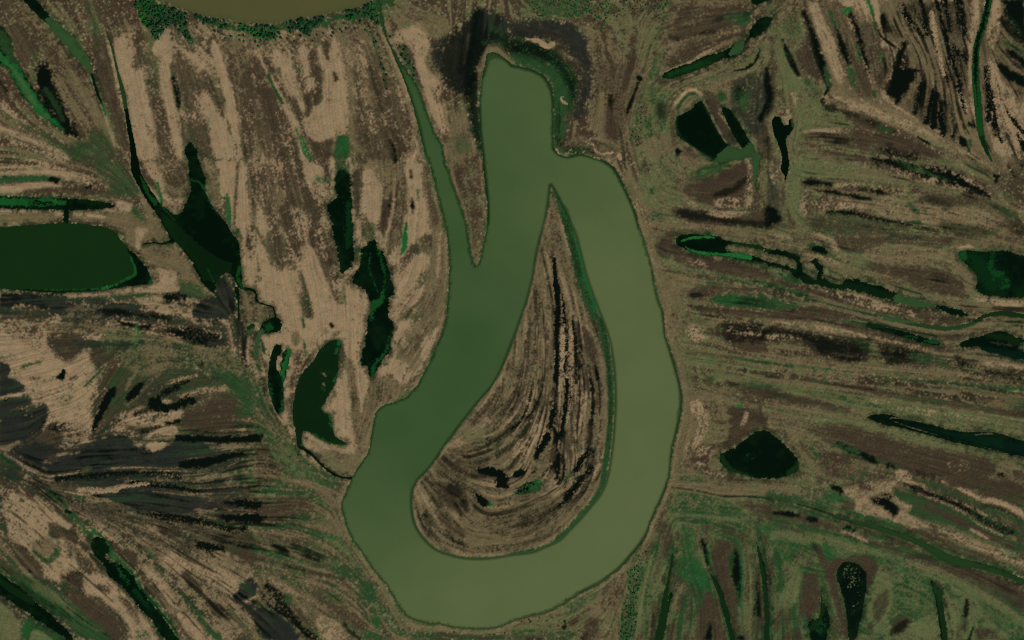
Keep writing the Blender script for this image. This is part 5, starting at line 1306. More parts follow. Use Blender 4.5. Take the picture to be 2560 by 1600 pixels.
WATER = r"""
W river silt rag=1.5 : @00 1380,-800 1400,-60 1490,-20 1560,15 1700,70 1850,125 2000,175 2110,165 2270,215 2419,215 @10 150,222 370,185 600,140 800,105 1000,60 1110,0 1140,-60 1140,-800
W lake green rag=1.2 : @10 2185,500 2240,490 2310,520 2419,600 @20 0,610 150,640 280,690 350,760 385,850 395,1000 385,1200 395,1380 420,1450 520,1490 640,1440 720,1470 850,1512 @21 950,40 1010,130 1070,270 1120,380 1170,500 1200,620 1240,760 1290,900 1330,1050 1350,1200 1390,1340 1430,1430 1440,1512 @22 1440,120 1490,260 1530,400 1580,560 1610,700 1600,880 1560,1060 1520,1200 1500,1380 1490,1512 @23 1475,0 1460,80 1400,220 1340,340 1300,420 1280,510 1210,620 1120,720 1030,840 930,910 830,990 650,1060 540,1130 430,1200 330,1250 150,1290 0,1340 @13 2300,1400 2100,1415 1900,1405 1700,1360 1500,1330 1430,1300 1350,1210 1290,1090 1220,980 1100,850 1000,690 900,570 860,450 820,330 800,240 830,160 880,40 @12 905,1500 940,1420 1010,1330 1060,1250 1090,1100 1110,950 1140,850 1220,790 1330,775 1430,720 1520,620 1580,510 1640,390 1690,280 1740,160 1780,40 @11 1790,1500 1810,1350 1820,1150 1825,980 1815,800 1780,580 1730,400 1690,240 1660,120 1630,0 @10 1600,1480 1570,1350 1530,1180 1480,1000 1430,850 1370,690 1320,580 1270,450 1230,370 1190,260 1160,130 1130,0 1160,0 1190,100 1210,220 1250,380 1310,490 1390,620 1480,730 1540,840 1590,990 1640,1130 1700,1270 1770,1390 1780,1512 @11 1820,100 1880,290 1940,450 1990,600 2010,750 2030,900 2060,985 2090,995 2110,960 2140,850 2170,680 2190,560 2180,400 2160,200 2140,40 @10 2145,1490 2115,1250 2105,1060 2110,900 2135,740 2160,620 2175,545
I lake rag=1.2 : @21 365,225 400,290 470,440 540,570 600,700 650,900 700,1100 770,1300 850,1500 @22 920,180 960,420 975,640 975,820 960,1050 940,1250 900,1500 @23 840,130 750,240 640,370 530,480 450,570 330,620 200,680 60,695 @13 2419,700 2200,740 2000,740 1850,710 1700,660 1600,570 1520,460 1480,340 1470,200 1480,90 1530,0 @12 1540,1500 1650,1390 1750,1240 1870,1070 2000,900 2130,740 2240,620 2330,450 2419,215 @22 40,120 80,0 @21 130,1380 180,1200 210,1050 230,900 270,730 310,600 340,430 355,300
C creek deep rag=1 : @00 230,-60,90 330,60,92 400,130,86 440,175,70 560,290,98 660,390,108 760,520,102 840,630,64 865,690,24 900,820,28 940,930,26 955,960,14
C channel deep rag=1 : @00 1010,310,14 1060,440,26 1090,590,20 1130,750,32 1170,900,46 1190,1020,36 1220,1200,42 1250,1350,52 1270,1500,66 @01 1270,40,80 1290,130,88 1345,230,80 1405,335,90 1470,430,90
W pond deep rag=1.2 n=west : @01 -700,660 0,637 200,620 420,600 640,590 800,610 950,620 1040,660 1110,700 1150,760 1200,840 1280,880 1320,950 1400,1030 1440,1140 1420,1170 1250,1190 1050,1220 850,1240 600,1255 300,1245 0,1215 -700,1150
W pond deep rag=1.5 n=strip : @01 -700,335 0,335 300,350 600,365 850,370 1000,400 1090,430 1060,455 900,470 700,475 550,475 300,465 0,455 -700,450
C creek deep rag=1.5 n=link : @01 620,455,50 628,520,46 620,600,60
W pond deep rag=1.5 n=black : @00 1760,1360 1810,1340 1860,1420 1875,1512 @01 1910,100 1950,190 1930,260 1980,380 2060,500 2150,600 2190,700 2260,760 2270,900 2280,1020 2285,1150 2300,1190 2230,1180 2200,1090 2140,1060 2040,1130 2030,1280 1970,1230 1910,1160 1840,1010 1760,890 1690,800 1620,770 1540,620 1440,440 1500,400 1560,450 1640,520 1720,500 1760,400 1810,300 1790,180 1775,0 @00 1745,1420
C creek deep rag=.8 n=side : @01 1630,760,40 1580,780,26 1520,795,18 1460,780,14 1400,785,12 1350,795,10
C creek deep rag=1.2 n=south : @01 2250,1170,44 2300,1215,30 2419,1230,24 @11 0,1345,20 100,1370,16 170,1390,14 182,1470,12 @12 190,-10,20 150,40,60
C creek deep rag=1.2 n=west2 : @01 2240,1210,44 2250,1330,26 2255,1420,18 2258,1512,14
W pond deep rag=1.5 n=small : @12 60,25 130,-25 230,-15 255,90 190,120 60,125 20,150 10,120
C creek green rag=1.5 n=tail : @12 50,110,40 12,170,24 8,260,44 0,340,36
W pond green rag=1.5 n=g : @02 2325,70 2400,20 2415,60 2360,130 2330,130
W pond deep rag=3 n=A : @11 760,110 820,90 890,150 890,280 905,400 920,600 920,800 930,900 920,990 850,1060 800,1090 790,1000 770,900 740,750 710,560 670,450 720,370 790,330 740,260
W pond deep rag=2.5 n=B : @11 1060,780 1130,740 1150,840 1210,870 1230,980 1260,1060 1300,1200 1300,1280 1260,1290 1250,1400 1260,1512 @12 1290,0 1300,100 1280,200 1270,300 1180,400 1130,500 1100,550 1070,520 1060,420 990,440 980,400 1020,250 1050,100 1060,0 @11 1090,1380 1060,1280 1020,1210 930,1180 910,1120 990,1000 990,850
W pond deep rag=1.5 n=C : @12 640,250 700,190 790,185 810,230 780,300 780,440 770,550 720,660 660,760 620,830 640,880 710,890 720,1000 750,1110 870,1165 830,1195 740,1180 620,1140 540,1090 480,1040 430,1060 430,1230 400,1210 370,1080 350,950 345,820 370,660 430,490 540,390 590,290
J pond : @12 618,498,14 640,505,22 658,530,18
J pond : @12 640,605,24 648,618,20
C creek deep rag=.8 n=Cout : @12 405,1190,36 520,1260,26 600,1350,24 700,1440,24 800,1490,22 900,1495,24
W pond deep rag=1.5 n=D : @12 170,240 240,230 250,290 200,350 190,450 230,520 230,420 270,270 330,260 320,380 290,500 260,600 270,680 260,800 270,860 220,900 170,830 120,680 110,550 130,350
W pond deep rag=2 n=F : @03 880,560 920,520 1010,580 1040,690 990,700 1030,790 1110,770 1190,850 1260,900 1310,1010 1360,1060 1400,1140 1470,1200 1560,1320 1620,1410 1720,1560 1620,1560 1480,1420 1440,1310 1390,1290 1270,1150 1190,1030 1090,950 1010,890 1000,820 930,750 870,680 850,600
C creek deep rag=2 n=sw : @03 -400,700,160 -40,950,150 60,1020,170 200,1120,150 330,1230,120 450,1320,100 560,1400,90 640,1470,60 690,1530,30
W pond deep rag=1.5 n=G : @20 1400,720 1480,660 1750,570 1800,530 2010,490 2130,380 2190,410 2190,480 2120,530 2010,540 1890,610 1700,680 1530,740 1440,745
W pond deep rag=1.5 n=H1 : @20 2250,-200 2500,-200 2500,-30 2419,10 2300,50 2260,30
W pond deep rag=1.5 n=H2 : @20 2330,180 2419,150 @30 50,170 0,260 @20 2290,370 2240,340 2250,270
C creek deep rag=.8 n=gh : @20 2155,378,10 2200,410,12 2230,360,14 2260,340,16
W pond deep rag=1 n=I : @20 1545,1100 1700,1040 1750,960 1800,950 1850,1050 1880,1110 1960,1270 2030,1370 2170,1410 2180,1400 2100,1300 2030,1160 1970,1020 2030,1010 2080,1060 2150,1160 2250,1330 2300,1380 2310,1512 @21 2330,-10 2310,130 2290,230 2285,130 2260,0 2150,-10 2000,30 1850,0 @20 1900,1510 1760,1420 1600,1320 1555,1270 1545,1180
I pond rag=1.5 : @20 2180,1490 2240,1475 2280,1490 2290,1560 2150,1560
C creek green rag=1.5 n=Kout : @21 2310,-20,70 2300,130,30 2290,230,12
W canal deep rag=1 n=L : @30 30,1150 60,1100 110,1095 150,1180 200,1180 190,1130 230,1120 250,1180 230,1240 160,1310 180,1400 200,1512 @31 205,0 190,120 150,230 160,150 110,100 140,0 @30 100,1370 50,1260
C canal dgreen rag=1 n=NE : @30 2110,-600,70 2090,-20,66 2070,100,66 2030,250,64 1970,430,64 1960,600,64 1960,750,74 1975,900,74 1990,1050,74 2000,1180,64 2020,1320,58 2080,1450,36 2110,1520,20
W pond deep rag=1.5 n=M : @21 1540,740 1620,700 1750,700 1950,715 2010,760 2100,770 2260,790 2419,830 2419,860 2200,815 2060,795 2000,830 2080,880 2250,890 2419,960 2419,985 2250,950 2080,930 1900,905 1700,880 1600,820 1540,790
C pond deep rag=2 n=M2 : @31 -20,858,36 150,880,46 280,930,60
C pond deep rag=3 n=M2 : @31 -20,975,26 120,1000,36 250,1050,66 350,1120,90 500,1150,80 650,1195,60 800,1165,120 950,1220,105 1100,1260,105 1220,1305,90
C pond green rag=2 n=M2 : @31 1230,1310,80 1400,1350,80 1560,1375,36
C pond deep rag=2 n=M2 : @31 280,950,50 300,1040,50
C pond deep rag=3 n=M2 : @31 440,960,60 500,1030,60 470,1120,50
I pond rag=2.5 : @31 330,985 390,975 425,1040 470,1110 440,1135 380,1090 340,1045
I pond rag=2.5 : @31 550,1065 620,1080 725,1110 705,1185 610,1170 565,1125
C pond deep rag=2 n=M3 : @31 1600,1385,26 1700,1420,60 1800,1440,70 1880,1465,24
W pond deep rag=1.5 n=m4 : @31 410,820 480,805 540,830 570,885 500,880 430,860
W pond deep rag=2 n=N : @31 1780,860 1900,850 2080,870 2150,850 2280,860 2419,910 2900,900 2900,1310 2419,1300 2200,1300 2000,1270 1960,1200 1990,1130 1950,1060 1830,960
C canal green rag=1 n=E : @31 1960,1530,36 1990,1500,36 2080,1460,40 2250,1440,40 2419,1480,40 2700,1500,40
C canal green rag=1 n=E2 : @32 690,0,20 950,50,34
C canal green rag=1 n=E : @32 1090,-15,26 1350,30,36 1550,70,42 1700,85,42 1850,60,36 2000,0,36
C creek deep rag=1.5 n=O1 : @32 960,50,50 1150,100,50 1350,150,54 1450,190,54 1600,222,40
W pond deep rag=1.5 n=O : @32 1980,160 2080,130 2170,90 2280,130 2419,190 2800,200 2800,400 2419,380 2300,360 2150,320 2000,290 2000,250 1860,260 1790,240 1850,190
W pond deep rag=1 n=P : @32 930,915 1000,890 1150,890 1210,920 1400,950 1600,1000 1750,1050 2000,1060 2150,1060 2250,1090 2419,1150 2800,1230 2800,1400 2419,1310 2200,1250 1900,1190 1600,1110 1300,1030 1100,990 950,935
W pond deep rag=1.5 n=Q : @22 2300,1050 2200,1130 2100,1210 1960,1260 1960,1320 2010,1400 2120,1450 2300,1490 2419,1500 @32 150,1490 250,1450 300,1400 290,1330 240,1260 150,1160 50,1100 @22 2419,1040
C creek deep rag=1.5 n=s1 : @23 1515,690,10 1510,790,18 1490,880,26 1465,990,18 1450,1090,56 1450,1200,72 1420,1350,78 1385,1530,80
C creek deep rag=1.5 n=s1 : @23 1500,1080,36 1480,1170,22
C creek deep rag=1.2 n=s2 : @23 1870,880,10 1920,950,46 1970,1070,56 2010,1200,56 2040,1320,52 2090,1540,46
C creek deep rag=1.2 n=s3 : @23 2310,590,10 2350,750,40 2380,900,46 2400,1100,46 2412,1300,46 2400,1530,46
C creek green rag=1 n=SE : @32 -20,1690,8 @33 200,200,14 350,240,16 550,310,20 700,370,28 900,420,38 1100,470,46 1300,540,54 1450,600,56 1580,680,76 1720,750,84 1900,790,64 2100,830,64 2300,910,56 2419,960,46 2800,1100,46
W pond deep rag=1.5 n=U : @33 690,780 760,765 870,800 930,870 930,960 920,1100 900,1200 870,1350 820,1530 760,1530 755,1380 730,1200 690,1020 640,940 640,880
W pond deep rag=2 n=V : @33 500,980 520,1150 570,1230 580,1350 550,1530 400,1530 375,1320 480,1310 500,1200
W creek deep rag=1.2 n=s4 : @33 1535,940 1580,980 1640,1050 1650,1150 1680,1330 1705,1540 1640,1540 1600,1250 1580,1120 1550,1020
p green fea=2 : @00 440,165 560,150 900,600 880,700 820,690 600,480 420,190
l green fea=8 op=.5 : @00 1010,310,50 1090,590,60 1190,1000,60
l weed fea=3 rag=3 op=.3 : @01 1330,150,16 1400,320,36 1470,410,40
p dgreen fea=2 : @01 -700,600 640,580 960,615 1130,720 1240,920 1290,1050 1270,1090 1090,1180 950,1220 600,1230 300,1230 -700,1200
l weed fea=3 rag=2 op=.45 : @01 1240,920,10 1285,1040,20 1270,1090,26 1200,1130,24 1080,1180,20
l weed fea=2 rag=3 op=.8 : @01 970,1215,20 1040,1195,24 1100,1180,14
l weed fea=2 rag=3 op=.3 : @01 960,1215,16 700,1230,10 300,1225,6
l weed fea=4 rag=3 op=.5 : @01 1450,1100,30 1430,1160,30
p weed fea=4 rag=4 op=.55 : @01 -700,355 0,350 200,360 400,365 600,380 620,425 400,440 200,430 -700,420
l deep fea=3 rag=5 : @01 280,400,36 360,400,44 480,400,40
l weed fea=3 rag=5 op=.5 : @01 380,375,20 520,385,24
l weed fea=2 rag=2 op=.35 : @01 1810,190,20 1880,200,16 1940,290,16 1990,420,12 2060,520,8
l weed fea=2 rag=2 op=.25 : @01 1510,420,8 1600,520,8 1660,580,6
l weed fea=2 rag=2 op=.25 : @01 1960,1030,8 1980,1060,10 2020,1150,10
l weed fea=3 rag=2 op=.3 : @01 2270,1010,30 2240,1100,30 2260,1170,40 2300,1200,30
p dgreen fea=3 op=.4 : @01 1480,440 1700,640 2000,900 2250,1000 1960,1200 1800,900 1620,740
l weed fea=4 rag=4 op=.3 : @12 1080,880,8
l weed fea=2 rag=2 op=.3 : @11 1080,880,8 1065,1050,14 1120,1150,10 1150,1250,8
l weed fea=3 rag=4 op=.4 : @11 1190,1300,50 1130,1370,70 1090,1420,40 1100,1500,24
l weed fea=3 rag=3 op=.3 : @11 1150,820,24 1190,980,16 1230,1100,12 1200,1250,18
l weed fea=6 rag=5 op=.14 : @11 870,420,50 880,600,60 870,800,60
l weed fea=2 rag=3 op=.35 : @12 1265,150,16 1240,280,22 1180,370,24 1100,420,30 1110,540,22
p dgreen op=.5 : @12 560,150 850,150 850,600 700,900 900,1200 400,1240 330,1000 340,700 500,350
l weed fea=3 rag=3 op=.5 : @12 790,200,40 760,300,26
l weed fea=3 rag=3 op=.45 : @12 770,510,12 740,570,20
l weed fea=3 rag=3 op=.4 : @12 540,1080,20 650,1150,30 740,1180,26 850,1180,30
l weed fea=2 rag=3 op=.45 : @12 700,900,24 715,1020,16
l weed fea=4 rag=3 op=.2 : @12 640,650,40
l weed fea=3 rag=3 op=.7 : @12 310,260,36 285,400,60 250,520,50
l weed fea=3 rag=3 op=.4 : @12 250,560,30 265,680,26 255,790,20 240,880,40
l weed fea=3 rag=3 op=.3 : @12 130,600,14 150,760,16
p weed fea=3 op=.3 rag=4 : @12 80,40 150,20 170,60 100,110
l dgreen fea=4 : @02 2325,70,60 2400,30,60
l weed fea=2 rag=5 op=.3 : @03 1090,790,10 1150,900,16 1220,960,20
l weed fea=3 rag=4 op=.12 : @03 1270,1050,50 1400,1200,40
p dgreen fea=4 op=.6 : @20 1400,720 1750,570 2010,490 2000,540 1700,690 1440,750
p green fea=1.5 op=.9 : @20 2130,370 2210,400 2200,490 2030,540
l weed fea=4 rag=5 op=.14 : @20 1500,700,40 1700,630,40 1850,590,30
p green fea=1.5 op=.85 : @20 2030,1365 2170,1415 2260,1325 2340,1380 @21 2340,0 2250,260 1800,50 @20 1900,1520
l dgreen fea=3 : @20 1545,1100,20 1560,1280,14 1760,1425,14 1900,1510,14
l weed fea=3 op=.15 : @20 1800,950,20 1960,1260,20
p weed fea=2 rag=2 op=.2 : @30 2050,-200 2140,-200 2100,100 2050,300 2000,480 2000,700 2010,900 2030,1150 2060,1330 2130,1530 2080,1530 1980,1300 1930,1000 1920,600 1960,350 2040,50
l deep fea=2 rag=3 : @30 2085,-100,36 2057,120,38 2020,260,34 1968,440,32 1960,640,32 1962,760,26
l deep fea=1.5 rag=2 op=.8 : @30 1960,760,20 1975,900,14 1985,1000,10
l deep fea=4 rag=3 op=.7 : @30 2020,1300,50 2080,1450,40
l green fea=2 rag=1 op=.6 : @30 230,1130,30 240,1190,30
l weed fea=1.5 rag=1.5 op=.9 : @21 1600,765,8 1680,737,22 1800,725,22 1910,732,18
l weed fea=1.5 rag=1.5 op=.9 : @21 1640,820,8 1690,860,20 1850,885,24 2000,895,30 2150,905,46 2250,920,40
l dgreen fea=3 op=.8 : @21 2100,780,40 2419,850,40
p dgreen fea=3 op=.35 : @31 280,1080 560,1150 860,1160 1240,1290 1200,1340 800,1250 300,1180
p weed fea=6 rag=6 op=.35 : @31 1780,860 1860,850 1880,900 1830,970
p weed fea=26 rag=10 op=.12 : @31 1850,880 2050,880 2100,1000 2250,1080 2300,1200 2100,1250 1990,1150 1900,1000
l weed fea=5 rag=5 op=.2 : @31 2200,1060,20 2300,1180,40 2200,1210,30
l weed fea=6 rag=6 op=.2 : @31 2130,870,30 2100,960,60 2150,1100,40
p green op=.7 : @31 1200,1290 1260,1280 1400,1310 1600,1360 1560,1400 1400,1400 1190,1340
p dgreen fea=3 : @31 1900,1400 2500,1400 2500,1512 1900,1560
l weed fea=2 op=.35 rag=2 : @32 1480,200,16 1600,215,24
l weed fea=2 op=.25 rag=3 : @32 1300,150,10 1400,165,14
p dgreen op=.6 : @32 680,-20 960,20 1700,40 2050,-40 2050,40 1700,130 1300,70 960,80
p blue op=.35 fea=5 : @32 2000,250 2419,310 2800,330 2800,400 2419,390 2000,300
p blue op=.35 fea=5 : @32 1300,980 1700,1060 2000,1090 2419,1180 2800,1260 2800,1380 2419,1270 1900,1150
l straw fea=1 rag=1 op=.5 : @32 1150,935,5 1170,920,5 1300,940,5 1400,950,4 1520,985,5
l straw fea=1 rag=1.5 op=.5 p=.7 : @32 1160,945,6 1300,1000,7 1500,1060,7 1900,1170,6 2419,1300,6
l straw fea=1 rag=1.5 op=.4 : @32 1960,1085,6 2050,1075,8 2120,1075,5
l dgreen fea=5 op=.9 : @22 1980,1290,40 2050,1410,40 2250,1480,30
l dgreen fea=6 op=.9 : @32 290,1370,60 200,1450,50
l weed fea=6 rag=6 op=.2 p=.4 : @22 2230,1280,60 2280,1300,60
l dgreen fea=2 op=.8 : @23 1515,690,30 1465,990,60 1440,1200,80 1390,1530,90
l dgreen fea=2 op=.7 : @23 1870,880,30 1970,1070,60 2080,1512,60
l dgreen fea=2 op=.8 : @23 2310,590,30 2400,1100,60 2400,1512,60
l dgreen fea=2 : @33 -20,180,20 550,310,60 1300,540,90 1720,750,120 2419,960,90 2800,1100,90
l green fea=4 op=.35 : @33 550,310,20 1300,540,60 1720,750,90 2419,960,60
l weed fea=3 rag=6 op=.25 p=.5 : @33 480,1420,120 520,1330,80
l dgreen fea=5 op=.7 : @33 500,1000,40 540,1200,50 420,1400,60
l straw p=.08 op=.6 rag=3 fea=5 fld=f sf=.05 : @33 780,880,180 830,950,150 780,1000,100
l straw p=.05 op=.6 rag=3 fea=5 fld=f sf=.03 : @33 850,1080,100 800,1250,60
l weed fea=3 rag=3 op=.5 : @33 1580,1010,30 1610,1080,40 1630,1130,30
l dgreen fea=2 op=.8 : @33 1570,990,40 1640,1200,60 1680,1512,50
l dgreen fea=5 op=.6 : @03 -100,900,60 300,1150,60

l dgreen fea=5 rag=4 op=.5 : @32 2080,150,40 2200,160,60 2350,200,60
l straw fea=3 rag=3 op=.12 : @32 2100,210,14 2200,225,20 2300,240,12
I pond rag=2 : @32 2419,200 2380,240 2360,270 2419,300 2700,300 2700,200
"""
TREES = r"""
T riverbank wood=left d=6.2 : @00 1290,-200 1480,-200 1480,-10 1560,40 1640,80 1720,130 1770,190 1770,260 1800,330 1860,400 1830,460 1780,400 1700,310 1640,220 1560,290 1500,380 1440,370 1430,310 1350,220 1310,110 1270,60
T riverbank wood=left d=6.6 : @00 1620,70 1800,145 2000,190 2110,190 2260,235 2419,232 2419,320 2250,300 2100,280 1980,230 1850,180 1700,130
T riverbank wood=right d=6.2 : @10 0,232 170,240 400,205 700,155 1000,85 1110,20 1130,-160 1360,-160 1320,60 1200,70 1195,200 1200,330 1300,330 1280,380 1230,340 1160,260 1080,190 1000,180 930,210 700,190 680,270 600,240 480,340 430,290 200,300 180,380 0,360
T open wood=gap d=15 : @10 0,330 430,300 1060,200 1150,300 1190,420 1000,300 500,400 300,420 0,450
T open wood=gap d=15 : @00 1900,220 2419,320 2419,480 2250,420 2050,330
T open wood=gap d=12 : @10 1060,260 1110,260 1180,480 1240,700 1260,860 1220,860 1190,640 1120,450
T open wood=gap d=9 : @10 1320,400 1420,420 1490,620 1530,740 1470,740 1390,600
S shrub d=5.2 : @20 60,-100 700,-100 760,100 600,180 420,165 250,170 180,80
S shrub d=8 : @20 780,60 940,60 970,200 800,200
S shrub d=8.5 : @20 700,0 1420,-50 1440,110 1360,130 1200,120 1060,120 960,200 800,300 720,320 740,150
S shrub d=9 : @20 1380,0 1480,0 1440,200 1360,420 1340,600 1300,700 1280,690 1330,500 1360,300
S shrub d=8 : @20 1180,1150 1230,950 1280,1000 1230,1200 1180,1420 1100,1330
S shrub d=5.5 : @23 1090,850 1180,810 1240,820 1240,900 1190,1050 1180,1300 1160,1560 1000,1560 1040,1200 1100,1050
S shrub d=10 : @23 1220,600 1290,560 1300,800 1180,830 1190,700
S shrub d=16 : @23 1340,380 1420,380 1450,560 1320,560
S shrub d=20 : @13 1780,1430 2419,1410 2419,1512 2100,1512
S shrub d=16 : @23 0,1350 300,1280 380,1260 380,1320 150,1380 0,1400
S shrub d=22 : @12 300,1250 420,1270 560,1400 480,1450 300,1350
S shrub d=20 : @01 1100,50 1260,150 1300,280 1200,300
"""
TS = 640.0 / 2419.0
cur = [None]


def settile(t):
    cur[0] = None if t == 'F' else (int(t[0]) * 640.0, int(t[1]) * 400.0)


def coords(txt):
    out = []
    for tok in txt.split():
        if tok[0] == '@':
            settile(tok[1:])
            continue
        v = [float(q) for q in tok.split(',')]
        if cur[0] is None:
            k = 2560.0 / 2419.0
            ox = oy = 0.0
        else:
            k = TS
            ox, oy = cur[0]
        p = [v[0] * k + ox, v[1] * k + oy]
        if len(v) > 2:
            p.append(v[2] * k)
        out.append(p)
    return np.array(out, f32)


def chaikin(p, closed, it=2):
    for _ in range(it):
        if closed:
            q = np.roll(p, -1, 0)
            p = np.stack([p * .78 + q * .22, p * .22 + q * .78], 1).reshape(-1, p.shape[1])
        else:
            a, b = p[:-1], p[1:]
            m = np.stack([a * .75 + b * .25, a * .25 + b * .75], 1).reshape(-1, p.shape[1])
            p = np.concatenate([p[:1], m, p[-1:]])
    return p


def bbox(p, pad):
    x0 = max(0, int((p[:, 0].min() - pad) / S))
    x1 = min(GX, int((p[:, 0].max() + pad) / S) + 2)
    y0 = max(0, int((p[:, 1].min() - pad) / S))
    y1 = min(GY, int((p[:, 1].max() + pad) / S) + 2)
    return x0, x1, y0, y1


def sd_poly(p, pad, it=1):
    p = chaikin(p, True, it)
    x0, x1, y0, y1 = bbox(p, pad)
    if x1 <= x0 or y1 <= y0:
        return None
    X = (np.arange(x0, x1, dtype=f32) + .5)[None, :] * S
    Y = (np.arange(y0, y1, dtype=f32) + .5)[:, None] * S
    d2 = np.full((y1 - y0, x1 - x0), 1e12, f32)
    ins = np.zeros(d2.shape, bool)
    n = len(p)
    for i in range(n):
        ax, ay = p[i, 0], p[i, 1]
        bx, by = p[(i + 1) % n, 0], p[(i + 1) % n, 1]
        ex, ey = bx - ax, by - ay
        L = ex * ex + ey * ey + 1e-6
        # inside test only on rows the edge crosses
        if ay != by:
            r0 = max(0, int(math.floor(min(ay, by) / S - .5)) - y0)
            r1 = min(y1 - y0, int(math.ceil(max(ay, by) / S + .5)) - y0 + 1)
            if r1 > r0:
                yy = Y[r0:r1]
                c = (ay > yy) != (by > yy)
                xi = ax + (yy - ay) / ey * ex
                ins[r0:r1] ^= c & (X < xi)
        # distance only near the edge
        cx0 = max(0, int((min(ax, bx) - pad) / S) - x0)
        cx1 = min(x1 - x0, int((max(ax, bx) + pad) / S) - x0 + 2)
        cy0 = max(0, int((min(ay, by) - pad) / S) - y0)
        cy1 = min(y1 - y0, int((max(ay, by) + pad) / S) - y0 + 2)
        if cx1 <= cx0 or cy1 <= cy0:
            continue
        xs, ys = X[:, cx0:cx1] - ax, Y[cy0:cy1] - ay
        t = np.clip((xs * ex + ys * ey) / L, 0, 1)
        dd = (xs - t * ex) ** 2 + (ys - t * ey) ** 2
        v = d2[cy0:cy1, cx0:cx1]
        np.minimum(v, dd, out=v)
    d = np.minimum(np.sqrt(d2), pad + 40)
    return np.where(ins, -d, d), (x0, x1, y0, y1)


def sd_line(p, pad, it=2):
    p = chaikin(p, False, it)
    hw = p[:, 2].max() / 2
    x0, x1, y0, y1 = bbox(p, pad + hw)
    if x1 <= x0 or y1 <= y0:
        return None
    X = (np.arange(x0, x1, dtype=f32) + .5)[None, :] * S
    Y = (np.arange(y0, y1, dtype=f32) + .5)[:, None] * S
    d = np.full((y1 - y0, x1 - x0), 1e6, f32)
    for i in range(len(p) - 1):
        ax, ay, aw = p[i]
        bx, by, bw = p[i + 1]
        ex, ey = bx - ax, by - ay
        L = ex * ex + ey * ey + 1e-6
        m = pad + max(aw, bw)
        cx0 = max(0, int((min(ax, bx) - m) / S) - x0)
        cx1 = min(x1 - x0, int((max(ax, bx) + m) / S) - x0 + 2)
        cy0 = max(0, int((min(ay, by) - m) / S) - y0)
        cy1 = min(y1 - y0, int((max(ay, by) + m) / S) - y0 + 2)
        if cx1 <= cx0 or cy1 <= cy0:
            continue
        xs, ys = X[:, cx0:cx1] - ax, Y[cy0:cy1] - ay
        t = np.clip((xs * ex + ys * ey) / L, 0, 1)
        dd = np.sqrt((xs - t * ex) ** 2 + (ys - t * ey) ** 2) - (aw + (bw - aw) * t) * .5
        v = d[cy0:cy1, cx0:cx1]
        np.minimum(v, dd, out=v)
    return d, (x0, x1, y0, y1)


def parse(text):
    for line in text.splitlines():
        line = line.strip()
        if not line:
            continue
        if line[0] == '@':
            settile(line[1:])
            continue
        if line.startswith('R '):
            a, b = line[2:].split('=')
            yield 'R', [t.split(':') for t in b.split()], {}, coords(a)
            continue
        head, tail = line.split(' : ')
        h = head.split()
        opt = {}
        args = []
        for t in h[1:]:
            if '=' in t:
                k, v = t.split('=')
                try:
                    opt[k] = float(v)
                except ValueError:
                    opt[k] = v
            else:
                args.append(t)
        yield h[0], args, opt, coords(tail)


def sstep(a, b, x):
    t = np.clip((x - a) / (b - a), 0, 1)
    return t * t * (3 - 2 * t)


OPS = list(parse(DATA))

# ---------- direction field of the old meander ridges, from the long traced strips
pts, dirs, wts = [], [], []
for op, args, opt, c in OPS:
    if op == 'L' and len(c) > 1:
        for i in range(len(c) - 1):
            dx, dy = c[i + 1, 0] - c[i, 0], c[i + 1, 1] - c[i, 1]
            L = math.hypot(dx, dy)
            if L < 12:
                continue
            a = math.atan2(dy, dx)
            pts.append(((c[i, 0] + c[i + 1, 0]) / 2, (c[i, 1] + c[i + 1, 1]) / 2))
            dirs.append((math.cos(2 * a), math.sin(2 * a)))
            wts.append(min(L, 120))
    elif op == 'P' and len(c) > 3:
        q = c[:, :2] - c[:, :2].mean(0)
        ev, evec = np.linalg.eigh(q.T @ q / len(q))
        r = math.sqrt(max(ev[1], 1e-6) / max(ev[0], 1e-3))
        if r > 2.2:
            a = math.atan2(evec[1, 1], evec[0, 1])
            m = c[:, :2].mean(0)
            pts.append((m[0], m[1]))
            dirs.append((math.cos(2 * a), math.sin(2 * a)))
            wts.append(min(math.sqrt(ev[1]) * 1.2, 120))
pts, dirs, wts = np.array(pts, f32), np.array(dirs, f32), np.array(wts, f32)
ch, cw = 82, 130
cx = np.linspace(0, 2560, cw).astype(f32)
cy = np.linspace(0, 1600, ch).astype(f32)
D2 = (cx[None, :, None] - pts[:, 0]) ** 2 + (cy[:, None, None] - pts[:, 1]) ** 2
Wt = wts / (D2 + 700.0) ** 1.6
V = (Wt[..., None] * dirs).sum(2) / Wt.sum(2)[..., None]
cc = upsample(np.pad(V[..., 0], ((0, 2), (0, 2)), mode='edge'), GY, GX)
ss = upsample(np.pad(V[..., 1], ((0, 2), (0, 2)), mode='edge'), GY, GX)
ANG = np.arctan2(ss, cc) / 2
ux, uy = np.cos(ANG), np.sin(ANG)


def lic(src, steps):
    acc = src.copy()
    for sgn in (1, -1):
        px = np.broadcast_to(np.arange(GX, dtype=f32)[None, :], (GY, GX)).copy()
        py = np.broadcast_to(np.arange(GY, dtype=f32)[:, None], (GY, GX)).copy()
        lx, ly = ux * sgn, uy * sgn
        for k in range(steps):
            px += lx
            py += ly
            ix = np.clip(px, 0, GX - 1).astype(np.int32)
            iy = np.clip(py, 0, GY - 1).astype(np.int32)
            acc += src[iy, ix]
            vx, vy = ux[iy, ix], uy[iy, ix]
            f = np.where(vx * lx + vy * ly < 0, -1, 1).astype(f32)
            lx, ly = vx * f, vy * f
    return norm(acc)


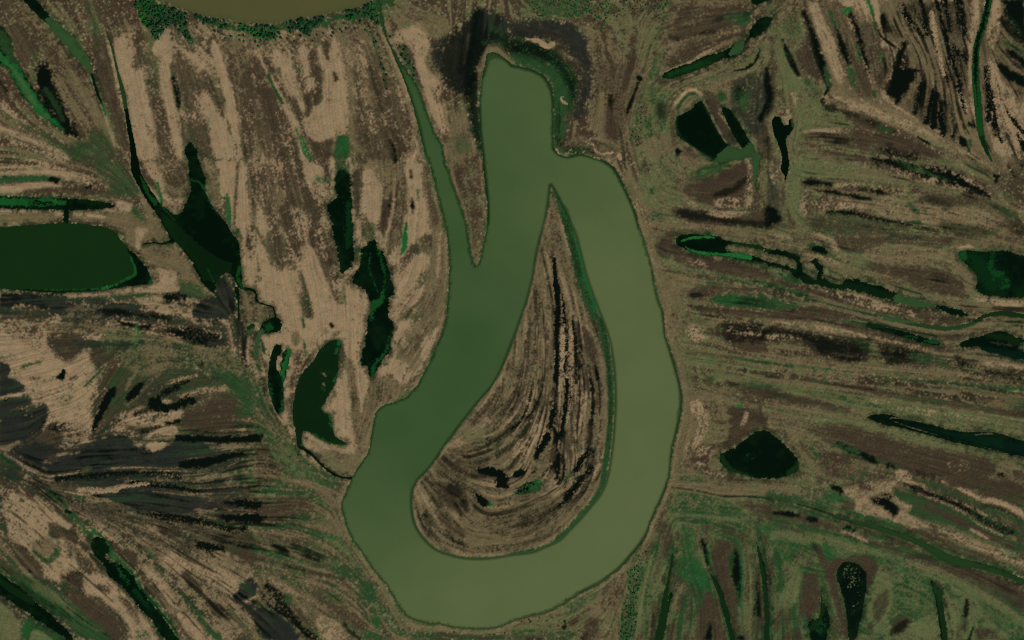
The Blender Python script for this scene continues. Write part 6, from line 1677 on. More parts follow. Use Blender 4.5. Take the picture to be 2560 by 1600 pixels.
ST1 = lic(norm(vnoise(3.6)), int(52 / S))
ST2 = lic(norm(vnoise(9)), int(70 / S))
ST3 = lic(norm(vnoise(5.2)), int(110 / S))
STREAK = norm(ST1 * .45 + ST2 * .8 + ST3 * .35)
RK = {
    'f': rank(N_fine * 1.0 + N_5 * .2 + N_mid * .2),
    's': rank(STREAK * 1.0 + N_fine * .5 + N_big * .3),
    'c': rank(N_fine * .8 + N_5 * .15 + N_mid * .35 + N_big * .6 + STREAK * .55),
    'l': rank(ST1 * .9 + ST3 * .9 + N_fine * .28 + N_big * .35),
    'k': rank(np.roll(ST1, (61, 97), (0, 1)) * 0 + ST3 * .5 - ST1 * 1.0 + N_fine * .35 + N_mid * .3),
    'd': rank(N_fine * .95 + N_5 * .2 + N_mid * .4 + N_big * .35 + STREAK * .5),
}

# ------------------------------------------------------------------ land cover
GT = ['sand', 'straw', 'brown', 'ash', 'green', 'bright', 'pale', 'wet']
GI = {k: i for i, k in enumerate(GT)}
W = np.zeros((GY, GX, 8), f32)
W[..., GI['brown']] = 1


def lay(Wc, idx, m, sl):
    y0, y1, x0, x1 = sl
    v = Wc[y0:y1, x0:x1]
    v *= (1 - m)[..., None]
    v[..., idx] += m


def mask_from(sd, bb, opt, dfea=4.0, drag=4.0):
    x0, x1, y0, y1 = bb
    fea = opt.get('fea', dfea)
    rag = opt.get('rag', drag)
    s = sd + RAG[y0:y1, x0:x1] * rag
    m = 1 - sstep(-fea * .5, fea * .5, s)
    p = opt.get('p', 1.0)
    if p < 1:
        R = RK[opt.get('fld', 'd')][y0:y1, x0:x1]
        t = 1 - p
        q = opt.get('sf', .14)
        m = m * sstep(t - q, t + q, R)
    return m * opt.get('op', 1.0)


full = (0, GY, 0, GX)
for t, p, fld in (('straw', .45, 's'), ('green', .14, 'c'), ('pale', .1, 'c'), ('sand', .07, 'f')):
    lay(W, GI[t], sstep(1 - p - .05, 1 - p + .05, RK[fld] if fld != 's' else RK['s']), full)
def paint(op, args, opt, c):
    pad = 14 + opt.get('fea', 4.0) * 1.5 + opt.get('rag', 4.0) * 2.5
    r = sd_poly(c, pad) if op == 'P' else sd_line(c, pad)
    if r is None:
        return
    sd, bb = r
    t = args[0]
    opt.setdefault('sf', {'sand': .18, 'wet': .16, 'brown': .22, 'straw': .26, 'green': .24, 'pale': .26}.get(t, .14))
    if t == 'sand' and 'p' in opt and 'fld' not in opt:
        opt['p'] = opt['p'] ** .7
    if t == 'wet':
        opt['fea'] = opt.get('fea', 4) * 1.4
        sd = sd - opt['fea'] * .22
    if t in ('brown', 'green', 'pale', 'straw') and op == 'P':
        opt['fea'] = opt.get('fea', 4) * 1.5
    m = mask_from(sd, bb, opt)
    x0, x1, y0, y1 = bb
    lay(W, GI[t], m, (y0, y1, x0, x1))


LATE = []
FL = {k: np.roll(v, (137, 211), (0, 1)) for k, v in RK.items()}
for op, args, opt, c in OPS:
    if op == 'R':
        r = sd_poly(c, 30, 2)
        if r is None:
            continue
        sd, bb = r
        x0, x1, y0, y1 = bb
        m0 = 1 - sstep(-14, 14, sd + RAG[y0:y1, x0:x1] * 10)
        first = True
        base = np.zeros((y1 - y0, x1 - x0, 8), f32)
        base[..., GI['brown']] = 1
        for k, (t, p, fld) in enumerate(args):
            p = float(p)
            R = (RK if k % 2 == 0 else FL)[fld][y0:y1, x0:x1] if fld != 's' else RK['s'][y0:y1, x0:x1]
            if fld == 's' and k % 2:
                R = 1 - R
            q = .2 if t == 'sand' else .28
            m = sstep(1 - p - q, 1 - p + q, R)
            base *= (1 - m)[..., None]
            base[..., GI[t]] += m
        v = W[y0:y1, x0:x1]
        v *= (1 - m0)[..., None]
        v += base * m0[..., None]
        continue
    if op[0] == 'Z':
        LATE.append((op[1], args, opt, c))
    else:
        paint(op, args, opt, c)

# fine lines along the old ridges: every cover breaks into thin darker and paler streaks
SI = np.full((GY, GX), .3, f32)
cur[0] = None
for txt, val in (("265,95 330,60 900,60 1000,330 1060,560 1060,700 1010,880 900,960 830,1130 700,1080 590,880 560,620 400,540 330,430", .42),
                 ("200,1000 640,980 760,1150 700,1400 760,1512 0,1512 0,1200", .45), ("1900,0 2419,0 2419,450 2250,330 1950,220", .8),
                 ("1310,440 1450,850 1440,1150 1300,1310 1000,1290 960,1150 1200,830", .55), ("0,200 300,350 300,450 0,450", .5)):
    sd_, (a0, a1, b0, b1) = sd_poly(coords(txt), 60, 2)
    k_ = 1 - sstep(-30, 30, sd_)
    SI[b0:b1, a0:a1] = SI[b0:b1, a0:a1] * (1 - k_) + val * k_
SI *= np.clip(.85 + .35 * N_huge + .25 * N_big, .15, 1.5)


def shift(src, dst, amount, R, lo, hi):
    m = W[..., GI[src]] * np.minimum(1, amount * SI * sstep(lo, hi, R))
    W[..., GI[src]] -= m
    W[..., GI[dst]] += m


L1, L2 = RK['l'], RK['k']
shift('brown', 'straw', .55, L2, .58, .9)
shift('brown', 'wet', .55, L1, .68, .97)
shift('brown', 'green', .3, 1 - L1, .7, .98)
shift('straw', 'brown', .55, L1, .62, .93)
shift('straw', 'sand', .3, 1 - L1, .72, .98)
shift('ash', 'wet', 1.9, L1, .45, .9)
shift('ash', 'brown', 1.3, L2, .6, .92)
shift('ash', 'green', 1.0, 1 - L1, .6, .95)
shift('pale', 'green', .55, L1, .6, .92)
shift('pale', 'straw', .4, L2, .65, .95)
shift('green', 'wet', .4, L1, .62, .95)
shift('green', 'pale', .3, L2, .65, .95)
shift('sand', 'straw', .2, L1, .72, .99)

# dark floor under the woods
TOPS = list(parse(TREES))
for op, args, opt, c in TOPS:
    if opt['d'] < 7:
        sd, bb = sd_poly(c, 20)
        x0, x1, y0, y1 = bb
        if op == 'T':
            lay(W, GI['green'], mask_from(sd, bb, {'p': .85, 'rag': 5, 'fea': 5}), (y0, y1, x0, x1))
        else:
            lay(W, GI['pale'], mask_from(sd, bb, {'p': .7, 'rag': 6, 'fea': 8, 'op': .7, 'sf': .2}), (y0, y1, x0, x1))
            lay(W, GI['green'], mask_from(sd, bb, {'p': .5, 'rag': 6, 'fea': 8, 'op': .8, 'sf': .15}), (y0, y1, x0, x1))

# ------------------------------------------------------------------ water: one signed distance, one id per water body
WT = ['deep', 'dgreen', 'green', 'olive', 'silt', 'weed', 'blue', 'straw']
WI = {k: i for i, k in enumerate(WT)}
WW = np.zeros((GY, GX, 8), f32)
WW[..., 0] = 1
wsd = np.full((GY, GX), 60.0, f32)
wid = np.full((GY, GX), -1, np.int32)
bodies = []
bkey = {}
WOPS = list(parse(WATER))
for op, args, opt, c in WOPS:
    if op in 'WC':
        r = sd_poly(c, 40, 2) if op == 'W' else sd_line(c, 40)
        if r is None:
            continue
        sd, (x0, x1, y0, y1) = r
        key = (args[0], str(opt.get('n', '')))
        if key not in bkey:
            bkey[key] = len(bodies)
            bodies.append(key)
        sd = sd + RAG[y0:y1, x0:x1] * opt.get('rag', 1.2)
        v = wsd[y0:y1, x0:x1]
        better = sd < v
        wid[y0:y1, x0:x1][better & (sd < 14)] = bkey[key]
        np.minimum(v, sd, out=v)
        m = 1 - sstep(-1, 5, sd)
        lay(WW, WI[args[1]], m, (y0, y1, x0, x1))
    elif op in 'IJ':
        sd, (x0, x1, y0, y1) = sd_poly(c, 40, 2) if op == 'I' else sd_line(c, 40)
        sd = sd + RAG[y0:y1, x0:x1] * opt.get('rag', 1.2)
        v = wsd[y0:y1, x0:x1]
        np.maximum(v, -sd, out=v)
    else:
        pad = 20 + opt.get('rag', 2.0) * 2.5
        r = sd_poly(c, pad) if op == 'p' else sd_line(c, pad)
        if r is None:
            continue
        sd, bb = r
        x0, x1, y0, y1 = bb
        lay(WW, WI[args[0]], mask_from(sd, bb, opt, 4.0, 2.0), (y0, y1, x0, x1))

# suspended silt in the big lake: clear green arm to the west, olive in the east and south
LK = bkey[('lake', '')]
ctl = np.array([(1220, 170, .45), (1220, 300, .4), (1290, 250, .5), (930, 120, -.1), (1000, 300, .1), (1040, 430, .15), (1080, 560, .12),
                (1110, 640, .2), (1200, 420, .32), (1200, 600, .36), (1230, 700, .32), (1100, 800, .13), (1170, 830, .18),
                (1060, 900, .12), (950, 1000, .12), (1030, 1000, .1), (950, 1100, .2), (900, 1200, .38), (880, 1290, .5),
                (940, 1350, .66), (1000, 1420, .85), (1100, 1420, .97), (1250, 1400, 1), (1400, 1340, 1), (1520, 1200, 1), (1530, 1050, .97),
                (1540, 900, .97), (1500, 800, .95), (1510, 720, .88), (1440, 640, .93), (1400, 560, .85), (1470, 520, .74), (1430, 440, .66),
                (1350, 400, .55), (1290, 400, .42), (1310, 470, .6)], f32)
ctl[:, :2] *= 2560.0 / 2419.0
lx = np.linspace(750, 1750, 101).astype(f32)
ly = np.linspace(0, 1600, 161).astype(f32)
D2 = (lx[None, :, None] - ctl[:, 0]) ** 2 + (ly[:, None, None] - ctl[:, 1]) ** 2
wt = 1 / (D2 + 900) ** 1.5
T = (wt * ctl[:, 2]).sum(2) / wt.sum(2)
x0, x1 = int(750 / S), int(1750 / S)
Tf = upsample(np.pad(T, ((0, 2), (0, 2)), mode='edge'), GY, x1 - x0)
Tf = Tf + (N_huge[:, x0:x1] * .02 + N_big[:, x0:x1] * .006)
lk = (wid[:, x0:x1] == LK)
tt = np.clip(Tf, 0, 1)
dg = np.clip(-Tf * 2, 0, 1)
v = WW[:, x0:x1]
col = np.zeros(v.shape, f32)
col[..., WI['olive']] = tt
col[..., WI['green']] = (1 - tt) * (1 - dg)
col[..., WI['dgreen']] = (1 - tt) * dg
v[lk] = col[lk]
# clear shallow rim where the lake bottom shows dark
rim = sstep(-9, -1.0, wsd[:, x0:x1] + RAG[:, x0:x1] * 1.0) * lk * .75
lay(WW, WI['dgreen'], rim, (0, GY, x0, x1))
for txt, typ, o in ((
        '@10 2110,1000,24 2120,1250,24 2150,1480,24 @11 2150,100,50 2190,400,40 2195,600,20', 'dgreen', .9),
        ('@20 0,610,60 150,640,60 300,690,80 390,850,60 400,1050,30 395,1350,30', 'dgreen', .75),
        ('@10 2140,700,60 2180,540,70 2300,520,60 2419,600,50', 'dgreen', .6),
        ('@21 880,0,60 980,80,70 1040,190,60 1100,330,40 1150,460,30 1200,640,24', 'dgreen', .85),
        ('@21 1330,1060,20 1440,1500,20 @22 1450,150,26 1560,500,30 1600,700,34 1590,900,34 1520,1210,30 1490,1500,26', 'dgreen', .7),
        ('@23 1470,20,24 1330,360,24 1280,510,30 1120,720,30 920,910,24 640,1060,12', 'dgreen', .7),
        ('@21 365,240,30 460,430,90 530,560,70', 'dgreen', .6),
        ('@10 1330,580,20 1480,980,30 1560,1250,40 1590,1500,30', 'dgreen', .5),
        ('@20 400,1400,60 520,1470,60 650,1440,60 740,1460,50 860,1500,50', 'dgreen', .75)):
    c = coords(txt)
    sd, bb = sd_line(c, 30)
    a0, a1, b0, b1 = bb
    lay(WW, WI[typ], mask_from(sd, bb, {'fea': 9, 'rag': 2, 'op': o}) * (wid[b0:b1, a0:a1] == LK), (b0, b1, a0, a1))
# river: slightly greener towards the bank
RV = bkey[('river', '')]
rv = wid == RV
rm = sstep(-14, 0, wsd + RAG * 2) * rv * .35
lay(WW, WI['green'], rm, full)

# soft marshy margins round the still ponds
still = np.zeros((GY, GX), bool)
for i, (kind, key) in enumerate(bodies):
    if kind in ('pond', 'creek'):
        still |= wid == i
mm = (1 - sstep(-1, 10, wsd + RAG * 6 + N_mid * 2.5)) * still * .8
lay(W, GI['wet'], mm * .75, full)
# murk and shallows: still water is never one tone
lay(WW, WI['dgreen'], np.clip(.0 + .1 * N_big + .07 * N_mid + .08 * N_huge, 0, .35) * still, full)
lay(WW, WI['dgreen'], sstep(-11, -1, wsd + RAG * 3 + N_mid * 2) * .16 * still, full)
lay(W, GI['green'], (1 - sstep(2, 12, wsd + RAG * 5 + N_mid * 2)) * still * .22, full)
sh_ = wid == bkey[('lake', '')]
bv = np.clip(.5 + .55 * N_big + .35 * N_huge, 0, 1)
lay(W, GI['green'], (1 - sstep(0, 4.5 + 3 * bv, wsd + RAG * 2.5)) * sh_ * (.25 + .6 * bv), full)
beach = sstep(1.5, 4, wsd + RAG * 1.5) * (1 - sstep(6, 11, wsd + RAG * 2)) * (wsd < 14) * sh_
beach[:int(392 / S), int(1120 / S):int(1690 / S)] = 0
lay(W, GI['straw'], beach * .55 * (1 - bv), full)
lay(W, GI['sand'], beach * .35 * np.clip(.3 - .6 * N_big - .4 * N_mid, 0, 1), full)

# neighbouring covers grade into each other over a metre or two
for i in range(8):
    W[..., i] = W[..., i] * .4 + blur(W[..., i], 1) * .6

# details that lie on top of the margins
for op, args, opt, c in LATE:
    paint(op, args, opt, c)

# ------------------------------------------------------------------ heights
bank = np.clip(wsd, 0, None)
veg = (W[..., GI['straw']] * .55 + W[..., GI['brown']] * .75 + W[..., GI['green']] * .5 + W[..., GI['pale']] * .5
       + W[..., GI['bright']] * .2 + W[..., GI['ash']] * .1)
Z = .35 + 1.1 * (1 - np.exp(-bank / 14)) + STREAK * .3 + ST1 * .2 + N_big * .18
Z = Z * (1 - W[..., GI['wet']] * .6) + W[..., GI['sand']] * .15
Z = np.maximum(Z, .15) + veg * np.clip(.55 + N_fine * .38 + N_5 * .2, 0, 1.8)
edge = np.clip((wsd + .6) / 3.0, 0, 1)
Z = np.where(wsd > 0, .06 + Z * edge, np.maximum(wsd * .22, -2.5) - .05)

# ------------------------------------------------------------------ mirror the land a little past the frame, then on to the horizon
PAD = 130
Zp = np.pad(Z, PAD, mode='reflect')
Wp = np.pad(W, ((PAD, PAD), (PAD, PAD), (0, 0)), mode='reflect')
wsdp = np.pad(wsd, PAD, mode='reflect')
widp = np.pad(wid, PAD, mode='reflect')
WWp = np.pad(WW, ((PAD, PAD), (PAD, PAD), (0, 0)), mode='reflect')
H2, W2 = Zp.shape
gx = (np.arange(W2) - PAD + .5) * S - 1280.0
gy = 800.0 - (np.arange(H2) - PAD + .5) * S
ext = np.cumsum(20.0 * 1.5 ** np.arange(16))


def grid_mesh(name, xs, ys, z, attrs, cells=None):
    h, w = len(ys), len(xs)
    me = bpy.data.meshes.new(name)
    co = np.empty((h, w, 3), f32)
    co[..., 0] = xs[None, :]
    co[..., 1] = ys[:, None]
    co[..., 2] = z
    idx = np.arange(h * w, dtype=np.int32).reshape(h, w)
    q = np.stack([idx[1:, :-1], idx[1:, 1:], idx[:-1, 1:], idx[:-1, :-1]], -1)
    q = q.reshape(-1, 4)
    if cells is not None:
        q = q[cells]
    co = co.reshape(-1, 3)
    attrs = {k: a.reshape(-1, 4) for k, a in attrs.items()}
    if cells is not None:
        used, inv = np.unique(q, return_inverse=True)
        q = inv.reshape(-1, 4).astype(np.int32)
        co = co[used]
        attrs = {k: a[used] for k, a in attrs.items()}
    n = len(q)
    me.vertices.add(len(co))
    me.vertices.foreach_set("co", co.ravel())
    me.loops.add(n * 4)
    me.loops.foreach_set("vertex_index", q.ravel())
    me.polygons.add(n)
    me.polygons.foreach_set("loop_start", np.arange(n, dtype=np.int32) * 4)
    me.polygons.foreach_set("use_smooth", np.ones(n, bool))
    for k, a in attrs.items():
        at = me.attributes.new(k, 'FLOAT_COLOR', 'POINT')
        at.data.foreach_set("color", np.ascontiguousarray(a, f32).ravel())
    me.update(calc_edges=True)
    return me


# ------------------------------------------------------------------ materials
def lin(c):
    return tuple(((v / 255.0) / 12.92 if v / 255.0 <= .04045 else ((v / 255.0 + .055) / 1.055) ** 2.4) for v in c)


KG = 0.86          # light a level surface returns at albedo 1 in this sun


def alb(rgb, k=1.0):
    return tuple(min(.9, v / KG * k) for v in lin(rgb))


PAL = {
    'sand': (138, 117, 89), 'straw': (99, 88, 62), 'brown': (59, 49, 36), 'ash': (33, 36, 31),
    'green': (36, 64, 33), 'bright': (24, 82, 38), 'pale': (87, 92, 58), 'wet': (3, 11, 5),
}
WPAL = {
    'deep': (2, 15, 4), 'dgreen': (17, 42, 14), 'green': (47, 74, 39), 'olive': (87, 98, 60), 'silt': (77, 76, 44),
    'weed': (32, 98, 42), 'blue': (6, 36, 27), 'straw': (110, 110, 80),
}


def new_mat(name):
    m = bpy.data.materials.new(name)
    m.use_nodes = True
    nt = m.node_tree
    b = nt.nodes["Principled BSDF"]
    return m, nt, b


def weighted_colour(nt, names, pal, attr_a, attr_b, base, vary=None):
    """sum of land-cover weights times the colour of each cover"""
    def attr(n):
        a = nt.nodes.new("ShaderNodeAttribute")
        a.attribute_type = 'GEOMETRY'
        a.attribute_name = n
        s = nt.nodes.new("ShaderNodeSeparateColor")
        nt.links.new(a.outputs["Color"], s.inputs[0])
        return [s.outputs[0], s.outputs[1], s.outputs[2], a.outputs["Alpha"]]
    ch_ = attr(attr_a) + attr(attr_b)
    acc = None
    for i, n in enumerate(names):
        v = nt.nodes.new("ShaderNodeVectorMath")
        v.operation = 'SCALE'
        v.inputs[0].default_value = alb(pal[n])
        nt.links.new(ch_[i], v.inputs["Scale"])
        if acc is None:
            acc = v.outputs[0]
        else:
            ad = nt.nodes.new("ShaderNodeVectorMath")
            ad.operation = 'ADD'
            nt.links.new(acc, ad.inputs[0])
            nt.links.new(v.outputs[0], ad.inputs[1])
            acc = ad.outputs[0]
    return acc, ch_


def noise(nt, scale, detail=2.0, rough=.5, vec=None):
    n = nt.nodes.new("ShaderNodeTexNoise")
    n.inputs["Scale"].default_value = scale
    n.inputs["Detail"].default_value = detail
    n.inputs["Roughness"].default_value = rough
    if vec is not None:
        nt.links.new(vec, n.inputs["Vector"])
    return n


def maprange(nt, sock, a, b, c, d):
    m = nt.nodes.new("ShaderNodeMapRange")
    m.inputs[1].default_value, m.inputs[2].default_value = a, b
    m.inputs[3].default_value, m.inputs[4].default_value = c, d
    nt.links.new(sock, m.inputs[0])
    return m.outputs[0]


def vscale(nt, col, fac):
    v = nt.nodes.new("ShaderNodeVectorMath")
    v.operation = 'SCALE'
    nt.links.new(col, v.inputs[0])
    nt.links.new(fac, v.inputs["Scale"])
    return v.outputs[0]


def make_ground():
    m, nt, b = new_mat("wetland_ground")
    geo = nt.nodes.new("ShaderNodeNewGeometry")
    P = geo.outputs["Position"]
    col, _ = weighted_colour(nt, GT, PAL, "cover_a", "cover_b", None)
    n1 = noise(nt, .33, 2.0, .6, P)
    n2 = noise(nt, .045, 3.0, .55, P)
    n3 = noise(nt, .8, 1.0, .5, P)
    col = vscale(nt, col, maprange(nt, n1.outputs[0], .25, .75, .8, 1.2))
    col = vscale(nt, col, maprange(nt, n2.outputs[0], .25, .75, .86, 1.14))
    # warm / green drift of the dry grass
    tint = nt.nodes.new("ShaderNodeMix")
    tint.data_type = 'RGBA'
    tint.inputs["A"].default_value = (1.07, .98, .93, 1)
    tint.inputs["B"].default_value = (.94, 1.04, .98, 1)
    nt.links.new(maprange(nt, noise(nt, .07, 3.0, .6, P).outputs[0], .35, .65, 0, 1), tint.inputs["Factor"])
    mul = nt.nodes.new("ShaderNodeVectorMath")
    mul.operation = 'MULTIPLY'
    nt.links.new(col, mul.inputs[0])
    nt.links.new(tint.outputs["Result"], mul.inputs[1])
    nt.links.new(mul.outputs[0], b.inputs["Base Color"])
    b.inputs["Roughness"].default_value = .95
    b.inputs["Specular IOR Level"].default_value = .08
    bp = nt.nodes.new("ShaderNodeBump")
    bp.inputs["Strength"].default_value = .35
    bp.inputs["Distance"].default_value = .6
    nt.links.new(n3.outputs[0], bp.inputs["Height"])
    nt.links.new(bp.outputs[0], b.inputs["Normal"])
    return m


def make_water():
    m, nt, b = new_mat("murky_water")
    geo = nt.nodes.new("ShaderNodeNewGeometry")
    P = geo.outputs["Position"]
    col, ch_ = weighted_colour(nt, WT, WPAL, "silt_a", "silt_b", None)
    n1 = noise(nt, .012, 4.0, .55, P)
    col = vscale(nt, col, maprange(nt, n1.outputs[0], .3, .7, .97, 1.03))
    n2 = noise(nt, .35, 2.0, .6, P)
    mp = maprange(nt, n2.outputs[0], .3, .7, .6, 1.4)
    # only the floating weed is mottled
    mix = nt.nodes.new("ShaderNodeMix")
    mix.data_type = 'FLOAT'
    mix.inputs["A"].default_value = 1.0
    nt.links.new(ch_[5], mix.inputs["Factor"])
    nt.links.new(mp, mix.inputs["B"])
    col = vscale(nt, col, mix.outputs["Result"])
    nt.links.new(col, b.inputs["Base Color"])
    b.inputs["Roughness"].default_value = .12
    b.inputs["IOR"].default_value = 1.33
    b.inputs["Specular IOR Level"].default_value = .2
    bp = nt.nodes.new("ShaderNodeBump")
    bp.inputs["Strength"].default_value = .02
    bp.inputs["Distance"].default_value = .3
    nt.links.new(noise(nt, .5, 3.0, .6, P).outputs[0], bp.inputs["Height"])
    nt.links.new(bp.outputs[0], b.inputs["Normal"])
    return m


MG, MW = make_ground(), make_water()


def struct(name, me, mat, label=None):
    o = bpy.data.objects.new(name, me)
    ROOT.objects.link(o)
    me.materials.append(mat)
    o['kind'] = 'structure'
    if label:
        o['label'] = label
    return o


# ------------------------------------------------------------------ ground sheet
xs = np.concatenate([gx[0] - ext[::-1], gx, gx[-1] + ext])
ys = np.concatenate([gy[0] + ext[::-1], gy, gy[-1] - ext])
E = len(ext)
Zall = np.pad(np.where(wsdp > 0, Zp, Zp), E, mode='edge')
Zall[:E] = np.maximum(Zall[:E], .4)
Zall[-E:] = np.maximum(Zall[-E:], .4)
Zall[:, :E] = np.maximum(Zall[:, :E], .4)
Zall[:, -E:] = np.maximum(Zall[:, -E:], .4)
Wall = np.pad(Wp, ((E, E), (E, E), (0, 0)), mode='edge')
far = np.array([.08, .42, .26, .0, .1, .0, .14, .0], f32)      # beyond the mapped land: plain dry grass
k = np.minimum(np.minimum(np.arange(Wall.shape[0])[:, None], np.arange(Wall.shape[0])[::-1][:, None]),
               np.minimum(np.arange(Wall.shape[1])[None], np.arange(Wall.shape[1])[::-1][None]))
k = np.clip((E - k) / 3.0, 0, 1)[..., None].astype(f32)
Wall = Wall * (1 - k) + far * k
Zall = np.where(k[..., 0] > 0, np.maximum(Zall, .6), Zall)
gm = grid_mesh("ground", xs, ys, Zall, {"cover_a": Wall[..., :4], "cover_b": Wall[..., 4:]})
struct("ground", gm, MG, "flat river delta of dry reed, burnt marsh and grass ridges")

# ------------------------------------------------------------------ water bodies
LAB = {
    ('river', ''): "broad silty brown river bend at the top edge",
    ('lake', ''): "large olive green oxbow lake around the teardrop island",
    ('creek', ''): "straight creek, black at its head and green lower down, in the top left corner",
    ('channel', ''): "narrow black channel running down into the large black pond on the left",
    ('pond', 'west'): "big dark green oval pond on the left edge",
    ('pond', 'strip'): "long black pond with bright weed, just above the big oval pond",
    ('creek', 'link'): "short black link between the weedy strip pond and the oval pond",
    ('pond', 'black'): "large black arrow shaped pond left of the tan grass fan",
    ('creek', 'side'): "thin winding creek entering the arrow shaped pond from the left",
    ('creek', 'south'): "thin winding creek leaving the arrow shaped pond to the right",
    ('creek', 'west2'): "thin straight ditch below the arrow shaped pond",
    ('pond', 'small'): "small ragged black pond on the tan grass at the end of the winding creek",
    ('creek', 'tail'): "green tail of water below the small ragged pond",
    ('pond', 'g'): "tiny dark green pool left of the small ragged pond",
    ('pond', 'A'): "tall narrow black pond in the middle of the tan grass fan",
    ('pond', 'B'): "long bent black pond with pale weed lines near the lake's west bank",
    ('pond', 'C'): "dark green boot shaped pond with two small sandbars",
    ('creek', 'Cout'): "thin dark creek from the boot shaped pond to the lake",
    ('pond', 'D'): "slim black pond with a bright green right arm, left of the boot shaped pond",
    ('pond', 'F'): "long black pond edged with bright green weed at the lower left",
    ('creek', 'sw'): "wide black creek in the bottom left corner",
    ('pond', 'G'): "long slanting dark pond at the upper right with an olive end",
    ('pond', 'H1'): "black pool cut by the top edge, right of the lake's head",
    ('pond', 'H2'): "small black pool above the slanting dark pond's right end",
    ('creek', 'gh'): "hair thin creek joining the slanting pond and the black pool",
    ('pond', 'I'): "two black basins joined by a green bay, right of the lake's head",
    ('creek', 'Kout'): "green outlet running down from the two joined black basins",
    ('canal', 'L'): "crooked black pool that narrows into a ditch, right of the joined basins",
    ('canal', 'NE'): "tall green edged canal at the upper right",
    ('pond', 'M'): "dark pond ringed with bright green weed beside the lake's east bank",
    ('pond', 'M2'): "chain of dark water among tan islets, right of the weed ringed pond",
    ('pond', 'M3'): "small dark pool at the far end of the islet chain",
    ('pond', 'm4'): "tiny black pool with a green rim above the islet chain",
    ('pond', 'N'): "blue black pond with green weed at the right edge",
    ('canal', 'E'): "curved green canal near the right edge, below the blue black pond",
    ('canal', 'E2'): "short green ditch left of the curved canal",
    ('creek', 'O1'): "straight dark ditch below the curved canal",
    ('pond', 'O'): "dark two lobed pond cut by the right edge, below the curved canal",
    ('pond', 'P'): "long blue black wedge of water with pale lines at the right edge",
    ('pond', 'Q'): "black triangular pond with a green rim right of the lake",
    ('creek', 's1'): "leftmost dark slit of water at the bottom, beside the lake's shrubs",
    ('creek', 's2'): "second dark slit of water at the bottom, bending right",
    ('creek', 's3'): "third dark slit of water at the bottom, tall and straight",
    ('creek', 'SE'): "long green creek slanting down to the right edge",
    ('pond', 'U'): "black bulb shaped pond full of pale dead stems at the bottom right",
    ('pond', 'V'): "dark weedy pool left of the bulb shaped pond",
    ('creek', 's4'): "green and black slit of water at the bottom, right of the bulb shaped pond",
}
cellw = widp[:-1, :-1]
csd = (wsdp[:-1, :-1] + wsdp[1:, :-1] + wsdp[:-1, 1:] + wsdp[1:, 1:]) / 4
for i, (kind, key) in enumerate(bodies):
    cells = (cellw == i) & (csd < 3.5)
    if cells.sum() < 3:
        continue
    me = grid_mesh(kind, gx, gy, np.zeros((H2, W2), f32), {"silt_a": WWp[..., :4], "silt_b": WWp[..., 4:]}, cells.reshape(-1))
    struct(kind, me, MW, LAB.get((kind, key)))


# ------------------------------------------------------------------ trees
def leaf_mat(name, rgb, k=1.0):
    m, nt, b = new_mat(name)
    geo = nt.nodes.new("ShaderNodeNewGeometry")
    n = noise(nt, .5, 2.0, .6, geo.outputs["Position"])
    rgbn = nt.nodes.new("ShaderNodeRGB")
    rgbn.outputs[0].default_value = (*alb(rgb, k), 1)
    col = vscale(nt, rgbn.outputs[0], maprange(nt, n.outputs[0], .25, .75, .6, 1.4))
    nt.links.new(col, b.inputs["Base Color"])
    b.inputs["Roughness"].default_value = .8
    b.inputs["Specular IOR Level"].default_value = .15
    return m


def bark_mat():
    m, nt, b = new_mat("bark")
    n = noise(nt, 3.0, 3.0, .6)
    rgbn = nt.nodes.new("ShaderNodeRGB")
    rgbn.outputs[0].default_value = (.09, .065, .045, 1)
    nt.links.new(vscale(nt, rgbn.outputs[0], maprange(nt, n.outputs[0], .3, .7, .6, 1.3)), b.inputs["Base Color"])
    b.inputs["Roughness"].default_value = .9
    return m


LEAF = [leaf_mat("foliage_dark", (14, 52, 27), 1.4), leaf_mat("foliage_green", (18, 66, 27), 1.4), leaf_mat("foliage_bright", (24, 82, 27), 1.4)]
SHR = leaf_mat("foliage_shrub", (30, 74, 36), 1.4)
BARK = bark_mat()


def crown_arrays(n, rg):
    """leaf-clump quads filling a lobed crown of radius 1 with its centre at z = 1.25"""
    nl = rg.integers(5, 8)
    a = rg.uniform(0, 2 * np.pi, nl)
    r = rg.uniform(.25, .58, nl)
    lc = np.stack([np.cos(a) * r, np.sin(a) * r, rg.uniform(1.0, 1.6, nl)], 1)
    lc[0] = (0, 0, 1.6)
    lr = rg.uniform(.36, .55, nl)
    k = rg.integers(0, nl, n)
    d = rg.standard_normal((n, 3))
    d /= np.linalg.norm(d, axis=1)[:, None]
    c = lc[k] + d * (lr[k] * rg.uniform(.55, 1.05, n) ** .6)[:, None]
    nrm = d * .7 + rg.standard_normal((n, 3)) * .45 + np.array([0, 0, .35])
    nrm /= np.linalg.norm(nrm, axis=1)[:, None]
    t = np.cross(nrm, rg.standard_normal((n, 3)))
    t /= np.linalg.norm(t, axis=1)[:, None]
    bt = np.cross(nrm, t)
    s = rg.uniform(.10, .2, n)[:, None]
    e = rg.uniform(.6, 1.0, n)[:, None]
    v = np.stack([c - t * s - bt * s * e, c + t * s - bt * s * e * .6, c + t * s * .8 + bt * s * e, c - t * s * .7 + bt * s * e * .8], 1)
    return v.reshape(-1, 3).astype(f32)


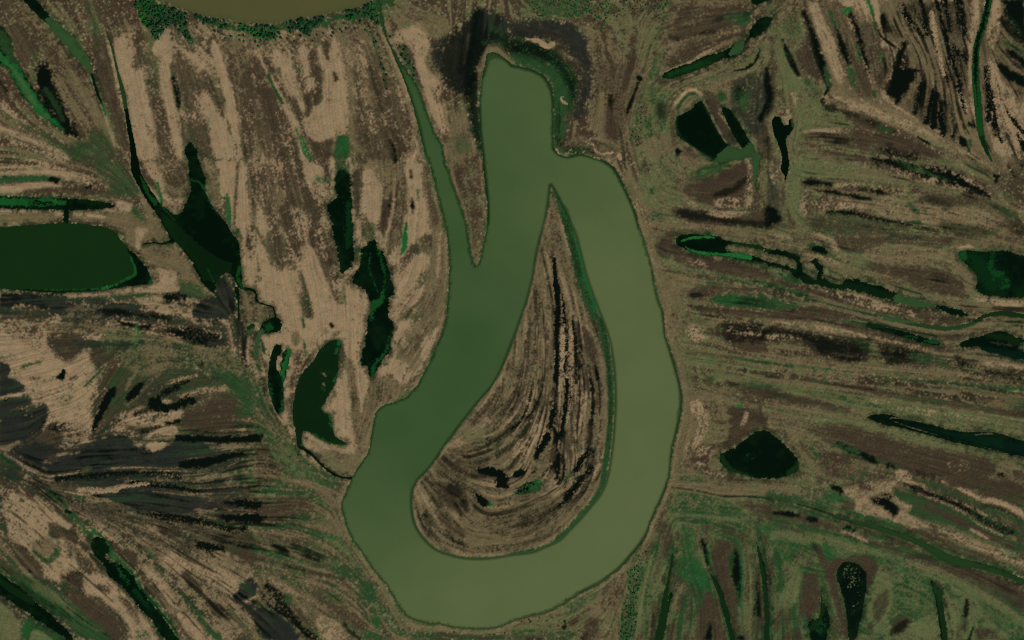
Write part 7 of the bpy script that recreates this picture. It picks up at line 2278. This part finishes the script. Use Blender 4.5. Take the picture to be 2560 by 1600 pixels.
def quads_mesh(name, v, mat):
    me = bpy.data.meshes.new(name)
    n = len(v) // 4
    me.vertices.add(len(v))
    me.vertices.foreach_set("co", v.ravel())
    me.loops.add(n * 4)
    me.loops.foreach_set("vertex_index", np.arange(n * 4, dtype=np.int32))
    me.polygons.add(n)
    me.polygons.foreach_set("loop_start", np.arange(n, dtype=np.int32) * 4)
    me.update(calc_edges=True)
    me.materials.append(mat)
    return me


def tube(p0, p1, r0, r1, k=6):
    d = (p1 - p0)
    d = d / np.linalg.norm(d)
    a = np.cross(d, [0.3, .9, .1])
    a /= np.linalg.norm(a)
    b = np.cross(d, a)
    an = np.linspace(0, 2 * np.pi, k, endpoint=False)
    c = np.cos(an)[:, None] * a + np.sin(an)[:, None] * b
    A, B = p0 + c * r0, p1 + c * r1
    return np.stack([A, np.roll(A, -1, 0), np.roll(B, -1, 0), B], 1).reshape(-1, 3)


def trunk_arrays(rg):
    z = np.zeros(3)
    parts = [tube(z + [0, 0, -.15], np.array([.03, .02, .55]), .085, .065), tube(np.array([.03, .02, .55]), np.array([0, .04, 1.2]), .065, .03)]
    for k in range(4):
        a = rg.uniform(0, 2 * np.pi)
        st = np.array([.02, .02, rg.uniform(.45, .8)])
        parts.append(tube(st, st + np.array([math.cos(a) * .5, math.sin(a) * .5, rg.uniform(.35, .6)]), .035, .012, 5))
    return np.concatenate(parts).astype(f32)


tr = np.random.default_rng(21)
CROWN = [[quads_mesh("crown", va, m) for m in LEAF] for va in [crown_arrays(230, tr) for _ in range(5)]]
TRUNK = [quads_mesh("trunk", trunk_arrays(tr), BARK) for _ in range(3)]


def inside(p, x, y):
    n = len(p)
    c = np.zeros(x.shape, bool)
    for i in range(n):
        ax, ay = p[i, :2]
        bx, by = p[(i + 1) % n, :2]
        if ay == by:
            continue
        c ^= ((ay > y) != (by > y)) & (x < ax + (y - ay) / (by - ay) * (bx - ax))
    return c


def scatter(poly, d, rg):
    x0, y0 = poly[:, 0].min() - 3, poly[:, 1].min() - 3
    x1, y1 = poly[:, 0].max() + 3, poly[:, 1].max() + 3
    nx, ny = int((x1 - x0) / d) + 1, int((y1 - y0) / d) + 1
    ix, iy = np.meshgrid(np.arange(nx), np.arange(ny))
    x = x0 + (ix + rg.uniform(.08, .92, ix.shape)) * d
    y = y0 + (iy + rg.uniform(.08, .92, iy.shape)) * d
    x, y = x.ravel(), y.ravel()
    k = inside(poly, x, y) & (rg.uniform(0, 1, x.shape) < .93)
    gxi = np.clip((x / S).astype(int), 0, GX - 1)
    gyi = np.clip((y / S).astype(int), 0, GY - 1)
    k &= (wsd[gyi, gxi] > 1.5) & ((N_big[gyi, gxi] + .6 * N_mid[gyi, gxi] < 1.0) | (d > 7))
    return x[k], y[k]


def ground_z(x, y):
    gxi = np.clip((x / S).astype(int), 0, GX - 1)
    gyi = np.clip((y / S).astype(int), 0, GY - 1)
    return Z[gyi, gxi]


cand = []
shr = []
for op, args, opt, c in TOPS:
    x, y = scatter(c[:, :2].astype(float), opt['d'], tr)
    z = ground_z(x, y)
    for a, b, h in zip(x, y, z):
        if op == 'T':
            base = 2.3 + 3.4 * tr.uniform(0, 1) ** 1.4 if opt['d'] < 8 else tr.uniform(2.2, 4.2)
            inframe = -4 < a < 2564 and -4 < b < 1604
            cand.append((base if inframe else base * .5 if base < 4 else 2.4, a, b, h, opt['wood']))
        else:
            shr.append((1.5 + 2.1 * tr.uniform(0, 1) ** 1.5, a, b, h))
cand.sort(key=lambda t: -t[0])
NIND = 296
WOODLAB = {
    'left': ("tree in the thick wood at the river's left bend", "trees in the wood at the river's left bend"),
    'right': ("tree in the belt along the river's right bank", "trees in the belt along the river's right bank"),
    'gap': ("tree standing apart on the dry grass below the river wood", "scattered trees below the river wood"),
}
SHADE = ["dark green", "mid green", "bright green"]
for k, (r, a, b, h, wood) in enumerate(cand[:NIND]):
    big = math.sin(a * .021 + b * .013) + math.sin(a * .047 - b * .031) * .6 + tr.uniform(-.35, .35)
    sh = 0 if big < .1 else (1 if big < 1.0 else 2)
    root = bpy.data.objects.new("tree", None)
    ROOT.objects.link(root)
    root.empty_display_size = 1
    root.location = (a - 1280, 800 - b, h - .1)
    root.rotation_euler = (0, 0, tr.uniform(0, 6.28))
    s = r
    root.scale = (s, s * tr.uniform(.88, 1.1), s * tr.uniform(.85, 1.15))
    root['label'] = SHADE[sh] + " round-crowned " + WOODLAB[wood][0]
    root['category'] = "tree"
    root['group'] = SHADE[sh] + " " + WOODLAB[wood][1]
    for nm, me in (("crown", CROWN[k % 5][sh]), ("trunk", TRUNK[k % 3])):
        ob = bpy.data.objects.new(nm, me)
        ROOT.objects.link(ob)
        ob.parent = root


def mass(name, items, n, mats, label, cat):
    protos = [crown_arrays(n, tr) for _ in range(6)]
    allv, mi = [], []
    for k, (r, a, b, h) in enumerate(items):
        v = protos[k % 6]
        an = tr.uniform(0, 6.28)
        R = np.array([[math.cos(an), -math.sin(an), 0], [math.sin(an), math.cos(an), 0], [0, 0, 1]], f32)
        sc_ = np.array([1, tr.uniform(.85, 1.1), tr.uniform(.8, 1.1)])
        low = .75 if len(mats) == 1 else 0.1
        allv.append((v * sc_ - [0, 0, low]) @ R.T * r + [a - 1280, 800 - b, h])
        mi.append(np.full(n, 0 if len(mats) == 1 else min(2, max(0, int(1 + math.sin(a * .021 + b * .013) + math.sin(a * .047 - b * .031) * .6 + tr.uniform(-.35, .35) - .5))), np.int32))
        if len(mats) > 1:
            t = trunk_arrays(tr)[:24 * 2]
            allv.append(t @ R.T * r + [a - 1280, 800 - b, h])
            mi.append(np.full(len(t) // 4, 3, np.int32))
    me = quads_mesh(name, np.concatenate(allv).astype(f32), mats[0])
    for m in mats[1:]:
        me.materials.append(m)
    me.polygons.foreach_set("material_index", np.concatenate(mi))
    o = bpy.data.objects.new(name, me)
    ROOT.objects.link(o)
    o['kind'] = 'stuff'
    o['label'] = label
    o['category'] = cat


# the larger shrubs stand alone, the smallest fill in between
shr.sort(key=lambda t: -t[0] * (1 if 0 < t[1] < 2560 and 0 < t[2] < 1600 else .1))
BUSH = [quads_mesh("shrub", (crown_arrays(110, tr) - [0, 0, .75]).astype(f32), SHR) for _ in range(5)]
SHRLAB = (("low grey green shrub in the thicket along the top edge, right of the lake's head", "shrubs in the top edge thicket"),
          ("low dark shrub in the thicket below the lake's south east bank", "shrubs in the south east thicket"),
          ("lone low shrub on the dry grass around the lake", "lone shrubs round the lake"))
for k, (r, a, b, h) in enumerate(shr[:280]):
    o = bpy.data.objects.new("shrub", BUSH[k % 5])
    ROOT.objects.link(o)
    o.location = (a - 1280, 800 - b, h - .05)
    o.rotation_euler = (0, 0, tr.uniform(0, 6.28))
    o.scale = (r, r * tr.uniform(.85, 1.1), r * tr.uniform(.8, 1.1))
    z = 0 if b < 120 and a > 1280 else (1 if b > 1330 and 1500 < a < 1660 else 2)
    o['label'], o['group'] = SHRLAB[z]
    o['category'] = "shrub"


mass("woodland", [t[:4] for t in cand[NIND:]], 70, LEAF + [BARK], "mass of small dark green trees filling the riverside woods", "trees")
mass("shrubs", shr[280:], 40, [SHR], "low grey green shrubs dotted over the lake's dry banks", "shrubs")
print("trees", len(cand), "shrubs", len(shr), "bodies", len(bodies))
